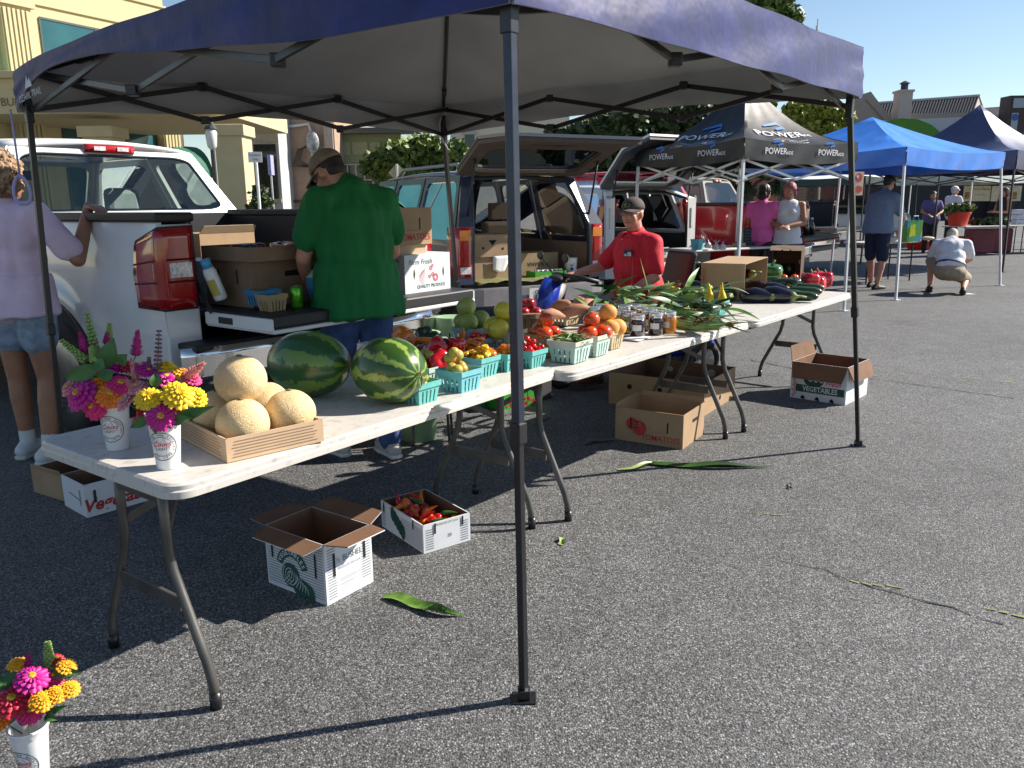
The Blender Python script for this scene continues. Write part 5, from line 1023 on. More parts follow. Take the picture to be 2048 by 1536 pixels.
m.build('shirt_button',sole,pv); m=MB(); m.X=Matrix.Translation((-.10,.178,1.03))@Matrix.Rotation(R(12),4,'Z')@Matrix.Rotation(R(-10),4,'X'); m.box(-.045,-.0,-.025,.04,.012,.028); k=m.build('name_badge',M('badge_navy',(.01,.02,.08),.4),pv,bevel=.003); m=MB(); m.X=Matrix.Translation((-.10,.178,1.03))@Matrix.Rotation(R(12),4,'Z')@Matrix.Rotation(R(-10),4,'X'); m.box(-.04,.0125,-.02,-.005,.014,.012); m.box(.0,.0125,-.02,.036,.014,-.004); m.build('badge_label',wcard,k)
m=MB(); m.grid(9,3,lambda u,v:(Vector((.0,.05,1.185))+Vector((math.cos(math.pi*(1.5+2*u*.92+.08))*(.09+.03*v),-math.sin(math.pi*(1.5+2*u*.92+.08))*(.08+.035*v),-.035*v)))); m.build('collar',red,pv,smooth=True,solid=.006)
# --- background people
def bg(label,px,py,face,h,J=None,**kw):
    p=G(px,py); return person('person',label,(p.x,p.y,0),face,J or J0(h),voxel=.016,**kw)
pinkm=M('shirt_pink',(.75,.13,.42),.8,var=.05); wht=M('shirt_white',(.62,.62,.68),.85,var=.05,bump=.08); blk2=M('trousers_black',(.02,.02,.025),.85); bluem=M('shirt_greyblue',(.15,.20,.30),.85,var=.08); navs=M('shorts_navy',(.012,.018,.05),.85); kkh=M('shorts_khaki',(.30,.24,.17),.85,var=.08); sand=M('sandal_black',(.015,.013,.012),.6)
hplum=M('hair_plum',(.22,.06,.07),.6,var=.3,scale=40); hblk=M('hair_black',(.012,.01,.012),.5)
J=Jm(1.62,wrR=(.10,.24,1.02),elR=(.22,.05,1.10),wrL=(-.06,.26,1.02),elL=(-.22,.05,1.10))
bg('woman with short black hair in bright pink tee shirt beside the red pickup',1516,598,48,1.62,J,skinm=skint,shirt=pinkm,sleeve=.5,pants=blk2,shoes=(sand,sand),hairm=hblk,hair='bob',female=True,headdir=(.2,1,-.3),fold=.006,shirtlen=.5)
J=Jm(1.64,wrR=(.03,.26,1.06),elR=(.23,.06,1.10),wrL=(-.03,.26,1.06),elL=(-.23,.06,1.10))
bg('woman with plum coloured hair in white tank top facing the camera side',1566,600,242,1.62,J,skinm=skint,shirt=wht,tank=True,pants=denim,shoes=(sand,sand),hairm=hplum,hair='bob',female=True,headdir=(.1,1,-.35),fold=.005,shirtlen=.8,hemflare=1.12)
J=Jm(1.82,hed=(0,.18,1.66),nek=(0,.10,1.53),che=(0,.06,1.36),shR=(.2,.08,1.44),shL=(-.2,.08,1.44),wrR=(.10,.42,.92),elR=(.24,.26,1.12),wrL=(-.27,.22,.93),elL=(-.28,.10,1.17),anR=(.14,-.10,.07),anL=(-.14,.14,.07),knR=(.13,-.0,.5))
bg('man in grey blue tee shirt and black cap reaching over the small table',1745,577,30,1.82,J,skinm=skino,girth=1.25,shirt=bluem,sleeve=.7,pants=navs,legl='knee',shoes=(sand,sand),hairm=haird,hair='short',cap_=M('cap_black',(.012,.012,.014),.8),glasses='dark',headdir=(-.05,1,-.5),shirtlen=.9,fold=.01)
J=Jm(1.75,pel=(0,-.10,.34),wai=(.0,-.02,.47),che=(-.02,.10,.66),nek=(-.02,.22,.80),hed=(-.02,.34,.84),shR=(.19,.14,.74),shL=(-.21,.16,.74),elR=(.26,.30,.52),wrR=(.12,.50,.40),elL=(-.28,.30,.52),wrL=(-.16,.48,.30),hiR=(.10,-.08,.32),hiL=(-.10,-.08,.34),knR=(.22,.32,.22),knL=(-.26,.30,.47),anR=(.20,-.08,.10),anL=(-.25,.22,.09),toR=(.2,.06,.03),toL=(-.27,.38,.04))
bg('man crouching on the asphalt in white shirt, khaki shorts and black belt seen from behind',1895,588,62,1.75,J,skinm=skino,girth=1.15,shirt=wht,sleeve=.75,pants=kkh,legl='knee',shoes=(sand,sand),hairm=M('hair_blond',(.45,.4,.33),.7),hair='short',headdir=(0,1,-.5),belt=M('belt_black',(.01,.01,.01),.5),untuck=False,fold=.008)
def bgY(label,px,ytop,Y,h,face,J=None,**kw):
    p=at(px,ytop,Y); return person('person',label,(p.x,p.y,0),face,J or J0(h),voxel=.022,**kw)
J=Jm(1.58,wrR=(.1,.3,1.0),wrL=(-.1,.3,1.0),elR=(.24,.1,1.08),elL=(-.24,.1,1.08))
bgY('woman with dark pinned hair in purple top behind the leafy red tub',1868,376,21.5,1.74,250,J,skinm=skint,shirt=M('shirt_purple',(.10,.09,.22),.85),pants=blk2,shoes=(sand,sand),hairm=hblk,hair='bob',female=True,girth=1.15)
J=Jm(1.72,wrR=(.25,.35,1.2),wrL=(-.2,.35,1.15),elR=(.26,.1,1.1),elL=(-.26,.1,1.1))
bgY('person in pale shirt and white cap talking with raised hands at the far stall',1912,358,22.0,1.84,20,J,skinm=skint,shirt=wht,sleeve=.6,pants=blk2,shoes=(sand,sand),hairm=hgrey,hair='short',cap_=M('cap_white',(.6,.6,.6),.8))
J=Jm(1.66,wrR=(.1,.32,1.05),wrL=(-.1,.32,1.05),elR=(.24,.05,1.05),elL=(-.24,.05,1.05))
bgY('woman with long dark hair in black sleeveless top behind the tomato baskets',2012,370,22.0,1.76,190,J,skinm=skint,shirt=M('shirt_black',(.012,.012,.014),.8),tank=True,pants=kkh,legl='knee',shoes=(sand,sand),hairm=M('hair_darkred',(.04,.015,.012),.6),hair='long',female=True)
# ================= produce
def TB(px,py,dz=0): return G(px,py,TH+dz)
# --- quart basket
teal_=M('basket_teal',(.12,.42,.40),.8,var=.12,scale=14,bump=.1); tpale=M('basket_pale',(.42,.56,.52),.8,var=.1,scale=14,bump=.1); natw=M('basket_wood',(.50,.40,.25),.8,var=.15,scale=10,bump=.1,stretch=(1,1,6)); bgrey=M('basket_grey',(.30,.36,.38),.8,var=.1); bblue=M('basket_blue',(.05,.22,.40),.8,var=.1)
def basket_mesh(W=.135,D=.135,H=.085,tp=.8,pint=False):
    m=MB(); n=5; b=lambda s:s*tp
    def side(p0,p1,q0,q1,nx):
        # bottom p0-p1, top q0-q1
        p0,p1,q0,q1=map(Vector,(p0,p1,q0,q1)); z=.62
        for i in range(n):
            a=i/n+(.035 if i else 0); c=(i+1)/n-(.035 if i<n-1 else 0)
            A=p0.lerp(p1,a);B=p0.lerp(p1,c);C=p0.lerp(p1,c).lerp(q0.lerp(q1,c),z);D_=p0.lerp(p1,a).lerp(q0.lerp(q1,a),z); m.quad(A,B,C,D_)
        m.quad(p0.lerp(q0,z),p1.lerp(q1,z),q1,q0)
    w,d=W/2,D/2; bw,bd=w*tp,d*tp
    side((-bw,-bd,0),(bw,-bd,0),(-w,-d,H),(w,-d,H),0); side((bw,-bd,0),(bw,bd,0),(w,-d,H),(w,d,H),0); side((bw,bd,0),(-bw,bd,0),(w,d,H),(-w,d,H),0); side((-bw,bd,0),(-bw,-bd,0),(-w,d,H),(-w,-d,H),0); m.quad((-bw,-bd,.002),(bw,-bd,.002),(bw,bd,.002),(-bw,bd,.002)); m.quad((-bw,-bd,.02),(bw,-bd,.02),(bw,bd,.02),(-bw,bd,.02)); return m
def rim_mesh(W=.135,D=.135,H=.085):
    m=MB(); w,d=W/2+.0025,D/2+.0025; z0,z1=H-.018,H+.002; k=.985
    for (a,b) in (((-w,-d),(w,-d)),((w,-d),(w,d)),((w,d),(-w,d)),((-w,d),(-w,-d))):
        m.quad((a[0]*k,a[1]*k,z0),(b[0]*k,b[1]*k,z0),(b[0],b[1],z1),(a[0],a[1],z1))
    return m
def basket(label,P,ang,mat,rimmat=None,W=.135,D=.135,H=.085,group='small square produce baskets on the tables',name='produce_basket',tp=.8):
    t=T(name,label,'basket',P,ang,group=group); basket_mesh(W,D,H,tp).build('basket_shell',mat,t,solid=.0018,fix=False); rim_mesh(W,D,H).build('basket_rim',rimmat or mat,t,solid=.003,fix=False); return t
# --- fruit prototypes (meshes only)
PROTO={}
def proto(name,fn,mats,smooth=True): 
    if name not in PROTO: m=fn(); PROTO[name]=m.mesh(name,mats,smooth)
    return PROTO[name]
def item(name,kind,P,rot=(0,0,0),s=1,label='',cat='',group=None,parts=None):
    me=PROTO[kind]; o=bpy.data.objects.new(name,me); COL.objects.link(o); o.location=P; o.rotation_euler=rot; o.scale=s if hasattr(s,'__len__') else (s,s,s); tag(o,label,cat,group)
    for pk in (parts or []):
        c=bpy.data.objects.new(pk.split('@')[0],PROTO[pk]); COL.objects.link(c); c.parent=o
    return o
def lump(r,amp=.04,f=3,sx=1,sz=.85,dent=.2): 
    def mod(d):
        q=1+amp*noise.noise(Vector(d)*f); 
        if d.z>.6: q-=dent*(d.z-.6)**2*2
        return q
    def fn(): m=MB(); m.ball((0,0,r*sz),(r*sx,r,r*sz),20,14,mod); return m
    return fn
tomr=M('tomato_red',(.62,.06,.012),.18,var=0,scale=3,col2=(.70,.13,.02),thr=(.4,.7),coat=.4); tomd=M('tomato_deep',(.30,.015,.02),.22,var=.15,scale=4,coat=.3); cher=M('cherry_red',(.65,.01,.01),.15,var=.05,coat=.5)
peach=M('peach_skin',(.70,.36,.07),.6,var=0,scale=9,col2=(.55,.10,.03),thr=(.45,.62)); appg=M('melon_green',(.30,.36,.08),.4,var=.08,scale=8); appy=M('melon_yellow',(.62,.52,.04),.3,var=.06,scale=8,coat=.2); plum=M('plum_blush',(.42,.36,.06),.35,var=0,scale=16,col2=(.38,.10,.04),thr=(.45,.7)); stemg=M('stem_green',(.10,.17,.04),.6); stembr=M('stem_brown',(.16,.12,.06),.8)
leafg=M('leaf_husk',(.055,.13,.018),.45,var=.0,scale=14,col2=(.16,.28,.05),thr=(.4,.62),stretch=(1,1,1)); leafd=M('leaf_deep',(.03,.09,.015),.45,var=.25,scale=10)
proto('tomato',lump(.036,.06,2.2,1,.88,.25),tomr); proto('tomatod',lump(.04,.06,2.2,1,.9,.25),tomd); proto('cherry',lump(.013,.02,2,1,1,.1),cher); proto('peach',lump(.042,.03,1.6,1,.95,.2),peach); proto('greenmelon',lump(.05,.04,1.5,1,.95,.1),appg); proto('yellowmelon',lump(.05,.04,1.5,1,.95,.1),appy); proto('plum',lump(.021,.03,2,1,.95,.15),plum)
def calyx(z,r=.012,k=5):
    def fn():
        m=MB(); 
        for i in range(k):
            a=2*math.pi*i/k; m.add([(0,0,z),(r*.5*math.cos(a-.35),r*.5*math.sin(a-.35),z+.001),(r*math.cos(a),r*math.sin(a),z-.002),(r*.5*math.cos(a+.35),r*.5*math.sin(a+.35),z+.001)],[(0,1,2,3)])
        m.tube([(0,0,z-.002),(.002,0,z+.008)],.0018,5); return m
    return fn
proto('calyx@t',calyx(.0625),stemg)
# peppers
def bellf(r=.036,h=.075,lobes=4,depth=.16):
    def fn():
        m=MB(); pr=[(0.001,.006),(r*.45,.0),(r*.78,.008),(r*.9,.025),(r*.97,h*.55),(r,h*.75),(r*.86,h*.95),(r*.5,h*1.0),(r*.18,h*.93),(0.001,h*.91)]
        m.lathe(pr,24,mod=lambda t,z,q:1+depth*(abs(math.cos(lobes*t/2))-.6)); return m
    return fn
def stemf(z,l=.022,r=.004,bend=.008):
    def fn(): m=MB(); m.tube([(0,0,z),(bend*.3,0,z+l*.6),(bend,0,z+l)],[r*1.6,r,r*1.2],7); return m
    return fn
def cone(l,r,bend=.01,taper=.1):
    def fn():
        m=MB(); n=9; m.tube([(bend*math.sin(i/(n-1)*2.2),0,l*i/(n-1)) for i in range(n)],[r*max(.05,(math.sin(min(1,(i+.35)/2.2)*math.pi/2)))*(1-(1-taper)*(i/(n-1))**1.6) for i in range(n)],12); return m
    return fn
bellr=M('pepper_red',(.55,.006,.015),.15,var=.08,scale=6,coat=.5); bellg=M('pepper_green',(.035,.11,.012),.15,var=.2,scale=8,coat=.5); belldk=M('pepper_dark',(.012,.035,.01),.15,var=.3,scale=10,coat=.5); bello=M('pepper_orange',(.72,.17,.006),.18,var=.1,scale=8,coat=.4); belly=M('pepper_yellow',(.75,.42,.01),.2,var=.12,scale=20,coat=.4); bellm=M('pepper_maroon',(.16,.005,.015),.15,var=0,scale=14,col2=(.02,.03,.01),thr=(.5,.65),coat=.5)
for nm,mt in (('bellr',bellr),('bellg',bellg),('belldk',belldk),('bello',bello),('bellm',bellm)): proto(nm,bellf(),mt)
for nm,mt in (('haby',belly),('habo',bello)): proto(nm,bellf(.017,.03,3,.35),mt)
for nm,mt in (('longo',bello),('longr',bellr),('longg',bellg),('longdk',belldk),('longm',bellm)): proto(nm,cone(.12,.022,.02),mt)
proto('stem@b',stemf(.068),stemg); proto('stem@l',lambda:stemf(-.004,-.028,.0035)(),stemg)
# watermelon
def wm_mat(name,dark,light,yel=None,sc=13,th=.6):
    m=bpy.data.materials.new(name); m.use_nodes=True; n=m.node_tree; b=n.nodes['Principled BSDF']; L=n.links; tc=n.nodes.new('ShaderNodeTexCoord'); sx=n.nodes.new('ShaderNodeSeparateXYZ'); L.new(tc.outputs['Object'],sx.inputs[0])
    at_=n.nodes.new('ShaderNodeMath'); at_.operation='ARCTAN2'; L.new(sx.outputs[1],at_.inputs[0]); L.new(sx.outputs[2],at_.inputs[1])
    nz=n.nodes.new('ShaderNodeTexNoise'); nz.inputs['Scale'].default_value=16; nz.inputs['Detail'].default_value=5; L.new(tc.outputs['Object'],nz.inputs['Vector'])
    ma=n.nodes.new('ShaderNodeMath'); ma.operation='MULTIPLY_ADD'; ma.inputs[1].default_value=.75; L.new(nz.outputs[0],ma.inputs[0]); L.new(at_.outputs[0],ma.inputs[2])
    mu=n.nodes.new('ShaderNodeMath'); mu.operation='MULTIPLY'; mu.inputs[1].default_value=sc; L.new(ma.outputs[0],mu.inputs[0]); si=n.nodes.new('ShaderNodeMath'); si.operation='SINE'; L.new(mu.outputs[0],si.inputs[0])
    n2=n.nodes.new('ShaderNodeTexNoise'); n2.inputs['Scale'].default_value=60; n2.inputs['Detail'].default_value=4; L.new(tc.outputs['Object'],n2.inputs['Vector']); ad=n.nodes.new('ShaderNodeMath'); ad.operation='MULTIPLY_ADD'; ad.inputs[1].default_value=2.2; L.new(n2.outputs[0],ad.inputs[0]); L.new(si.outputs[0],ad.inputs[2])
    rp=n.nodes.new('ShaderNodeValToRGB'); rp.color_ramp.elements[0].position=.85 if not yel else 1.2; e=rp.color_ramp.elements; e[0].position=th; e[0].color=(*dark,1); e[1].position=th+.1; e[1].color=(*light,1)
    mr=n.nodes.new('ShaderNodeMapRange'); mr.inputs[1].default_value=-.5; mr.inputs[2].default_value=2.9; L.new(ad.outputs[0],mr.inputs[0]); L.new(mr.outputs[0],rp.inputs[0]); L.new(rp.outputs[0],b.inputs['Base Color'])
    b.inputs['Roughness'].default_value=.28; b.inputs['Coat Weight'].default_value=.25; return m
def watermelon(label,P,rz,s,mat,tilt=0):
    t=T('watermelon',label,'watermelon',P,0,rot=(0,tilt,rz),group='watermelons on the first table'); m=MB(); m.X=Matrix.Translation((0,0,s[2])); m.ball((0,0,0),s,40,28,lambda d:1+.008*noise.noise(Vector(d)*3)); o=m.build('rind',mat,t,smooth=True); o.location=(0,0,s[2]); 
    for v in o.data.vertices: v.co.z-=s[2]
    m=MB(); m.tube([(s[0]*.98,0,s[2]+.003),(s[0]+.012,.002,s[2]+.012),(s[0]+.018,.004,s[2]-.008),(s[0]+.01,.006,s[2]-.035)],[.004,.0035,.003,.002],6); m.build('stem',stembr,t,smooth=True); return t
wb=TB(744,824); watermelon('striped green watermelon with curled stem, right of the darker one',(wb.x+.045,wb.y+.135,TH+.001),R(-42),(.152,.122,.118),wm_mat('rind_striped',(.030,.080,.012),(.22,.32,.06),sc=9,th=.58))
wb=TB(585,812); watermelon('dark green smooth watermelon behind the cantaloupes',(wb.x+.03,wb.y+.15,TH+.001),R(-22),(.165,.125,.122),wm_mat('rind_dark',(.022,.085,.02),(.12,.22,.035),sc=6,th=.52))
# cantaloupes
cm=bpy.data.materials.new('cantaloupe_skin'); cm.use_nodes=True; n=cm.node_tree; b=n.nodes['Principled BSDF']; tc=n.nodes.new('ShaderNodeTexCoord'); nz=n.nodes.new('ShaderNodeTexNoise'); nz.inputs['Scale'].default_value=9; nz.inputs['Detail'].default_value=6; nz.inputs['Roughness'].default_value=.7; vo=n.nodes.new('ShaderNodeTexVoronoi'); vo.feature='DISTANCE_TO_EDGE'; vo.inputs['Scale'].default_value=150
w2=n.nodes.new('ShaderNodeTexNoise'); w2.inputs['Scale'].default_value=40; mx=n.nodes.new('ShaderNodeMix'); mx.data_type='VECTOR'; mx.inputs[0].default_value=.03; L=n.links; L.new(tc.outputs['Object'],w2.inputs['Vector']); L.new(tc.outputs['Object'],mx.inputs[4]); L.new(w2.outputs['Color'],mx.inputs[5]); L.new(mx.outputs[1],vo.inputs['Vector']); L.new(tc.outputs['Object'],nz.inputs['Vector'])
rp=n.nodes.new('ShaderNodeValToRGB'); e=rp.color_ramp.elements; e[0].position=.3; e[0].color=(.66,.44,.20,1); e[1].position=.55; e[1].color=(.78,.60,.34,1); k=e.new(.74); k.color=(.44,.26,.13,1); L.new(nz.outputs[0],rp.inputs[0]); L.new(rp.outputs[0],b.inputs['Base Color'])
r2=n.nodes.new('ShaderNodeValToRGB'); r2.color_ramp.elements[0].position=.0; r2.color_ramp.elements[0].color=(1,1,1,1); r2.color_ramp.elements[1].position=.12; r2.color_ramp.elements[1].color=(0,0,0,1); L.new(vo.outputs[0],r2.inputs[0]); bp=n.nodes.new('ShaderNodeBump'); bp.inputs['Strength'].default_value=.7; bp.inputs['Distance'].default_value=.0015; L.new(r2.outputs[0],bp.inputs['Height']); L.new(bp.outputs[0],b.inputs['Normal']); b.inputs['Roughness'].default_value=.75
def cant(): m=MB(); m.ball((0,0,.074),(.076,.076,.074),28,20,lambda d:1+.012*math.cos(9*math.atan2(d.y,d.x))*(1-abs(d.z))-.03*max(0,d.z-.9)*8); return m
proto('cant',cant,cm); proto('scar@c',lambda:(lambda m:m.lathe([(.009,.0),(.008,.004),(.0,.003)],10,(0,0,.1455)))(MB()),stembr)
tw_=tray.matrix_world if False else Matrix.Translation(tray.location)@Matrix.Rotation(tray.rotation_euler.z,4,'Z')
for (x,y,z,rt,lb) in ((.09,.085,.004,(1.2,.4,0),'cantaloupe at the front corner of the kraft tray'),(.245,.095,.004,(.9,.2,2.4),'cantaloupe at the right end of the kraft tray'),(.085,.245,.004,(-.5,.9,1),'cantaloupe at the left of the tray behind the flowers'),(.24,.25,.004,(.4,-.9,1),'cantaloupe at the back right of the kraft tray'),(.125,.155,.118,(1.1,0,.7),'cantaloupe on top of the pile in the kraft tray')):
    item('cantaloupe','cant',tw_@Vector((x,y,z)) if abs(rt[0])<-1 else (tw_@Vector((x,y,z+.0))),(0,0,0),1,lb,'melon','cantaloupes in the kraft tray',['scar@c']).rotation_euler=(0,0,rt[2])
# --- baskets on table one and fillings
rb=random.Random(11)
def fill(bk,kind,n,r,H,label,cat,name,group,parts=None,s=1,spread=.045,zr=None,rotr=None):
    """pile n items in a basket: bottom grid then top"""
    placed=[]; M_=Matrix.Translation(bk.location)@Matrix.Rotation(bk.rotation_euler.z,4,'Z')
    for i in range(n):
        for tr_ in range(60):
            x,y=rb.uniform(-spread,spread),rb.uniform(-spread,spread); z=H-r*.9
            for (a,b,c) in placed:
                d2=(a-x)**2+(b-y)**2
                if d2<(2*r*.9)**2: z=max(z,c+math.sqrt((2*r*.9)**2-d2))
            if z<H+r*.75: break
        placed.append((x,y,z)); rot=rotr() if rotr else (rb.uniform(-.5,.5),rb.uniform(-.5,.5),rb.uniform(0,6))
        item(name,kind,M_@Vector((x,y,z-r)),rot,s*rb.uniform(.9,1.1),label,cat,group,parts)
A1=A0+R(3)
def bx(label,px,py,mat,rim=None,off=(0,0),**kw):
    P=TB(px,py); a=A1; ux=Vector((math.cos(a),math.sin(a),0)); vx=Vector((-ux.y,ux.x,0)); W=kw.get('W',.135);D=kw.get('D',.135); P=P+ux*W*.40+vx*D*.40; P.z=TH+.001; return basket(label,P,a,mat,rim,**kw)
b=bx('teal basket of small yellow green figs, leftmost beside the striped watermelon',838,811,teal_,W=.115,D=.12,H=.075); fill(b,'plum',7,.02,.07,'yellow green fig in the leftmost teal basket','fig','fig','figs in the leftmost teal basket',s=1.05,spread=.03)
b=bx('pale teal basket of blushing plums behind the fig basket',858,772,tpale,W=.115,D=.12,H=.07); fill(b,'plum',8,.02,.065,'blushing plum in the pale basket behind the figs','plum','plum','plums in the pale basket',spread=.032)
b=bx('light turquoise basket of plums in front of the red bell peppers',923,787,M('basket_sky',(.16,.46,.52),.8,var=.1,bump=.1),W=.125,D=.125,H=.08); fill(b,'plum',9,.021,.075,'blushing plum in the turquoise basket','plum','plum','plums in the turquoise basket',s=1.05,spread=.035)
b=bx('teal basket of yellow orange habanero peppers',962,757,teal_,W=.125,D=.125,H=.08); fill(b,'haby',18,.014,.08,'yellow orange habanero in the teal basket','pepper','habanero_pepper','habaneros in the teal basket',spread=.042)
b=bx('pale basket of orange and green small peppers behind the habaneros',950,735,tpale,W=.125,D=.125,H=.07); fill(b,'habo',10,.016,.08,'orange small pepper in the pale back basket','pepper','small_pepper','small orange peppers in back basket',spread=.045,s=1.3)
b=bx('teal basket of orange peppers half hidden by the front canopy leg',1014,745,teal_,W=.11,D=.11,H=.075); fill(b,'habo',9,.014,.075,'orange pepper in the basket behind the canopy leg','pepper','small_pepper','orange peppers behind the canopy leg',spread=.035,s=1.2)
b=bx('teal basket of red cherry tomatoes right of the front canopy leg',1063,738,teal_,W=.115,D=.115,H=.075); fill(b,'cherry',26,.0125,.075,'red cherry tomato in the teal basket','tomato','cherry_tomato','cherry tomatoes in the teal basket',spread=.043)
# --- second table baskets
def bn(label,px,py,mat,rim=None,**kw): return bx(label,px,py,mat,rim,**kw)
beans=bn('whitish basket of green beans at the front of the middle table',1148,728,tpale,M('rim_white',(.55,.53,.45),.8),W=.145,D=.145,H=.095)
def beanf(): m=MB(); m.tube([(-.05,0,0),(-.025,.004,.002),(0,.006,.003),(.025,.004,.002),(.05,-.002,0)],[.001,.0035,.004,.0035,.001],6); return m
proto('bean',beanf,M('bean_green',(.13,.2,.05),.5,var=.15,scale=20)); Mb=Matrix.Translation(beans.location)@Matrix.Rotation(beans.rotation_euler.z,4,'Z')
for i in range(90):
    r_=math.sqrt(rb.random()); a=rb.uniform(0,6.3); x,y=r_*.058*math.cos(a),r_*.058*math.sin(a); z=.085+.03*(1-r_**2)*rb.uniform(.4,1.1); item('green_bean','bean',Mb@Vector((x*.8,y*.8,z)),(rb.uniform(-.3,.3),rb.uniform(-.35,.35),rb.gauss(0,.7)),1,'green bean in the pile in the whitish basket','bean','green beans in the whitish basket')
def pyr(bk,kind,r,label,cat,name,group,H,parts=None,pos=None,s=1):
    Mx=Matrix.Translation(bk.location)@Matrix.Rotation(bk.rotation_euler.z,4,'Z'); pos=pos or [(-r*1.05,-r*.6,0),(r*1.0,-r*.7,0),(0,r*1.1,0),(0,-r*.0,r*1.55)]
    for i,p in enumerate(pos): item(name,kind,Mx@Vector((p[0],p[1],H-r*.75+p[2])),(rb.uniform(-.5,.5),rb.uniform(-.5,.5),rb.uniform(0,6)),s*rb.uniform(.95,1.05),label,cat,group,parts)
b=bn('pale turquoise basket of four big red tomatoes',1192,714,tpale,M('rim_white',(0,0,0)),W=.13,D=.13,H=.095); pyr(b,'tomato',.04,'big red tomato in the pale turquoise basket','tomato','tomato','tomatoes in the pale turquoise basket',.1,['calyx@t'],s=1.12)
b=bn('natural wooden basket of peaches beside the jars',1222,700,natw,W=.125,D=.125,H=.09); pyr(b,'peach',.042,'fuzzy orange peach in the natural basket','peach','peach','peaches in the natural basket',.095,pos=[(-.03,-.025,0),(.045,-.03,0),(0,.045,0),(-.02,-.01,.07)],s=1.02)
b=bn('brown wooden basket of four red tomatoes behind the beans',1098,715,M('basket_brown',(.36,.2,.09),.8,var=.15,scale=12,bump=.1),W=.15,D=.14,H=.1); pyr(b,'tomato',.038,'red tomato in the brown wooden basket','tomato','tomato','tomatoes in the brown wooden basket',.1,['calyx@t'],s=1.05)
b=bx('pale wooden basket of yellow melons behind the front canopy leg',1016,702,M('basket_cream',(.45,.42,.33),.8,var=.1),W=.15,D=.15,H=.09); pyr(b,'yellowmelon',.045,'smooth yellow round melon in the pale wooden basket','melon','yellow_melon','yellow melons behind the canopy leg',.095,pos=[(-.05,-.02,.0),(.045,-.03,0),(0,.05,0),(-.025,0,.08)])
b=bx('grey basket of pale green round melons beyond the orange peppers',950,690,bgrey,W=.15,D=.15,H=.08); pyr(b,'greenmelon',.045,'pale green round melon in the grey basket','melon','green_melon','green melons in the grey basket',.095,pos=[(-.045,-.02,0),(.05,-.02,0),(0,.05,0),(-.03,0,.08)])
b=bx('low basket of dark red cherry tomatoes behind the peppers',955,706,bgrey,W=.12,D=.12,H=.06); fill(b,'cherry',12,.014,.062,'dark red cherry tomato behind the orange peppers','tomato','cherry_tomato','cherry tomatoes behind the peppers',spread=.04,s=1.2)
# bushel basket of dark tomatoes standing beyond the tables
def bushel(label,P,r=.16,h=.22,mat=None,inv=False,group=None,top=None):
    t=T('bushel_basket',label,'basket',P,group=group); m=MB(); n=20
    for i in range(n):
        a=2*math.pi*i/n; c=2*math.pi*(i+.9)/n; m.quad((r*.8*math.cos(a),r*.8*math.sin(a),0),(r*.8*math.cos(c),r*.8*math.sin(c),0),(r*math.cos(c),r*math.sin(c),h),(r*math.cos(a),r*math.sin(a),h))
    m.lathe([(.001,.01),(r*.8,.01)],20); m.build('staves',mat,t,solid=.003,fix=False); m=MB(); m.lathe([(r+.002,h-.03),(r+.006,h-.03),(r+.008,h+.004),(r-.004,h+.004)],28); m.lathe([(r*.9,h*.45),(r*.93,h*.45),(r*.94,h*.55),(r*.9,h*.55)],28); m.build('hoop',mat,t,smooth=False); return t
bp_=Vector((.10,5.75,.41)); bsk=bushel('round wooden bushel basket of dark red tomatoes beyond the yellow melons',bp_,.16,.24,M('stave_wood',(.26,.15,.08),.8,var=.2,scale=12))
for i,(x,y,z) in enumerate(((-.08,-.05,0),(.0,-.08,0),(.08,-.04,0),(-.05,.06,0),(.05,.07,0),(0,0,.05),(-.09,.02,0),(.04,-.02,.055))): item('tomato','tomatod',bp_+Vector((x,y,.205+z)),(rb.uniform(-.4,.4),rb.uniform(-.4,.4),i),1.15,'dark red tomato in the round bushel basket','tomato','dark tomatoes in the bushel basket')
cr_=MB(); cr_.box(-.15,-.13,0,.15,.13,.408); k=cr_.build('upturned_crate',M('crate_dark',(.03,.03,.035),.7),bevel=.01,label='dark upturned crate standing under the bushel basket of dark tomatoes',cat='crate'); k.location=(bp_.x,bp_.y,0); k.rotation_euler.z=A0
# sweet potato basket
b=bn('wooden basket of sweet potatoes behind the brown tomato basket',1132,652,natw,W=.15,D=.14,H=.06)
proto('sweetp',lambda:(lambda m:m.tube([(-.075,0,0),(-.05,.005,.0),(0,.01,.004),(.04,.004,0),(.08,-.01,-.004)],[.006,.025,.032,.024,.005],12))(MB()),M('sweet_potato',(.42,.19,.11),.7,var=.15,scale=12,bump=.2))
for px,py,rz,sc in ((1122,612,2.6,1.1),(1150,622,.1,1.15),(1160,604,1.9,1.0),(1178,610,.9,1.1),(1105,630,.5,1)): P=G(px,py,TH+.09); item('sweet_potato','sweetp',P,(.2,rb.uniform(-.3,.3),rz),sc,'knobbly sweet potato piled in the wooden basket','sweet potato','sweet potatoes in the basket')
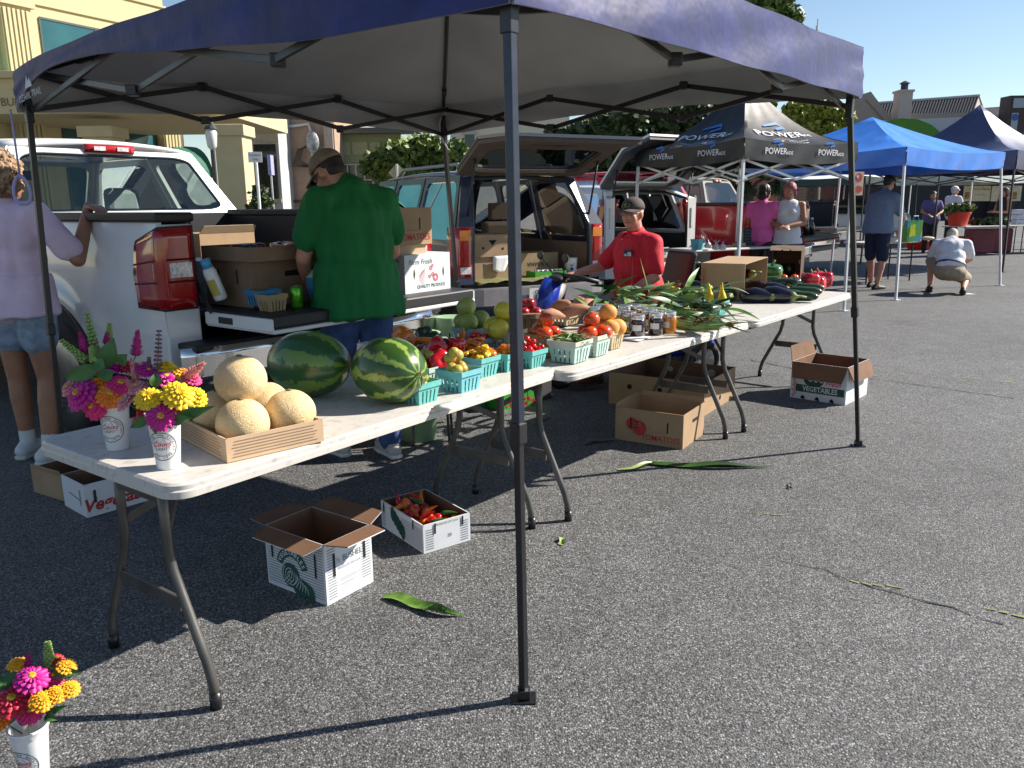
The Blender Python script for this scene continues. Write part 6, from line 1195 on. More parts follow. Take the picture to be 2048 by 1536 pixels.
# --- pepper tray on table one
carton('pale low cardboard tray under the red and green bell peppers',TB(852,742),TB(940,722),TB(800,722),.035,wcard,wcard,bottomz=TH+.001,name='cardboard_tray')
carton('pale low cardboard tray under the orange peppers nearest the man in green',TB(800,712),TB(862,697),TB(748,694),.035,wcard,wcard,bottomz=TH+.001,name='cardboard_tray')
pep=[('bellr',868,722,(1.3,.2,.4),1.15,'red bell pepper facing forward at the tray front','stem@b'),('bellr',858,708,(.6,.5,1),1.05,'dark red bell pepper behind the front one','stem@b'),('longm',832,708,(1.35,0,2.6),1.1,'maroon streaked long pepper lying on the dark ones','stem@l'),('longdk',812,712,(1.5,0,2.2),1.1,None,'stem@l'),('longdk',840,728,(1.5,0,1.4),.9,None,'stem@l'),('belldk',886,700,(1.2,.3,0),1.1,None,'stem@b'),('bellr',910,706,(.1,.2,0),.85,'upright red pepper right of the green ones','stem@b'),('longr',905,725,(1.4,0,.6),.6,'small red chilli at the tray edge','stem@l'),('longg',925,718,(1.5,0,-1.3),.7,'light green chilli at the tray right edge','stem@l'),('longg',935,708,(1.5,0,-1.0),.6,'light green chilli behind the other one','stem@l'),
('bello',800,684,(1.2,.3,.5),1.15,'large orange pepper nearest the man in green','stem@b'),('bello',822,672,(1.3,.0,-.6),1.1,'orange pepper with dark green stem facing right','stem@b'),('longg',782,682,(1.5,0,1.7),1.1,'green and yellow long pepper at the left end of the peppers','stem@l'),('longo',895,688,(1.25,0,-1.1),1.25,'long orange pepper leaning up toward the right','stem@l'),('longo',915,684,(.5,.2,0),.7,'short orange red pepper beside the long one','stem@l'),('bello',936,690,(1.3,.3,.2),.75,'round orange pepper at the back right','stem@b'),('belldk',845,690,(1.2,.3,2),1.05,None,'stem@b'),('longdk',865,682,(1.3,0,.2),1,None,'stem@l'),('belldk',842,676,(.9,.6,0),1,None,'stem@b'),('longdk',826,728,(1.4,0,.4),.9,None,'stem@l'),('longg',905,694,(1.45,0,-1.4),.9,'green pepper under the long orange pepper','stem@l'),('habo',975,714,(.4,.3,0),1.3,'wrinkled orange pepper above the habanero basket','stem@b')]
for kd,px,py,rt,s_,lb,st in pep:
    item('pepper',kd,G(px,py,TH+.075)-Vector((0,0,.01)),rt,s_*1.2,lb or 'dark green pepper in the mixed pile','pepper','mixed peppers in the pale trays' if lb else 'dark green peppers in the mixed pile',[st] if st=='stem@l' else None)
m=MB(); p=TB(908,808); ux=Vector((math.cos(A1),math.sin(A1),0)); vx=Vector((-ux.y,ux.x,0))
def paper(label,P,w,d,ang,z): m=MB(); ux=Vector((math.cos(ang),math.sin(ang),0)); vx=Vector((-ux.y,ux.x,0)); P=P.copy(); P.z=z; m.grid(5,4,lambda u,v:P+ux*w*u+vx*d*v+Vector((0,0,.002+.002*math.sin(u*5)*v))); return m.build('paper_sheet',M('paper_white',(.78,.78,.78),.8,var=.02),smooth=True,solid=.0006,label=label,cat='paper')
paper('white paper sheet on the first table beside the plum baskets',TB(905,822),.12,.09,A1,TH+.001); paper('white paper sheet on the middle table in front of the jars',TB(1318,683),.16,.11,A1+.1,TH+.001).location.x-=.10
# --- jars
lidm=M('lid_silver',(.62,.62,.62),.22,metal=.85,var=.05); labm=M('jar_label',(.7,.7,.68),.6)
def jar(label,P,col,s=1,group='jars of preserves on the middle table'):
    t=T('preserve_jar',label,'jar',P,rb.uniform(-.4,.4)+R(-120),group=group); t.scale=(s,)*3; mt=M('jam_%d_%d'%(col[0]*100,col[1]*100),col,.08,var=.25,scale=40,coat=1)
    m=MB(); m.lathe([(.001,0),(.026,0),(.0285,.004),(.029,.05),(.028,.06),(.0245,.066)],20); m.build('glass_body',mt,t,smooth=True); m=MB(); m.lathe([(.0262,.063),(.0268,.064),(.0268,.078),(.0255,.081),(.001,.0805)],20); m.lathe([(.0272,.068),(.0277,.069),(.0272,.070)],20); m.build('lid',lidm,t,angle=40)
    m=MB(); m.grid(8,2,lambda u,v:(.0293*math.cos(-.6+1.2*u),.0293*math.sin(-.6+1.2*u),.022+.022*v)); m.build('paper_label',labm,t,smooth=True); return t
dk,ru,am,gr,gd=(.02,.004,.012),(.16,.012,.01),(.55,.17,.015),(.25,.22,.02),(.5,.25,.02)
for px,py,c,lb in ((1275,672,dk,'dark purple jam jar with white label nearest the paper'),(1311,668,dk,'dark jam jar second from right in the front row'),(1337,665,am,'orange preserve jar at the right end of the front row'),(1258,665,gr,'greenish relish jar behind the front dark jar'),(1295,660,ru,'ruby red jar between the two dark front jars'),(1318,657,ru,'red jar in the back row behind the orange one'),(1283,655,gd,'golden jar in the back row behind the ruby jar'),(1240,661,gd,'golden jar right behind the peach basket'),(1248,650,am,'amber jar in the back row beside the peaches'),(1270,648,dk,'dark jar in the far back row near the corn'),(1190,655,gd,'golden jar left of the top peach'),(1204,648,am,'amber jar behind the tomatoes with shiny lid')): jar(lb,TB(px,py)+Vector((0,0,.001)),c,1.42)
jar('small amber jar beside the striped watermelon, left one',TB(828,770)+Vector((0,0,.001)),am,1.1,'small jars on the first table'); jar('small amber jar behind the fig basket, right one',TB(848,758)+Vector((0,0,.001)),ru,1.1,'small jars on the first table')
# --- eggplants, cucumbers, squash
eg=M('eggplant_skin',(.008,.004,.012),.16,var=.2,coat=.4); proto('egg',lambda:(lambda m:m.tube([(0,0,0),(.012,0,0),(.04,0,0),(.08,0,.003),(.12,0,.002),(.15,0,0),(.165,0,0)],[.004,.028,.042,.044,.034,.022,.018],18))(MB()),eg); proto('calyx@e',lambda:(lambda m:m.tube([(.148,0,0),(.165,0,0),(.175,0,.0),(.19,.004,.002),(.215,.012,-.004)],[.0235,.0205,.008,.005,.006],8))(MB()),M('calyx_green',(.2,.24,.08),.6,var=.2,scale=30))
proto('cuke',lambda:(lambda m:m.tube([(0,0,0),(.008,0,0),(.03,.002,0),(.08,.004,0),(.13,.002,0),(.155,0,0),(.165,0,0)],[.003,.014,.022,.024,.022,.014,.003],14))(MB()),M('cucumber_skin',(.02,.05,.012),.3,var=.3,scale=16,coat=.3)); proto('palecuke',lambda:(lambda m:m.tube([(0,0,0),(.01,0,0),(.04,.002,0),(.09,.004,0),(.12,.002,0),(.13,0,0)],[.004,.02,.03,.031,.02,.004],14))(MB()),M('pale_squash',(.16,.27,.06),.35,var=.15,scale=12,coat=.2))
proto('squash',lambda:(lambda m:m.tube([(0,0,0),(.01,0,0),(.035,0,0),(.07,0,.003),(.1,.004,.012),(.125,.01,.03),(.135,.014,.045)],[.004,.026,.034,.024,.013,.011,.009],14))(MB()),M('squash_yellow',(.72,.50,.015),.35,var=.06,coat=.2)); proto('stem@s',lambda:(lambda m:m.tube([(.134,.013,.044),(.138,.015,.055)],[.007,.009],7))(MB()),stemg)
def veg(nm,kd,px,py,z,rz,ry,s_,lb,cat,gp=None,parts=None): item(nm,kd,TB(px,py)+Vector((0,0,z)),(0,ry,rz),s_,lb,cat,gp,parts)
for px,py,z,rz,ry,s_,lb in ((1478,604,.042,-.35,0,1.15,'glossy eggplant lying second from the right in front'),(1515,603,.045,-.45,0,1.25,'glossy eggplant with long green stem, front right'),(1462,598,.04,-1.9,0,1.0,'eggplant behind the blue green squash basket'),(1470,580,.08,-1.2,-.3,1.15,'dark eggplant leaning upright behind the yellow squash'),(1430,580,.06,2.2,-.6,1.2,'large eggplant with pale stem next to the brown carton'),(1492,588,.05,-.8,0,1.05,'eggplant with pale cap in the middle of the heap'),(1408,585,.04,2.8,0,1.0,'eggplant at the left rear by the pale squashes'),(1520,592,.05,-.3,0,1.0,'eggplant under the cucumbers')): veg('eggplant','egg',px,py,z,rz,ry,s_*1.2,lb,'eggplant','eggplants on the far table',['calyx@e'])
for px,py,z,rz,lb in ((1500,575,.06,-.3,'big cucumber at the upper left of the cucumber heap'),(1545,580,.06,-.2,'big cucumber upper right of the heap'),(1538,594,.025,-.5,'small cucumber lying at the front left'),(1562,598,.025,-.5,'small cucumber at the very front'),(1572,590,.03,-.4,'cucumber at the right front beside the green pepper'),(1580,583,.03,-.3,'cucumber tucked behind at the right')): veg('cucumber','cuke',px,py+4,z+.015,rz,0,1.5,lb,'cucumber','cucumbers on the far table')
for px,py,kd,s_,lb in ((1540,575,'bellg',2.5,'large glossy green pepper with pale mark in front of the dark carton'),(1578,562,'belldk',2.2,'dark green pepper right of the large one'),(1535,572,'bellg',1.1,'green pepper low beside the brown carton'),(1586,586,'belldk',1.5,'shiny green pepper beside the red bell peppers'),(1616,584,'bellr',1.9,'large red bell pepper, leftmost of the red cluster'),(1634,574,'bellr',1.7,'red bell pepper at the back of the red cluster'),(1640,583,'bellr',1.5,'red bell pepper at the front of the red cluster'),(1652,575,'bellr',1.6,'red bell pepper at the right end of the table'),(1628,583,'bellr',1.2,'red bell pepper in front middle of the cluster')):
    item('bell_pepper',kd,TB(px,py)+Vector((0,0,.002)),(rb.uniform(-.2,.2),rb.uniform(-.2,.2),rb.uniform(0,3)),s_,lb,'pepper','bell peppers on the far table',['stem@b'])
for i,(px,py) in enumerate(((1550,574),(1566,570),(1570,578),(1558,580),(1582,566),(1588,570),(1596,562),(1604,566))): item('tomato','tomato',TB(px,py)+Vector((0,0,.002+.03*(i%2))),(0,0,i),.95,'red tomato in the heap between the green and red peppers','tomato','tomatoes between the peppers on the far table',['calyx@t'])
bb=bn('teal basket of small green squash and yellow squash on the far table',1438,634,teal_,W=.13,D=.13,H=.09); b2=bn('pale basket of green cucumbers at the middle table end',1405,628,tpale,W=.14,D=.14,H=.085)
for px,py,rz,ry,lb in ((1418,606,1.2,-1.2,'yellow crookneck squash standing up, left one of the pair'),(1445,606,1.6,-1.25,'yellow crookneck squash standing up, right one of the pair'),(1362,585,2.6,-.3,'yellow squash lying above the corn pile')): item('yellow_squash','squash',G(px,py,TH+.09),(0,ry,rz),.8,lb,'squash','yellow squashes',['stem@s'])
for i,(px,py) in enumerate(((1400,606),(1412,610),(1392,612),(1428,612),(1420,618),(1408,600))): item('small_cucumber','cuke',G(px,py,TH+.09),(0,0,-1.2+.5*i),.75,'small dark green cucumber in the baskets before the eggplants','cucumber','small cucumbers in the baskets')
for px,py,rz in ((1380,592,-1.2),(1395,588,-1.1),(1372,600,-1.3),(1352,600,-1.0)): item('pale_squash','palecuke',G(px,py,TH+.06),(0,-.4,rz),1.15,'pale green plump squash behind the sweet corn','squash','pale green squashes behind the corn')
# --- sweet corn
def blade(m,P,d,L,w,droop=.6,twist=0,n=9,up=.0):
    d=norm(d); s_=norm(d.cross(Vector((0,0,1)))); pts=[]
    vs=[];fs=[]
    for i in range(n):
        t=i/(n-1); c=P+d*L*t+Vector((0,0,up*L*t-droop*L*t*t)); c.z=max(c.z,TH+.004); ww=w*math.sin(math.pi*min(1,.15+.85*t)**.8)*.5+.0006; a=twist*t; sd_=s_*math.cos(a)+Vector((0,0,1))*math.sin(a); vs+=[c-sd_*ww,c+Vector((0,0,-ww*.35)),c+sd_*ww]
    for i in range(n-1):
        k=i*3; fs+=[(k,k+1,k+4,k+3),(k+1,k+2,k+5,k+4)]
    m.add(vs,fs)
silk=M('corn_silk',(.14,.06,.015),.8,var=.4,scale=40); husk=M('corn_husk',(.14,.24,.05),.5,var=.0,scale=10,col2=(.30,.38,.12),thr=(.4,.65),stretch=(1,1,1))
def corn(label,P,rz,ry,s_=1,seed=0,nl=5):
    rr=random.Random(seed); t=T('sweet_corn',label,'corn',P,0,group='ears of sweet corn in the pile',rot=(0,ry,rz)); t.scale=(s_,)*3
    m=MB(); m.tube([(-.02,0,0),(0,0,0),(.03,0,0),(.09,0,0),(.15,0,0),(.19,0,0),(.21,0,0)],[.01,.014,.026,.029,.022,.01,.003],14); m.build('ear',husk,t,smooth=True); m=MB()
    for i in range(16): a=rr.uniform(0,6.3); m.tube([(.19,0,0),(.215,.01*math.cos(a),.01*math.sin(a)),(.235+rr.uniform(0,.02),.022*math.cos(a),.018*math.sin(a)-.008)],.0016,4)
    m.build('silk',silk,t); m=MB()
    for i in range(nl):
        a0=2*math.pi*i/nl+rr.uniform(-.3,.3); L_=rr.uniform(.16,.30); W_=rr.uniform(.3,.55); fl=rr.uniform(.0,.06)
        m.grid(4,10,lambda u,v:((.01+L_*v),(.015+.017*math.sin(math.pi*min(1,v*L_/.2)**.8)+fl*max(0,v-.6)**2*3)*math.cos(a0+(u-.5)*2*W_*(1-v*.92)),(.015+.017*math.sin(math.pi*min(1,v*L_/.2)**.8)+fl*max(0,v-.6)**2*3)*math.sin(a0+(u-.5)*2*W_*(1-v*.92))))
    m.build('husk_leaf',leafg if seed%2 else husk,t,smooth=True); return t
ears=[]
corns=[(1300,640,-.2,-.1),(1345,648,-.35,0),(1385,655,-.2,0),(1330,625,.1,-.2),(1290,615,-.4,-.1),(1370,630,-.3,-.1),(1250,618,.3,-.1),(1320,600,-.1,-.25),(1270,595,2.7,-.1),(1400,640,-.4,0),(1345,605,-.6,-.3),(1220,612,2.9,0),(1300,588,.4,-.3)]
for i,(px,py,rz,ry) in enumerate(corns): z=.035+max(0,(640-py))*.0012; ears.append(corn('ear of sweet corn with green husk and brown silk in the big pile',G(px,py,TH+z),rz+rb.uniform(-.5,.5),ry+rb.uniform(-.15,.1),.85,i))
for i,(px,py) in enumerate(((1335,585),(1352,592),(1408,642),(1390,618))):
    P=G(px,py,TH+.07); m=MB()
    for k in range(26): a=rb.uniform(0,6.3); m.tube([P,P+Vector((.03*math.cos(a),.02*math.sin(a),rb.uniform(-.01,.03))),P+Vector((.06*math.cos(a+.4),.04*math.sin(a+.4),rb.uniform(-.03,.03)))],.0022,4)
    o_=m.build('silk',silk,ears[i*3]); e_=ears[i*3]; o_.matrix_parent_inverse=(Matrix.LocRotScale(e_.location,e_.rotation_euler.to_quaternion(),e_.scale)).inverted()
rr_=random.Random(21)
for i in range(66):
    px,py=rr_.uniform(1190,1440),0; py=rr_.uniform(578,640)+(px-1300)*.04; z=.04+max(0,(640-py))*.0013
    P=G(px,py,TH+z); a=rr_.gauss(-.3,.9)+(math.pi if rr_.random()<.35 else 0); m=MB(); blade(m,P,Vector((math.cos(a),math.sin(a),rr_.uniform(.0,.6))),rr_.uniform(.2,.42),rr_.uniform(.032,.055),rr_.uniform(.1,.5),rr_.uniform(-1.2,1.2))
    e_=ears[i%len(ears)]; o_=m.build('husk_leaf',rr_.choice((leafg,leafd,leafd)),e_,smooth=True); o_.matrix_parent_inverse=(Matrix.LocRotScale(e_.location,e_.rotation_euler.to_quaternion(),e_.scale)).inverted()
for (px,py,d,L,w,dr,lb) in ((1262,600,Vector((.02,0,1)),.30,.022,.0,'tall upright corn leaf standing before the red polo shirt'),(1300,590,Vector((-.28,.1,1)),.27,.024,.0,'upright striped corn leaf right of the tall one'),(1330,590,Vector((1,.35,.25)),.30,.03,.05,'long corn leaf reaching right toward the squash'),(1190,625,Vector((-.6,.3,.6)),.2,.03,.2,'corn leaf rising at the left end of the pile'),(1240,612,Vector((-.9,.3,.45)),.2,.02,.3,'thin corn leaf beside the left rising one'),(1330,668,Vector((1,.35,.0)),.24,.022,.0,'flat corn leaf on the table front edge right of the jars'),(1420,650,Vector((1,.1,.05)),.26,.035,.0,'broad corn leaf hanging over the middle table end'),(1415,635,Vector((1,.3,.1)),.30,.03,.05,'narrow corn leaf pointing to the far table'),(1250,570,Vector((-.4,-.1,.6)),.14,.02,.0,'short corn leaf tip sticking up left of the tall leaf')):
    m=MB(); blade(m,G(px,py,TH+.06) if py<660 else TB(px,py,.006),d,L,w,dr,.4,12); m.build('corn_leaf',leafg,smooth=True,label=lb,cat='leaf')
# --- leaves on the ground
def gleaf(label,a,b,w,mat,seed,curl=.03,name='corn_leaf'):
    A_,B_=G(*a),G(*b); d=(B_-A_); L_=d.length; d/=L_; s_=Vector((-d.y,d.x,0)); rr=random.Random(seed); vs=[];fs=[]; n=16
    for i in range(n):
        t=i/(n-1); ww=w*math.sin(math.pi*(.08+.92*t)**.75)*.5+.002; c=A_+d*L_*t+s_*.02*math.sin(t*5+seed); h=.006+curl*math.sin(t*math.pi)*(.6+.4*math.sin(t*9+seed)); vs+=[c-s_*ww+Vector((0,0,h*.9)),c+Vector((0,0,.004)),c+s_*ww+Vector((0,0,h))]
    for i in range(n-1): k=i*3; fs+=[(k,k+1,k+4,k+3),(k+1,k+2,k+5,k+4)]
    m=MB(); m.add(vs,fs); return m.build(name,mat,smooth=True,label=label,cat='leaf')
gleaf('broad green corn leaf lying on the asphalt near the white half bushel box',(762,1199),(932,1232),.055,leafg,1)
gleaf('long curled green leaf with pale stalk on the asphalt before the tomatoes box',(1280,930),(1540,937),.06,leafd,2,.03); gleaf('pale leek like stalk on the asphalt before the tomatoes box',(1236,941),(1330,925),.028,M('leek_pale',(.28,.36,.12),.5,var=.2),3,.02,'leaf_stalk')
gleaf('tiny green leaf scrap on the asphalt right of the canopy leg',(1113,1088),(1136,1080),.03,M('leek_pale',(0,0,0)),4,.012); gleaf('dry curled grey leaf in the shade under the middle table',(1058,850),(1100,838),.04,M('leaf_dry',(.12,.12,.11),.8),5,.02); gleaf('dry grey leaf in the shade left of the tomatoes box',(1165,890),(1235,880),.05,M('leaf_dry',(0,0,0)),6,.02); gleaf('small dark twig leaf on the open asphalt at right',(1570,1125-155),(1590,1133-155),.015,M('leaf_dry',(0,0,0)),7,.01)
# --- box of peppers on ground
M_=Matrix.Translation((pb_N.x,pb_N.y,0))@Matrix.Rotation(math.atan2(pb_R.y-pb_N.y,pb_R.x-pb_N.x),4,'Z'); aa=(pb_R-pb_N).length; bb_=(pb_L-pb_N).length
for i in range(46):
    x,y=rb.uniform(.05,aa-.05),rb.uniform(.05,bb_-.05); kd=rb.choice(('longr','longo','bellr','bello','bellr','longr','longg')); item('pepper',kd,M_@Vector((x,y,rb.uniform(.05,.11))),(rb.uniform(.8,1.6),rb.uniform(-.4,.4),rb.uniform(0,6)),rb.uniform(.55,.75),'small red or orange pepper in the low white box','pepper','peppers in the low white box')
# ================= flowers in cups
cupw=M('cup_white',(.76,.76,.77),.3,var=.02,coat=.2); cink=M('cup_ink',(.06,.075,.085),.6); cred=M('cup_red',(.6,.03,.04),.6); csil=M('cup_silver',(.45,.46,.47),.5)
def cup(label,P,t0,group='white printed plastic cups of cut flowers'):
    t=T('plastic_cup',label,'cup',P,0,group=group); rz=lambda z:.031+.0135*min(1,z/.155)
    m=MB(); m.lathe([(.001,0),(.030,0),(.031,.004),(rz(.125),.125),(rz(.125)+.0012,.13),(rz(.15)+.001,.15),(rz(.155)+.003,.153),(rz(.155)+.003,.158),(rz(.155)-.001,.158),(rz(.12)-.001,.12),(.029,.006),(.001,.006)],28); m.build('cup_body',cupw,t,angle=35)
    fx=lambda o:(lambda a,b:((rz(b)+o)*math.cos(t0+a/rz(b)),(rz(b)+o)*math.sin(t0+a/rz(b)),b)); c=(0,.068)
    m=MB(); ring2(m,c,.0385,.0405,fx(.0006),40); ring2(m,c,.0265,.0278,fx(.0006),20,a0=R(20),a1=R(165)); ring2(m,c,.0265,.0278,fx(.0006),20,a0=R(225),a1=R(318)); arctext(m,'BORN IN THE ROCKIES',c,.0325,.0078,fx(.0006),step=R(12.2)); arctext(m,'EST 1978',c,.0325,.0078,fx(.0006),a_mid=-90,step=R(13),down=True); put(m,'LIGHT',.0115,fx(.0008),at=(0,.0605)); m.build('logo_print',cink,t)
    m=MB(); put(m,'Coors',.019,fx(.001),at=(0,.074),shear=.35,bold=.012); m.build('logo_script',cred,t); m=MB(); stroke(m,[(-.021,.062),(-.008,.088),(-.001,.076),(.007,.09),(.021,.062)],.003,fx(.0004)); m.build('logo_peak',csil,t); return t
petc=dict(yellow=(.78,.52,.008),orange=(.80,.20,.008),magenta=(.50,.008,.22),hot=(.68,.02,.16),crimson=(.45,.008,.03),pale=(.62,.22,.24),gold=(.80,.36,.005))
def zin(r,layers=3,k=13,dome=.25,fill=False):
    def fn():
        m=MB(); rr=random.Random(int(r*1e4)+k)
        for l in range(layers):
            R_=r*(1-.24*l); kk=k-l
            for i in range(kk):
                a=2*math.pi*(i+.5*(l%2))/kk+rr.uniform(-.07,.07); w=R_*.36*rr.uniform(.9,1.15); z0=.003+l*.0045; lift=(.06+.3*l+rr.uniform(-.08,.12))*dome*2
                def f(u,v):
                    s_=.18+.82*v; ww=w*math.sin(math.pi*(.12+.8*v))**.5*(u-.5)*2*.62; x=R_*s_; z=z0+R_*lift*v-R_*.10*v*v*2+.0025*math.cos((u-.5)*5); return (x*math.cos(a)-ww*math.sin(a),x*math.sin(a)+ww*math.cos(a),z)
                m.grid(4,6,f)
        return m
    return fn
for nm,c in petc.items():
    mt=M('petal_'+nm,c,.55,var=.18,scale=60); proto('z_'+nm,zin(.036,4 if nm in('yellow','gold') else 3,14),mt)
proto('flower_centre@z',lambda:(lambda m:(m.ball((0,0,.011),(.0095,.0095,.008),12,8,lambda d:1+.12*noise.noise(Vector(d)*9)),m)[1])(MB()),M('flower_eye',(.42,.16,.01),.8,var=0,scale=220,col2=(.75,.5,.02),thr=(.45,.55)))
proto('stem@z',lambda:(lambda m:m.tube([(0,0,0),(.002,0,-.04),(0,.002,-.09)],.0018,5))(MB()),stemg)
def camframe(px,py,D): d=ray(px,py); return CO+d*(D/ (d.dot(fw)))
def zinnia(col,px,py,rpx,D,C,label,group=None,tilt=.5):
    P=camframe(px,py,D); out=norm(P-(C+Vector((0,0,-.02)))); n=norm(out*.7+norm(CO-P)*tilt+Vector((0,0,.25))); o=item('zinnia','z_'+col,P,(0,0,0),rpx*D/F_PX/.036,label,'flower',group,['flower_centre@z','stem@z']); o.rotation_euler=n.to_track_quat('Z','Y').to_euler(); return o
def spike(label,px0,py0,px1,py1,D,col,r=.011,kind='basil'):
    a=camframe(px0,py0,D);b=camframe(px1,py1,D); t=T('flower_spike',label,'flower',a); L_=b-a; m=MB(); rr=random.Random(int(px0+py0)); u_=norm(L_.cross(Vector((.2,1,.1)))); v_=norm(L_.cross(u_))
    if kind=='basil':
        m.tube([(0,0,0),L_*.5,L_],.0018,5); m.build('stem',stemg,t); m=MB(); n=11
        for i in range(n):
            c=L_*(i/(n-1)); q=r*(1.15-.55*i/n)
            for k in range(5):
                an=k*1.256+i*.6; d=u_*math.cos(an)+v_*math.sin(an); m.ball(c+d*q*.62,(q*.42,q*.42,q*.36),6,5)
        m.build('florets',col,t,smooth=True)
    else:
        n=9; r*=.72; m.tube([L_*(i/(n-1)) for i in range(n)],[r*(.35+1.0*math.sin(math.pi*min(1,.15+i/(n-1)*.55)))*(1-(i/(n-1))**2*.93) for i in range(n)],9)
        for _ in range(170): f=rr.random(); c=L_*f; an=rr.uniform(0,6.3); d=u_*math.cos(an)+v_*math.sin(an); q=r*(1.25-f); m.tube([c+d*q*.7,c+d*q*1.7+norm(L_)*.008],[.002,.0005],4)
        m.build('plume',col,t,smooth=True); Cc=C1 if abs(D-D1)<.07 and px0>120 and py0<715 else (C3 if py0>1100 else C2); m=MB(); e_=Cc-a-Vector((0,0,.03)); m.tube([(0,0,0),e_*.5+Vector((0,0,.01)),e_],.0018,5); m.build('stem',stemg,t)
    return t
def leaf(label,px0,py0,px1,py1,D,w=.03,mat=None,dz=0):
    a=camframe(px0,py0,D);b=camframe(px1,py1,D+dz); d=b-a; L_=d.length; s_=norm(d.cross(norm(CO-a))+Vector((0,0,.2))*.0); nn=norm(s_.cross(d)); m=MB(); n=9
    vs=[];fs=[]
    for i in range(n):
        t=i/(n-1); c=a+d*t+nn*.012*math.sin(t*3)*(1); ww=w*math.sin(math.pi*t**.7)*.5+.0005; vs+=[c-s_*ww+nn*.003,c-nn*.003,c+s_*ww+nn*.003]
    for i in range(n-1): k=i*3; fs+=[(k,k+1,k+4,k+3),(k+1,k+2,k+5,k+4)]
    m.add(vs,fs); return m.build('flower_leaf',mat or leafd,smooth=True,label=label,cat='leaf')
def dep(P): return (P-CO).dot(fw)
pl=M('plume_pink',(.60,.22,.20),.8,var=.25,scale=60); plm=M('plume_magenta',(.42,.02,.16),.8,var=.25,scale=60); bas=M('basil_green',(.22,.34,.08),.6,var=.2,scale=60); basp=M('basil_purple',(.20,.07,.11),.6,var=.4,scale=80); lfz=M('leaf_zinnia',(.05,.14,.03),.45,var=.25,scale=30)
c1=TB(237,897); c2=TB(338,934); c3=G(74,1560)
cup('left cup on the table holding magenta and orange flowers',c1+Vector((0,0,.001)),R(-62-30)); cup('right cup on the table holding yellow zinnias',c2+Vector((0,0,.001)),R(-65-22)); cup('cup of mixed bright flowers standing on the asphalt at the bottom left',c3+Vector((0,0,.001)),R(-55-48))
D1,D2,D3=dep(c1+Vector((0,0,.17))),dep(c2+Vector((0,0,.17))),dep(c3+Vector((0,0,.17)))
C1,C2,C3=[c+Vector((0,0,.16)) for c in (c1,c2,c3)]
F2=[('yellow',356,790,34,-.05,'large double yellow zinnia at the front of the right cup'),('yellow',297,796,30,-.04,'flat yellow zinnia at the left front of the right cup'),('yellow',392,793,26,-.0,'yellow zinnia half behind the large one on the right'),('magenta',322,834,30,-.05,'magenta zinnia low over the rim of the right cup'),('yellow',332,735,22,.04,'yellow zinnia at the top back of the right bouquet'),('gold',362,748,22,.03,'golden zinnia at the upper right of the right bouquet'),('magenta',300,745,20,.02,'magenta zinnia upper left in the right bouquet'),('magenta',332,758,24,.0,'flat magenta zinnia in the centre of the right bouquet'),('magenta',316,786,18,.0,'small magenta bloom between the two yellow zinnias'),('hot',385,757,20,.02,'hot pink bloom under the pink plume on the right'),('pale',276,775,22,.0,'pale pink bloom at the left of the right bouquet'),('pale',252,803,24,.0,'dusky pink bloom hanging over the left cup'),('magenta',285,735,20,.03,'small magenta bloom at the top left of the right bouquet'),('crimson',345,815,20,-.01,'dark crimson bloom tucked under the large yellow zinnia'),('crimson',285,820,18,.0,'brownish crimson bloom behind the stems of the right cup')]
for c,x,y,r_,o,l in F2: zinnia(c,x,y,r_,D2+o,C2,l)
F1=[('magenta',163,790,36,-.03,'large open magenta zinnia at the left of the left cup'),('hot',190,812,30,-.03,'hot pink double zinnia under the large magenta one'),('pale',140,775,22,0,'pale pink bloom at the far left edge of the left bouquet'),('orange',222,790,30,-.03,'orange zinnia with drooping petals at the front of the left cup'),('orange',198,765,24,.0,'bright orange bloom in the middle of the left bouquet'),('orange',205,748,20,.02,'small orange bloom above the middle one'),('hot',240,770,26,-.02,'hot pink zinnia right of the orange ones'),('magenta',236,735,24,.03,'deep magenta bloom under the dark leaves'),('crimson',262,735,22,.03,'crimson bloom at the right back of the left bouquet'),('magenta',180,750,22,.02,'magenta bloom under the big left leaf'),('orange',190,800,20,-.02,'frilly orange bloom between the pink ones')]
for c,x,y,r_,o,l in F1: zinnia(c,x,y,r_,D1+o,C1,l)
F3=[('magenta',64,1358,33,-.04,'open magenta zinnia with orange eye in the ground bouquet'),('crimson',26,1402,38,-.05,'large crimson pink zinnia at the front of the ground bouquet'),('gold',84,1402,24,-.06,'round golden zinnia facing forward, lowest of the yellow ones'),('gold',114,1388,20,-.04,'round yellow zinnia right of the lowest golden one'),('gold',141,1377,20,-.02,'round yellow zinnia at the right edge of the ground bouquet'),('gold',134,1332,20,.0,'yellow zinnia at the upper right of the ground bouquet'),('gold',35,1328,20,.0,'yellow zinnia at the upper left of the ground bouquet'),('crimson',112,1320,18,.03,'crimson bloom behind the upper right yellow zinnia'),('hot',105,1355,24,.0,'hot pink bloom between the yellow zinnias'),('hot',60,1425,26,-.03,'hot pink bloom low under the golden zinnia'),('orange',2,1440,26,-.02,'orange bloom at the lower left edge of the ground bouquet'),('magenta',8,1375,22,.0,'magenta bloom at the left edge of the photograph'),('magenta',95,1375,22,.0,'magenta bloom in the middle of the ground bouquet')]
for c,x,y,r_,o,l in F3: zinnia(c,x,y,r_,D3+o,C3,l)
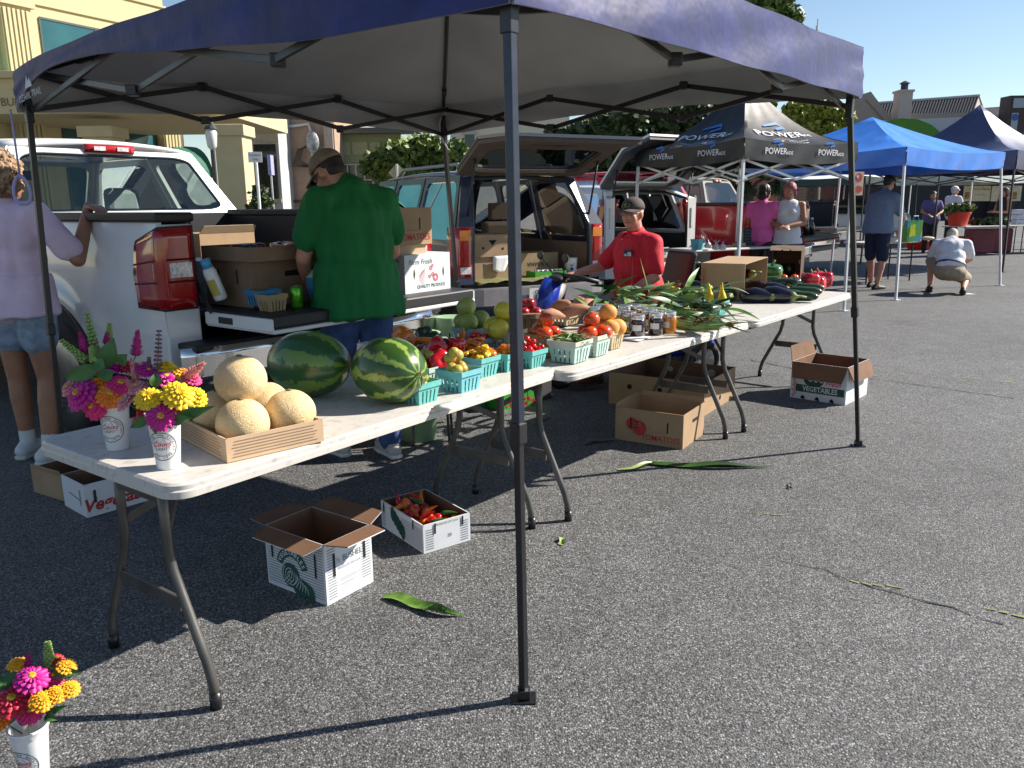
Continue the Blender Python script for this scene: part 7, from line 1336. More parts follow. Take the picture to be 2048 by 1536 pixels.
spike('tall purple basil flower spike standing above the right bouquet',315,745,318,662,D2+.02,basp,.012); spike('short purple basil spike left of the tall one',296,750,298,715,D2+.02,basp,.009); spike('pink feathery celosia plume at the right of the right bouquet',372,755,406,728,D2+.01,pl,.014,'p'); spike('pink celosia plume low beside the right cup stems',275,835,268,850,D2+.02,pl,.01,'p'); spike('pale pink celosia plume at the left of the right bouquet',275,790,255,762,D2,pl,.013,'p'); spike('thin pink celosia plume above the pale one',275,765,262,720,D2+.02,pl,.009,'p')
spike('green basil flower spike standing tallest over the left bouquet',190,700,174,628,D1+.03,bas,.014); spike('green basil flower spike leaning left over the left bouquet',170,720,124,682,D1,bas,.013); spike('green basil flower spike at the top centre right of the left bouquet',218,690,219,648,D1+.04,bas,.012); spike('magenta celosia plume at the left top of the left bouquet',172,705,160,668,D1+.02,plm,.012,'p'); spike('magenta celosia plume standing right in the left bouquet',272,712,275,663,D1+.04,plm,.014,'p'); spike('small magenta celosia tip beside the basil in the left bouquet',215,690,214,668,D1+.03,plm,.01,'p'); spike('wide magenta celosia plume behind the big leaf',195,710,180,685,D1+.03,plm,.016,'p'); spike('pale green basil tip in the middle of the left bouquet',190,722,183,695,D1-.01,bas,.014)
spike('green basil flower spike above the ground bouquet',100,1335,95,1285,D3+.02,bas,.014); spike('crimson celosia spike standing in the ground bouquet',56,1355,57,1312,D3,plm,.011,'p')
for l,a in (('big dark green leaf at the top right of the left bouquet',(205,735,228,676,D1-.0,.055)),('long dark green leaf reaching left from the left bouquet',(200,735,128,758,D1-.02,.045)),('dark green leaf in the middle of the left bouquet',(190,725,212,740,D1-.03,.04)),('green leaf pointing down in the left bouquet',(208,740,218,765,D1-.04,.04)),('dull green leaf right of the big one in the left bouquet',(235,725,255,708,D1,.04)),('green leaf right over the melons from the right cup',(350,838,430,812,D2-.01,.03)),('green leaf under the right yellow zinnia',(340,842,385,835,D2-.03,.03)),('green leaf hanging left of the right cup',(300,835,262,855,D2-.02,.026)),('pointed green leaf hanging down over the right cup rim',(310,838,311,868,D2-.04,.026)),('pale green curled leaf in the right bouquet centre',(312,775,310,745,D2-.02,.03)),('green leaf at the left of the right bouquet',(300,840,278,820,D2,.025)),('broad pale green leaf at the left edge of the ground bouquet',(30,1375,0,1352,D3-.01,.045)),('green leaf right in the ground bouquet',(100,1345,165,1344,D3+.0,.03)),('green leaf at the upper middle of the ground bouquet',(65,1345,88,1325,D3,.03)),('green leaf drooping right over the ground cup rim',(90,1432,118,1440,D3-.02,.022)),('green leaf low right of the ground bouquet',(95,1425,138,1410,D3,.018)),('green leaf over the ground cup rim',(60,1430,38,1445,D3-.01,.03))): leaf(l,*a[:5],w=a[5],mat=lfz)
# ================= things in the white truck bed (truck local coordinates)
TM=Matrix.Translation(tr.location)@Matrix.Rotation(tr.rotation_euler.z,4,'Z')
def TL(x,y,z=0): return TM@Vector((x,y,z))
def tbox(label,x0,y0,x1,y1,z,h,**kw): return carton(label,TL(x0,y0),TL(x1,y0),TL(x0,y1),h,bottomz=z,**kw)
def dec_slotA(t,a,b,h,fa,fb): m=MB(); shape(m,rr2(a*.35,h*.62,a*.62,h*.74,.01),fa); m.build('hand_hole',holem,t); m=MB(); slot(m,fb,b*.3,h*.5,h*.8,.012); slot(m,fb,b*.7,h*.5,h*.8,.012); m.build('slot',holem,t)
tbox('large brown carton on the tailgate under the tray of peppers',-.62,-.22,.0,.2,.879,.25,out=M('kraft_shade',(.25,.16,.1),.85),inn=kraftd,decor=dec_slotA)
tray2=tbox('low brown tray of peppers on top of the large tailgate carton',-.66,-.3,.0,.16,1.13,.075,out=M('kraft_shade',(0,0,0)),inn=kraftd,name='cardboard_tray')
for i in range(16): item('pepper',rb.choice(('longdk','longdk','longr','longo','longm')),TL(rb.uniform(-.58,-.08),rb.uniform(-.22,.08),1.19),(1.5,0,rb.uniform(0,6)),.95,'dark green or red pepper in the tray on the tailgate carton','pepper','peppers in the tailgate tray')
tb_=lambda label,x,y,z,mat,H=.085,W=.14: basket(label,TL(x,y,z),tr.rotation_euler.z,mat,W=W,D=W*.9,H=H,group='baskets on the truck tailgate')
tb_('teal basket standing in the pepper tray by the man in green',-.14,-.14,1.20,bblue); 
for i in range(5): tb_('nested blue basket in the stack on the tailgate, layer %s from the bottom'%('one','two','three','four','five')[i],-.26,-.38,.879+i*.022,tpale if i>2 else bblue,H=.1)
tb_('natural wooden basket on the tailgate right by the man in green',-.02,-.40,.879,M('basket_tan',(.40,.29,.15),.8),H=.08,W=.17); tb_('small brown wooden basket on the tailgate left of the green can',-.62,-.38,.879,M('basket_tan',(0,0,0)),H=.085,W=.12); tb_('blue pulp basket behind the small brown one on the tailgate',-.60,-.28,.90,bblue,H=.08)
t=T('drink_can','shiny green drink can on the tailgate','can',TL(-.49,-.42,.88)); m=MB(); m.lathe([(.001,.004),(.024,.0),(.033,.012),(.033,.105),(.026,.118),(.001,.115)],20); m.build('can_body',M('can_green',(.10,.38,.02),.22,metal=.5,var=.3,scale=40),t,smooth=True); m=MB(); m.lathe([(.026,.117),(.027,.12),(.025,.12)],20); m.tube([(-.006,0,.119),(.006,0,.12)],.004,6); m.build('can_rim',lidm,t)
t=T('white_bottle','white spray bottle with blue cap leaning beside the tail light','bottle',TL(-.72,-.08,.93),rot=(R(12),R(-14),0)); m=MB(); m.lathe([(.001,0),(.034,0),(.036,.01),(.035,.16),(.026,.18)],18); m.build('bottle_body',cupw,t,smooth=True); m=MB(); m.lathe([(.027,.18),(.027,.225),(.001,.228)],16); m.build('bottle_cap',M('cap_blue',(.08,.35,.6),.4),t,smooth=True); m=MB(); m.grid(8,2,lambda u,v:(.0365*math.cos(-2.4+1.4*u),.0365*math.sin(-2.4+1.4*u),.03+.09*v)); m.build('bottle_label',M('label_yellow',(.55,.45,.1),.6),t)
paper('folded printed paper lying on the tailgate by the baskets',TL(-.30,-.50,.88),.16,.10,.9,.882)
tbox('plain brown carton at the front of the truck bed',-.45,1.35,-.05,1.7,.872,.34,inn=kraftd); tbox('brown carton with notched flaps in the truck bed catching the sun',.0,1.2,.45,1.55,.872,.36,inn=kraft,flaps=(('A',.06,-60,kraftl),('C',.06,-50,kraftl))); tbox('small brown carton in the truck bed behind the tail light',-.72,.55,-.35,.9,.872,.16,inn=kraftd); tbox('flat white carton in the truck bed behind the pepper tray',-.6,.25,-.1,.6,.872,.24,out=wcard,inn=wcard,closed=True)
# Farm Fresh box and the tomatoes carton at the right end of the tailgate
def dec_ff(t,a,b,h,fa,fb):
    m=MB(); put(m,'Farm Fresh',h*.2,fa,at=(a*.33,h*.80),shear=.35); put(m,'QUALITY PRODUCE',h*.13,fa,at=(a*.56,h*.15),bold=.012,sx=.95); m.build('lettering',M('ink_teal',(.02,.11,.13),.7),t)
    m=MB(); c=(a*.46,h*.5)
    for i in range(7): ring2(m,(c[0]-i*.004,c[1]+.01-i*.006),.018+.0035*i,.020+.0035*i,fa,14,a0=R(100+i*8),a1=R(235+i*6))
    for x,y,r_ in ((.56,.62,.014),(.60,.45,.013),(.66,.36,.026),(.53,.40,.012),(.6,.68,.01)): ring2(m,(a*x,h*y),r_*.4,r_,fa,14)
    m.build('cornucopia_print',M('ink_rose',(.5,.12,.15),.7),t); m=MB(); 
    for x in (.2,.84): shape(m,[(a*x-.006,h*.5),(a*x,h*.34),(a*x+.006,h*.5),(a*x,h*.66)],lambda p,q:fa(p,q,.003))
    m.build('diamond_hole',M('hole_olive',(.06,.07,.02),.8),t); m=MB(); put(m,'9503',.03,fb,at=(b*.8,h*.85)); shape(m,rr2(b*.3,h*.4,b*.7,h*.55,.006),fb); m.build('side_print',M('ink_teal',(0,0,0)),t)
ffN=TL(.36,-.50); tbox('white Farm Fresh quality produce box with printed horn of plenty on the tailgate',.30,-.46,.72,-.12,.879,.235,out=wcard,inn=wcard,decor=dec_ff,closed=True)
tbox('small folded brown carton between the produce box and the tomatoes carton',.22,-.40,.56,-.15,1.115,.055,inn=kraftd,out=kraftl)
tbox('open brown tomatoes carton stacked above the white produce box',.10,-.42,.60,-.08,1.172,.225,inn=kraft,decor=lambda t,a,b,h,fa,fb:dec_tom(t,a,b,h,fa,fb,'A'),flaps=(('D',.08,-70),('B',.06,-60)))
# ================= things in the dark suv
su=[o for o in bpy.data.objects if o.name=='suv'][0]; SM=Matrix.Translation(su.location)@Matrix.Rotation(su.rotation_euler.z,4,'Z')
def SL(x,y,z=0): return SM@Vector((x,y,z))
def sbox(label,x0,y0,x1,y1,z,h,**kw): return carton(label,SL(x0,y0),SL(x1,y0),SL(x0,y1),h,bottomz=z,**kw)
def dec_h(t,a,b,h,fa,fb):
    m=MB(); shape(m,[(a*.4,h*.75),(a*.5,h*.5),(a*.62,h*.75)],fa); disc2(m,(a*.25,h*.4),.014,fa); disc2(m,(a*.78,h*.35),.014,fa); m.build('vent_hole',holem,t)
sbox('lower brown carton with hanging white paper in the suv',-.62,.15,-.18,.5,.602,.26,inn=kraftd); sbox('upper brown carton with triangular vent holes in the suv',-.64,.13,-.2,.5,.865,.23,inn=kraft,decor=dec_h)
m=MB(); m.grid(5,7,lambda u,v:SL(-.42+.22*u*(1-.35*v),.125-.004*math.sin(u*6)-.0,.87-.19*v*(1-.4*abs(u-.6))) ); m.build('paper_sheet',M('paper_white',(0,0,0)),smooth=True,solid=.001,label='crumpled white paper hanging between the two suv cartons',cat='paper')
def dec_tb(t,a,b,h,fa,fb): m=MB(); v,f=textgeo('TURBANA',.062,bold=.01); m.add([fa(a*.5-x,h*.55-y) for x,y in v],f); m.build('lettering',inkb,t)
sbox('brown banana carton with upside down black lettering in the suv',-.02,.3,.5,.62,.602,.27,inn=kraftd,decor=dec_tb,out=M('kraft_tan2',(.33,.24,.13),.85))
gb=sbox('green cardboard flat holding small jars in the suv',.05,.04,.45,.24,.61,.075,out=M('card_green',(0,0,0)),inn=kraft)
for i in range(6): jar('small jar with silver lid in the green flat in the suv',SL(.1+.06*i,.10,.62),(gd,gr,gr,ru,dk,gd)[i],1.05,'jars in the green flat')
t=T('plastic_tumbler','large white insulated cup with blue print inside the suv right of the jars','cup',SL(.56,.12,.605)); m=MB(); m.lathe([(.001,0),(.055,0),(.07,.2),(.073,.21),(.066,.21),(.05,.01)],20); m.build('cup_body',cupw,t,smooth=True); m=MB()
ff=lambda a,b:((.0735-.015*(1-b/.2))*math.cos(-1.5+a/.07),(.0735-.015*(1-b/.2))*math.sin(-1.5+a/.07),b)
disc2(m,(0,.09),.02,ff); disc2(m,(-.005,.13),.009,ff); stroke(m,[(-.02,.14),(0,.12),(.03,.15)],.006,ff); stroke(m,[(-.045,.03),(-.01,.05),(.045,.04)],.02,ff); m.build('blue_print',M('print_blue',(.01,.03,.3),.5),t)
m=MB(); m.grid(26,10,lambda u,v:SL(-.7+1.3*u,-.1+.35*v,.605+.02*abs(math.sin(u*19+v*4))+.02*math.sin(u*7)**2-.05*max(0,.25-v))); m.build('olive_cloth',M('cloth_olive',(.16,.16,.05),.9,var=.15,bump=.1),smooth=True,solid=.004,label='crumpled olive green cloth spread along the suv cargo edge',cat='cloth')
# ================= scooter
blu=M('scooter_blue',(.008,.03,.32),.2,coat=.7,var=.03); t=T('mobility_scooter','blue mobility scooter with black seat carrying the man in red','scooter',(pv.location.x,pv.location.y,0),R(205-90))
m=MB(); m.box(-.27,-.35,.14,.27,.55,.22); m.build('floor_deck',blackp,t,bevel=.03); m=MB(); m.box(-.26,-.62,.2,.26,-.1,.42); m.build('rear_body',blu,t,bevel=.08)
m=MB(); m.tube([(0,.92,.2),(0,.90,.45),(0,.85,.68),(0,.78,.84)],[.12,.11,.10,.08],14,flat=.6); m.build('front_column',blu,t,smooth=True); m=MB(); m.tube([(0,.84,.3),(0,.81,.6),(0,.72,.82)],[.10,.09,.07],12,flat=.4); m.build('column_inner',blackp,t,smooth=True)
m=MB(); m.ball((0,.75,.85),(.085,.07,.035),16,10); m.build('console',blackp,t,smooth=True); m=MB(); m.tube([(-.28,.55,.84),(-.2,.66,.87),(0,.72,.88),(.2,.66,.87),(.28,.55,.84)],.018,8); m.build('handlebar',blackp,t,smooth=True)
for s_ in (-1,1): m=MB(); m.tube([(s_*.08,.74,.88),(s_*.18,.78,1.0)],.005,5); m.ball((s_*.2,.79,1.02),(.05,.012,.035),10,8); m.build('mirror',blackp,t,smooth=True)
m=MB(); [m.add([(0.1405*math.cos(a)*.25+.02,.66+.0*a+.0+.085,.72+.035*math.sin(a))],[]) for a in ()] ; ring2(m,(0,.72),.018,.036,lambda a,b:(a,.93-(b-.72)*.3,b),16); m.build('badge_round',M('badge_gold',(.5,.42,.1),.5),t)
m=MB(); m.box(-.25,-.26,.50,.25,.2,.58); m.build('seat_cushion',blackp,t,bevel=.03); m=MB(); m.X=Matrix.Translation((0,-.30,.60))@Matrix.Rotation(R(14),4,'X'); m.box(-.18,-.04,0,.18,.02,.44); m.build('seat_back',blackp,t,bevel=.04); m=MB(); m.tube([(0,-.1,.2),(0,-.1,.52)],.04,10); m.build('seat_post',blackp,t)
for s_ in (-1,1): m=MB(); m.tube([(s_*.29,-.28,.72),(s_*.30,.0,.76),(s_*.29,.1,.72)],.025,8); m.build('armrest',blackp,t,smooth=True); wheel(t,s_*.27,-.42,.165,.10,s_,5)
wheel(t,0,.72,.15,.09,1,5)
# ================= stacked bushel tubs behind the first table
gtub=M('tub_green',(.24,.38,.22),.6,var=.06); gt2=M('tub_teal',(.02,.24,.15),.5)
def tub(label,P,r,h,mat): 
    t=T('plastic_tub',label,'tub',P); m=MB(); m.lathe([(r,0),(r*1.02,.02),(r*.84,h*.93),(r*.8,h),(r*.7,h+.002),(r*.45,h-.004),(.001,h-.004)],28); m.build('tub_body',mat,t,angle=40); m=MB()
    for i in range(12): a=2*math.pi*i/12; m.box(-.001,0,0,.001,0,0) if 0 else m.quad(*[( (r*.965+.003)*math.cos(a+d),(r*.965+.003)*math.sin(a+d),z) for d,z in ((-.03,h*.25),(.03,h*.25),(.03,h*.5),(-.03,h*.5))])
    m.build('slot',holem,t); return t
pb_=G(905,812); tq=G(945,822); tub('teal green plastic tub on the ground behind the front canopy leg',(tq.x-.02,tq.y+.15,0),.11,.2,gt2); tub('plastic tub at the bottom of the stack behind the first table',(pb_.x,pb_.y+.05,0),.135,.24,gtub); tub('plastic tub in the middle of the stack behind the first table',(pb_.x,pb_.y+.05,.24),.135,.2,gtub); tub('upturned pale green bushel tub on top of the stack behind the first table',(pb_.x,pb_.y+.05,.44),.135,.20,gtub)
wv=G(868,672,.64); t=T('wire_stool','dark stool with pale woven top beside the stacked green tubs','stool',(wv.x-.02,wv.y-.05,0)); m=MB(); m.box(-.10,-.1,.60,.10,.1,.63); m.build('stool_top',M('weave_pale',(.45,.43,.38),.8,var=0,scale=60,col2=(.1,.1,.09),thr=(.48,.52)),t,bevel=.02)
for sx in (-1,1):
    for sy in (-1,1): m=MB(); m.tube([(sx*.08,sy*.08,.6),(sx*.11,sy*.11,0)],.009,6); m.build('leg',blk,t)
gw=G(828,668,.66); t=T('green_bowl','pale green rimmed tub leaning behind the orange peppers','tub',(gw.x,gw.y+.05,.0)); m=MB(); m.lathe([(.001,.0),(.11,.0),(.13,.62),(.15,.655),(.155,.66),(.14,.65),(.1,.6),(.001,.59)],24); m.build('tub_body',gtub,t,smooth=True)
# ================= market canopies behind
def mcanopy(label,F,al,size,zb,zt,pk,mat,matv,legmat,slant=0,group='market canopies of other sellers',linm=None,vh=None,sag=.25,truss=True,rows=3):
    t=T('pop_up_canopy',label,'canopy',(F[0],F[1],0),R(al),group=group); c=(size/2,size/2); C4=[(0,0),(size,0),(size,size),(0,size)]
    def rp(i,u,v):
        a=C4[i];b=C4[(i+1)%4]; x=a[0]+(b[0]-a[0])*u; y=a[1]+(b[1]-a[1])*u; x+= (c[0]-x)*v; y+=(c[1]-y)*v; z=zt+(pk-zt)*(v**(1+sag))-.05*math.sin(math.pi*u)*(1-v)+.012*math.sin(u*19+i)*math.sin(v*7)*(1-v); return (x,y,z)
    m=MB()
    for i in range(4): m.grid(17,10,lambda u,v:rp(i,u,v))
    m.build('roof_fabric',mat,t,smooth=True); m=MB()
    for i in range(4):
        a=C4[i];b=C4[(i+1)%4]; nx,ny=(b[1]-a[1])/size,-(b[0]-a[0])/size
        def f(u,v): p=rp(i,u,0); w_=.012*math.sin(u*27+v*3+i)*v+.012*math.sin(v*16+i)*(abs(2*u-1)**4); return (p[0]+nx*(.01+w_),p[1]+ny*(.01+w_),p[2]-(zt-zb)*v)
        m.grid(33,6,f)
    m.build('valance',matv,t,smooth=True)
    for i,(x,y) in enumerate(C4):
        ix=.035 if x==0 else -.035; iy=.035 if y==0 else -.035; sx=-slant if x==0 else slant; sy=-slant if y==0 else slant; m=MB(); m.beam((x+sx,y+sy,0),(x+ix,y+iy,zt-.05),.032,.032); m.box(x+sx-.05,y+sy-.05,0,x+sx+.05,y+sy+.05,.01); m.build('leg',legmat,t,bevel=.002)
    if truss:
        for i in range(4):
            ce=Vector((*c,0)); a=Vector((*C4[i],0)); b=Vector((*C4[(i+1)%4],0)); mi=norm(ce-(a+b)/2)*.07; a+=mi; b+=mi
            for k in range(2):
                for s_ in (0,1):
                    p=a.lerp(b,k/2);q=a.lerp(b,(k+1)/2); p.z=zb+.0 if (s_+k)%2 else zb-.26; q.z=zb-.26 if (s_+k)%2 else zb; p.z,q.z=(zb+.02,zb-.22) if s_==0 else (zb-.22,zb+.02); m=MB(); m.beam(p,q,.014,.026); m.build('scissor_bar',legmat,t)
    return t,rp,C4
legw=M('leg_white',(.62,.64,.66),.35,metal=.2,var=.04); blkf=M('fabric_black',(.012,.012,.015),.5,var=.2,scale=5,bump=.4); bluf=M('fabric_blue',(.03,.20,.72),.35,var=.15,scale=4,bump=.6,spec=.7); navf=M('fabric_navy',(.04,.045,.12),.4,var=.2,scale=4,bump=.6,spec=.7)
S1=1.95; pw,rp,C4=mcanopy('black sports drink canopy with white and blue lettering behind the seated man',(2.65,9.4),30,S1,1.88,2.11,2.95,blkf,blkf,legw,sag=.95)
m=MB();mb_=MB();my=MB()
def vf0(side,s,b,o=.019):
    # s metres from left corner as seen from outside; b height relative to valance middle
    z=2.0+b
    return (s,-o,z) if side==0 else (-o,S1-s,z)
for side in (0,1):
    for sc in (.55,1.45):
        fx=lambda a,b,side=side,sc=sc: vf0(side,sc+a,b)
        put(m,'POWER',.10,fx,at=(-.05,-.03),bold=.008,sx=1.05); put(m,'ADE',.055,fx,at=(.18,-.045),bold=.008)
        stroke(mb_,[(-.1,.075),(.02,.09),(.06,.06),(-.02,.04),(-.0,.015),(.02,-.06)],[.02,.03,.03,.02,.012,.002],lambda a,b,side=side,sc=sc: vf0(side,sc+a,b,.018))
def rf(side,s,v,o=.008):
    i=0 if side==0 else 3; u=.5+ (s/S1)/(1-min(v,.95)) ; p=Vector(rp(i,u,v)); return p+Vector((0,-o,o*1.5)) if side==0 else p+Vector((-o,0,o*1.5))
for side in (0,1):
    fx=lambda a,b,side=side: rf(side,a,.34+b)
    put(m,'POWER',.24,lambda a,b:fx(a,b*.55),at=(-.06,.0),bold=.008); put(m,'ADE',.1,lambda a,b:fx(a,b*.55),at=(.38,-.03),bold=.008); put(m,'OFFICIAL SPORTS DRINK',.055,lambda a,b:fx(a,b*.55),at=(0,-.25)); stroke(mb_,[(-.2,.14),(.08,.19),(.14,.13),(-.02,.10),(.02,.03)],[.02,.04,.05,.03,.01],lambda a,b:fx(a,b))
    put(m,'NASCAR',.09,lambda a,b:fx(a,b*.55),at=(.06,-.38),shear=.3,bold=.01)
    for k,cc in ((0,my),): stroke(cc,[(-.28,-.23),(-.2,-.19)],.05,lambda a,b:fx(a,b))
m.build('lettering',M('letter_white',(.7,.7,.72),.6),pw); mb_.build('swoosh_print',M('swoosh_blue',(.02,.16,.55),.5),pw); my.build('stripe_print',M('stripe_yellow',(.7,.5,.05),.6),pw)
mcanopy('bright blue canopy on white slanted legs above the man in grey blue tee shirt',(5.55,11.62),35,2.9,1.88,2.13,2.72,bluf,bluf,legw,slant=.12,sag=.35,truss=False)
mcanopy('dark navy pointed canopy at the far right with sharp peak',(9.6,15.7),35,3.0,1.95,2.3,3.35,navf,navf,blk,sag=.7)
mcanopy('low white canopy over the far vegetable stall',(13.6,24.2),35,4.2,1.90,2.12,2.35,M('fabric_white',(.7,.72,.72),.6),M('fabric_palegreen',(.45,.50,.47),.7),legw,sag=0,truss=False)
mcanopy('dark green sided white topped canopy left of the low white one',(10.6,24.6),35,3.0,1.88,2.10,2.3,M('fabric_white',(0,0,0)),M('fabric_dkgreen',(.03,.06,.06),.7),blk,sag=0,truss=False)
# poster on the right leg of the black canopy
rl=G(1683,500); rl=Vector((4.34,10.38,0)); t=T('hanging_poster','small colourful food poster hanging on the right leg of the black canopy','poster',(rl.x+.03,rl.y-.06,0),R(20)); z0,z1=at(1688,391,rl.y).z,at(1688,344,rl.y).z; m=MB(); m.box(-.09,-.004,z0,.07,.0,z1); m.build('sheet',M('poster_base',(.6,.45,.35),.4),t); m=MB(); fp=lambda a,b:(a,-.006,b); zc=(z0+z1)/2; disc2(m,(-.01,zc+.07),.055,fp); disc2(m,(.0,zc-.07),.06,fp,ry=.045); m.build('food_print',M('poster_red',(.5,.06,.03),.5),t); m=MB(); scrib(m,-.06,.04,zc+.01,.02,lambda a,b:(a,-.008,b)); disc2(m,(-.03,zc+.085),.02,lambda a,b:(a,-.008,b)); m.build('poster_lettering',wcard,t)
# side table below the black canopy with garlic baskets
def smalltable(label,P,ang,L_,W_,h,legc,top,group=None,folding=False):
    t=T('folding_table',label,'table',(P[0],P[1],0),ang,group=group); m=MB(); m.box(0,0,h-.03,L_,W_,h); m.build('tabletop',top,t,bevel=.01)
    for x in (.06,L_-.06):
        for y in (.06,W_-.06): m=MB(); m.tube([(x,y,h-.03),(x,y,0)],.014,6); m.build('leg',legc,t)
        m=MB(); m.beam((x,.06,.08),(x,W_-.06,.08),.015,.015); m.build('foot_bar',legc,t)
    return t
q=G(1362,502,.78); smalltable('white side table with flowers and garlic baskets under the black canopy',(q.x,q.y),A0-.35,1.7,.6,.78,blk,tabm)
gar=M('garlic_white',(.62,.56,.55),.6,var=.15,scale=30); pur=M('tissue_purple',(.32,.12,.45),.7)
for i,(px,py,h_) in enumerate(((1393,500,.14),(1398,497,.07))): P=G(px,py,.785); basket(('blue basket of garlic bulbs at the front of the side table','second blue basket of garlic at the side table edge')[i],P,A0,M('basket_sky',(0,0,0)),W=.12,D=.12,H=h_,group='blue baskets on the side table')
for i,(px,py,z,r_) in enumerate(((1384,470,.02,.045),(1400,466,.02,.045),(1406,480,.0,.045),(1416,488,.0,.05),(1432,492,.0,.05),(1445,492,.0,.045),(1382,478,.0,.04))):
    P=G(px,py+8,.80+z); t=T('garlic_bulb','pale garlic bulb bundle with purple tissue on the side table','garlic',P,i,group='garlic bulbs on the side table'); m=MB(); m.lathe([(.001,0),(r_*.8,.005),(r_,.03),(r_*.7,.06),(r_*.2,.08),(.004,.11)],12,mod=lambda t_,z_,q_:1+.08*math.cos(6*t_)); m.build('bulb',gar,t,smooth=True); m=MB(); [m.beam((0,0,.07),(.05*math.cos(a),.05*math.sin(a),.13),.006,.002) for a in (0,1.2,2.4,3.6,4.8)]; m.build('ribbon',pur if i%2 else wcard,t)
P=G(1480,494,.78); t=T('flower_box','shallow basket of small garlic with purple tissue beside the chalkboard','basket',P,A0); m=MB(); m.box(0,0,0,.2,.12,.05); m.build('basket_shell',natw,t,bevel=.01); m=MB(); [m.ball((.03+.035*i,.06,.055),(.02,.03,.02),8,6) for i in range(5)]; m.build('purple_tissue',pur,t,smooth=True)
P=G(1488,491,.785); t=T('chalkboard','small chalkboard price sign with wooden easel on the side table','sign',P,R(8)); m=MB(); m.X=Matrix.Rotation(R(-10),4,'X'); m.box(0,0,0,.17,.012,.25); m.build('board',M('slate',(.03,.035,.05),.7),t); m=MB(); m.X=Matrix.Rotation(R(-10),4,'X'); m.box(-.025,.012,0,-.005,.05,.25); m.build('easel',natw,t); m=MB(); X_=Matrix.Rotation(R(-10),4,'X')
for i in range(5): scrib(m,.02,.12+.02*(i%2),.215-.042*i,.014,lambda a,b:X_@Vector((a,-.003,b)))
m.build('chalk_writing',M('chalk_white',(.45,.45,.45),.9),t)
P=G(1404,545,.35); t=T('canvas_bag','beige canvas bag hanging at the side table','bag',(P.x,P.y+.0,.38)); m=MB(); m.grid(16,6,lambda u,v:(.13*math.cos(2*math.pi*u)*(1-.25*(1-v)),.06*math.sin(2*math.pi*u),.4*v)); m.build('bag_body',M('canvas',(.33,.29,.25),.9,bump=.2),t,smooth=True); m=MB(); m.tube([(-.08,0,.38),(-.05,0,.46),(.05,0,.46),(.08,0,.38)],.008,5); m.build('strap',blk,t)
q=G(1362,570); t=T('white_cooler','white plastic cooler bin standing between the hatchback and the side table','cooler',(q.x-.05,q.y+.25,0),A0); m=MB(); m.box(-.2,-.2,.1,.22,.2,.74); m.build('cooler_body',M('plastic_white2',(.55,.56,.6),.4),t,bevel=.05); m=MB(); m.box(-.22,-.22,.745,.24,.22,.80); m.build('cooler_lid',M('plastic_white2',(0,0,0)),t,bevel=.03)
# small black legged table with bag
q=G(1740,486,.70); bt=smalltable('small white table with black legs holding the green shopping bag',(q.x,q.y),R(28),1.25,.55,.70,blk,tabm)
P=G(1818,483,.70); t=T('shopping_bag','green and blue reusable shopping bag standing on the small white table','bag',P,R(20)); m=MB(); m.add([(-.15,-.09,0),(.15,-.09,0),(.15,.09,0),(-.15,.09,0),(-.17,-.10,.36),(.17,-.10,.36),(.17,.1,.36),(-.17,.1,.36)],[(3,2,1,0),(0,1,5,4),(1,2,6,5),(2,3,7,6),(3,0,4,7)]); m.build('bag_body',M('bag_green',(.12,.36,.02),.4,var=0,scale=9,col2=(.02,.35,.5),thr=(.5,.58)),t,solid=.003); m=MB(); shape(m,[(-.12,.08),(.02,.1),(.0,.3),(-.1,.28)],lambda a,b:(a,-.102,b)); m.build('panel_print',M('bag_lime',(.5,.62,.02),.5),t); m=MB(); m.tube([(-.07,-.1,.35),(-.05,-.1,.43),(.05,-.1,.43),(.07,-.1,.35)],.007,5); m.build('handle',M('bag_blue',(.01,.3,.5),.5),t)
P=G(1775,484,.70); t=T('sack','white plastic sack slumped on the small table under the man hand','bag',P); m=MB(); m.ball((0,0,.05),(.17,.09,.06),14,8,lambda d:1+.15*noise.noise(Vector(d)*4)); m.add([(0,0,.09),(.05,.02,.22),(.1,0,.1),(.02,-.04,.12)],[(0,1,2),(0,3,1),(3,2,1)]); m.build('sack_body',M('sack_grey',(.45,.45,.47),.5,bump=.4),t,smooth=True)
P=G(1855,480,.70); t=T('paper_bundle','pale crumpled paper bundle at the right of the green bag','paper',P); m=MB(); m.ball((0,0,.03),(.12,.08,.035),12,8,lambda d:1+.2*noise.noise(Vector(d)*5)); m.build('bundle',M('bundle_tan',(.45,.38,.3),.8),t,smooth=True)
# red tubs and far stall
def rtub(label,P,r,h,mat,n=20): t=T('plastic_tub',label,'tub',P,group=None); m=MB(); m.lathe([(.001,0),(r*.75,0),(r,h),(r*1.05,h),(r*1.05,h-.02),(r*.95,h-.03),(r*.72,.02),(.001,.02)],n); m.build('tub_body',mat,t,angle=40); m=MB(); [m.tube([(s_*r*1.02,-.05,h-.01),(s_*r*1.2,0,h+.02),(s_*r*1.02,.05,h-.01)],.012,5) for s_ in (-1,1)]; m.build('handle',mat,t); return t
rdp=M('plastic_red',(.62,.04,.02),.4); P=G(1940,506); rtub('bright red round tub standing on the asphalt behind the crouching man',(P.x,P.y+.2,0),.33,.42,rdp); P=G(1850,500); rtub('wide low red basin on the ground behind the small table',(P.x,P.y+.3,0),.42,.22,rdp)
far=smalltable('long white far table with vegetables and red planter',(12.1-.9,20.9-.9),R(18),2.5,.75,.74,blk,tabm,group='white far tables at the vegetable stall'); f2=smalltable('second long white far table with baskets of red tomatoes',(13.7,20.9),R(12),2.6,.75,.74,blk,tabm,group='white far tables at the vegetable stall')
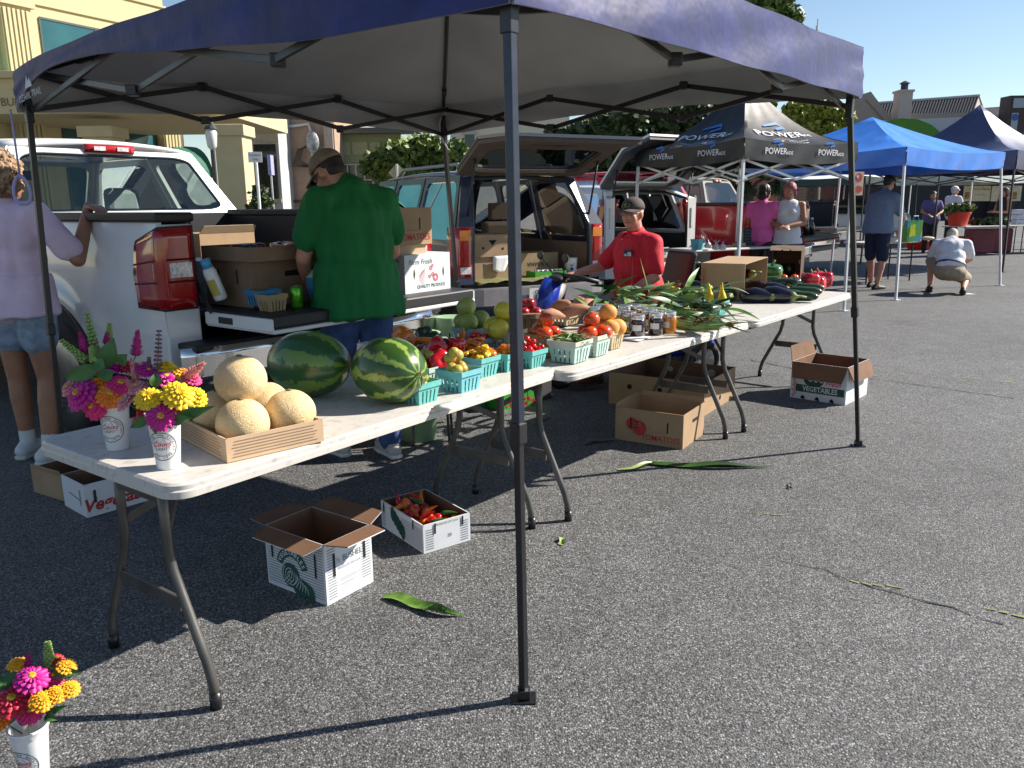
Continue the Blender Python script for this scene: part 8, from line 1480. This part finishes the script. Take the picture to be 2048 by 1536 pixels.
FM=Matrix.Translation((11.2,20.0,.74))@Matrix.Rotation(R(18),4,'Z'); F2M=Matrix.Translation((13.7,20.9,.74))@Matrix.Rotation(R(12),4,'Z')
pl_=rtub('orange red planter tub of leafy green plants on the far table',FM@Vector((.15,.4,0)),.27,.34,rdp); lc=leafcloud([(.0,0,.42,.28,.6),(.2,0,.4,.2),(-.2,0,.4,.2)],500,.12,4); lc.build('foliage',lf1,pl_,fix=False)
t=T('leafy_greens','heap of dark leafy greens lying on the far table','vegetables',FM@Vector((1.1,.3,0))); leafcloud([(-.35,0,.08,.2,.5),(0,0,.1,.22,.5),(.35,0,.09,.2,.5)],700,.1,5).build('leaves',lf2,t,fix=False)
t=T('box_stack','clear and white plastic containers stacked on the far table','container',FM@Vector((2.2,.3,0))); m=MB(); [m.box(-.25+.26*i,-.1,.13*j,-.02+.26*i,.15,.12+.13*j) for i in range(2) for j in range(3-i)]; m.build('containers',M('cont_white',(.5,.52,.62),.3,var=.2,scale=8),t,bevel=.01)
for i in range(5):
    P=F2M@Vector((.25+.42*i,.15,0)); b_=basket(('teal basket heaped with red tomatoes on the far table, %s from the left')%('first','second','third','fourth','fifth')[i],P,R(12),teal_,W=.3,D=.24,H=.13,group='tomato baskets on the far table')
    for k in range(7): item('tomato','tomato',P+Vector((-.1+.05*(k%5),-.03+.06*(k//5),.11+.03*(k%2))),(0,0,k),1.15,'small red tomato heaped in a far teal basket','tomato','tomatoes on the far table')
for x,w_,lb in ((1953,50,'cream banner reading Farm with a small yellow picture hanging at the far stall'),(2012,56,'cream banner with dark food picture behind the woman in black')):
    a=at(x-w_/2,372,25.5);b=at(x+w_/2,402,25.5); t=T('banner',lb,'banner',(a.x,25.5,0)); m=MB(); m.box(0,-.02,b.z,b.x-a.x,0,a.z); m.build('sheet',M('banner_cream',(.55,.48,.32),.7),t); m=MB(); W_=b.x-a.x; (scrib(m,W_*.2,W_*.62,a.z-.1,.07,lambda p,q:(p,-.03,q)),put(m,'Farm',.12,lambda p,q:(p,-.03,q),at=(W_*.82,a.z-.1))) if x<2000 else scrib(m,W_*.3,W_*.8,a.z-.06,.05,lambda p,q:(p,-.03,q)); scrib(m,W_*.45,W_*.9,a.z-.27,.04,lambda p,q:(p,-.03,q)); m.build('lettering',inkbr,t); m=MB(); shape(m,rr2(.05 if x<2000 else W_*.25,b.z+.06,.2 if x<2000 else W_*.85,b.z+.28,.03),lambda p,q:(p,-.03,q)); m.build('picture',M('pic_brown',(.3,.15,.04),.6,var=.6,scale=9),t)
t=T('cooler_box','maroon plastic coolers standing under the far table','cooler',FM@Vector((1.2,.9,-.74))); m=MB(); m.box(0,0,0,.6,.4,.62); m.build('cooler_body',M('maroon',(.22,.04,.06),.5),t,bevel=.03); m=MB(); m.box(-.02,-.02,.625,.62,.42,.70); m.build('cooler_lid',wcard,t,bevel=.02); dup(t,loc=FM@Vector((1.9,.95,-.74)),label='second maroon cooler right of the first one under the far table')
t=T('pickup_truck','parked white car at the far left behind the greens stall','car',(13.2,27,0),R(60)); m=MB(); m.box(-.9,0,.35,.9,4.3,.95); m.build('body_side',white,t,bevel=.15); m=MB(); m.box(-.75,.8,.96,.75,3.2,1.42); m.build('cabin',darkg,t,bevel=.2); t['category']='car'; t.name='parked_car'
for s_ in (-1,1):
    for y in (.8,3.5): wheel(t,s_*.8,y,.33,.2,s_)
# yellow box and blue cushion in the hatchback
hc=[o for o in bpy.data.objects if o.name=='hatchback_car'][0]; HM=Matrix.Translation(hc.location)@Matrix.Rotation(hc.rotation_euler.z,4,'Z')
t=T('blue_cushion','blue rounded cushion in the back of the white hatchback','cushion',HM@Vector((.2,.7,.61))); m=MB(); m.ball((0,0,.17),(.42,.25,.2),16,10); m.build('cover',M('cushion_blue',(.02,.05,.18),.8),t,smooth=True); t=T('yellow_box','flat yellow box at the sill of the white hatchback','box',HM@Vector((.15,.08,.605)),hc.rotation_euler.z); m=MB(); m.box(0,0,0,.45,.25,.09); m.build('carton_body',M('box_yellow',(.6,.42,.03),.6),t); m=MB(); shape(m,rr2(.1,.02,.35,.07,.01),lambda a,b:(a,-.002,b)); m.build('print',inkb,t)
for i,x in enumerate((.1,.35)):
    rp_=[o for o in bpy.data.objects if o.name=='pickup_truck.001'][0]; RM=Matrix.Translation(rp_.location)@Matrix.Rotation(rp_.rotation_euler.z,4,'Z'); t=T('dark_bottle',('left','right')[i]+' dark bottle with white cap in the red pickup bed','bottle',RM@Vector((x,-.3,.88)),group=None); m=MB(); m.lathe([(.001,0),(.045,0),(.045,.14),(.018,.2),(.018,.23)],14); m.build('bottle_body',M('bottle_dark',(.02,.015,.01),.1,coat=1),t,smooth=True); m=MB(); m.lathe([(.02,.23),(.02,.26),(.001,.262)],12); m.build('bottle_cap',wcard,t)
# rental van beyond
P=at(1148,345,48); t=T('moving_van','white and orange rental moving van seen over the suv','van',(P.x,48,0)); W_=1.75; zt_=CAMH+(404-342)*48/F_PX; m=MB(); m.box(0,0,.8,W_,6,zt_); m.build('cargo_box',M('van_white',(.72,.72,.72),.4),t,bevel=.05); m=MB(); m.box(.02,-.02,zt_-.95,W_-.02,-.003,zt_-.6); m.build('orange_stripe',M('van_orange',(.7,.1,.02),.5),t); m=MB(); put(m,'U-HAUL',.36,lambda a,b:(a,-.03,b),at=(W_*.66,zt_-.38),sx=.8); m.build('lettering',inkb,t); m=MB(); m.box(.05,-.03,zt_-.95,.5,-.02,zt_-.35); m.build('picture_panel',M('van_blue',(.25,.5,.55),.5),t)
for s_ in (0,1): m=MB(); m.X=Matrix.Translation((.15+s_*(W_-.3),1,.4))@Matrix.Rotation(R(90),4,'Y'); m.lathe([(.001,-.12),(.4,-.12),(.4,.12),(.001,.12)],20); m.build('tyre',rubber,t)
m=MB(); m.box(.1,4,.5,W_-.1,8,2.0); m.build('cab',M('van_white',(0,0,0)),t,bevel=.1)
# ================= labels: tell repeats apart by where they lie in the photograph
bpy.context.view_layer.update()
ORD=['leftmost','second from the left','third from the left','fourth from the left','fifth from the left','sixth from the left','seventh from the left','eighth from the left','ninth from the left','tenth from the left','eleventh from the left','twelfth from the left','thirteenth from the left','fourteenth from the left']
def pix(P): d=P-CO; z=d.dot(fw); return (1024+F_PX*d.dot(cr)/z,768-F_PX*d.dot(cu)/z)
by={}
for o in S.objects:
    if o.parent is None and o.get('label'): by.setdefault(o['label'],[]).append(o)
def cen_(o):
    if o.type=='MESH' and len(o.data.vertices): return o.matrix_world@(sum((v.co for v in o.data.vertices),Vector())/len(o.data.vertices))
    return o.location
for lb,os_ in by.items():
    n=len(os_)
    if n<2 or n>14: continue
    P=[(pix(cen_(o)),o) for o in os_]
    if n==4 and ('tomato' in lb or 'peach' in lb or 'melon' in lb):
        P.sort(key=lambda q:q[0][1]); P[0][1]['label']=lb+', topmost of the four'; rest=sorted(P[1:],key=lambda q:q[0][0])
        for (q,o),w_ in zip(rest,('lower left','lower middle','lower right')): o['label']=lb+', '+w_+' of the four'
    else:
        P.sort(key=lambda q:q[0][0])
        for i,(q,o) in enumerate(P): o['label']=' '.join((lb+', '+(ORD[i] if i<n-1 else 'rightmost')).split()[:16])
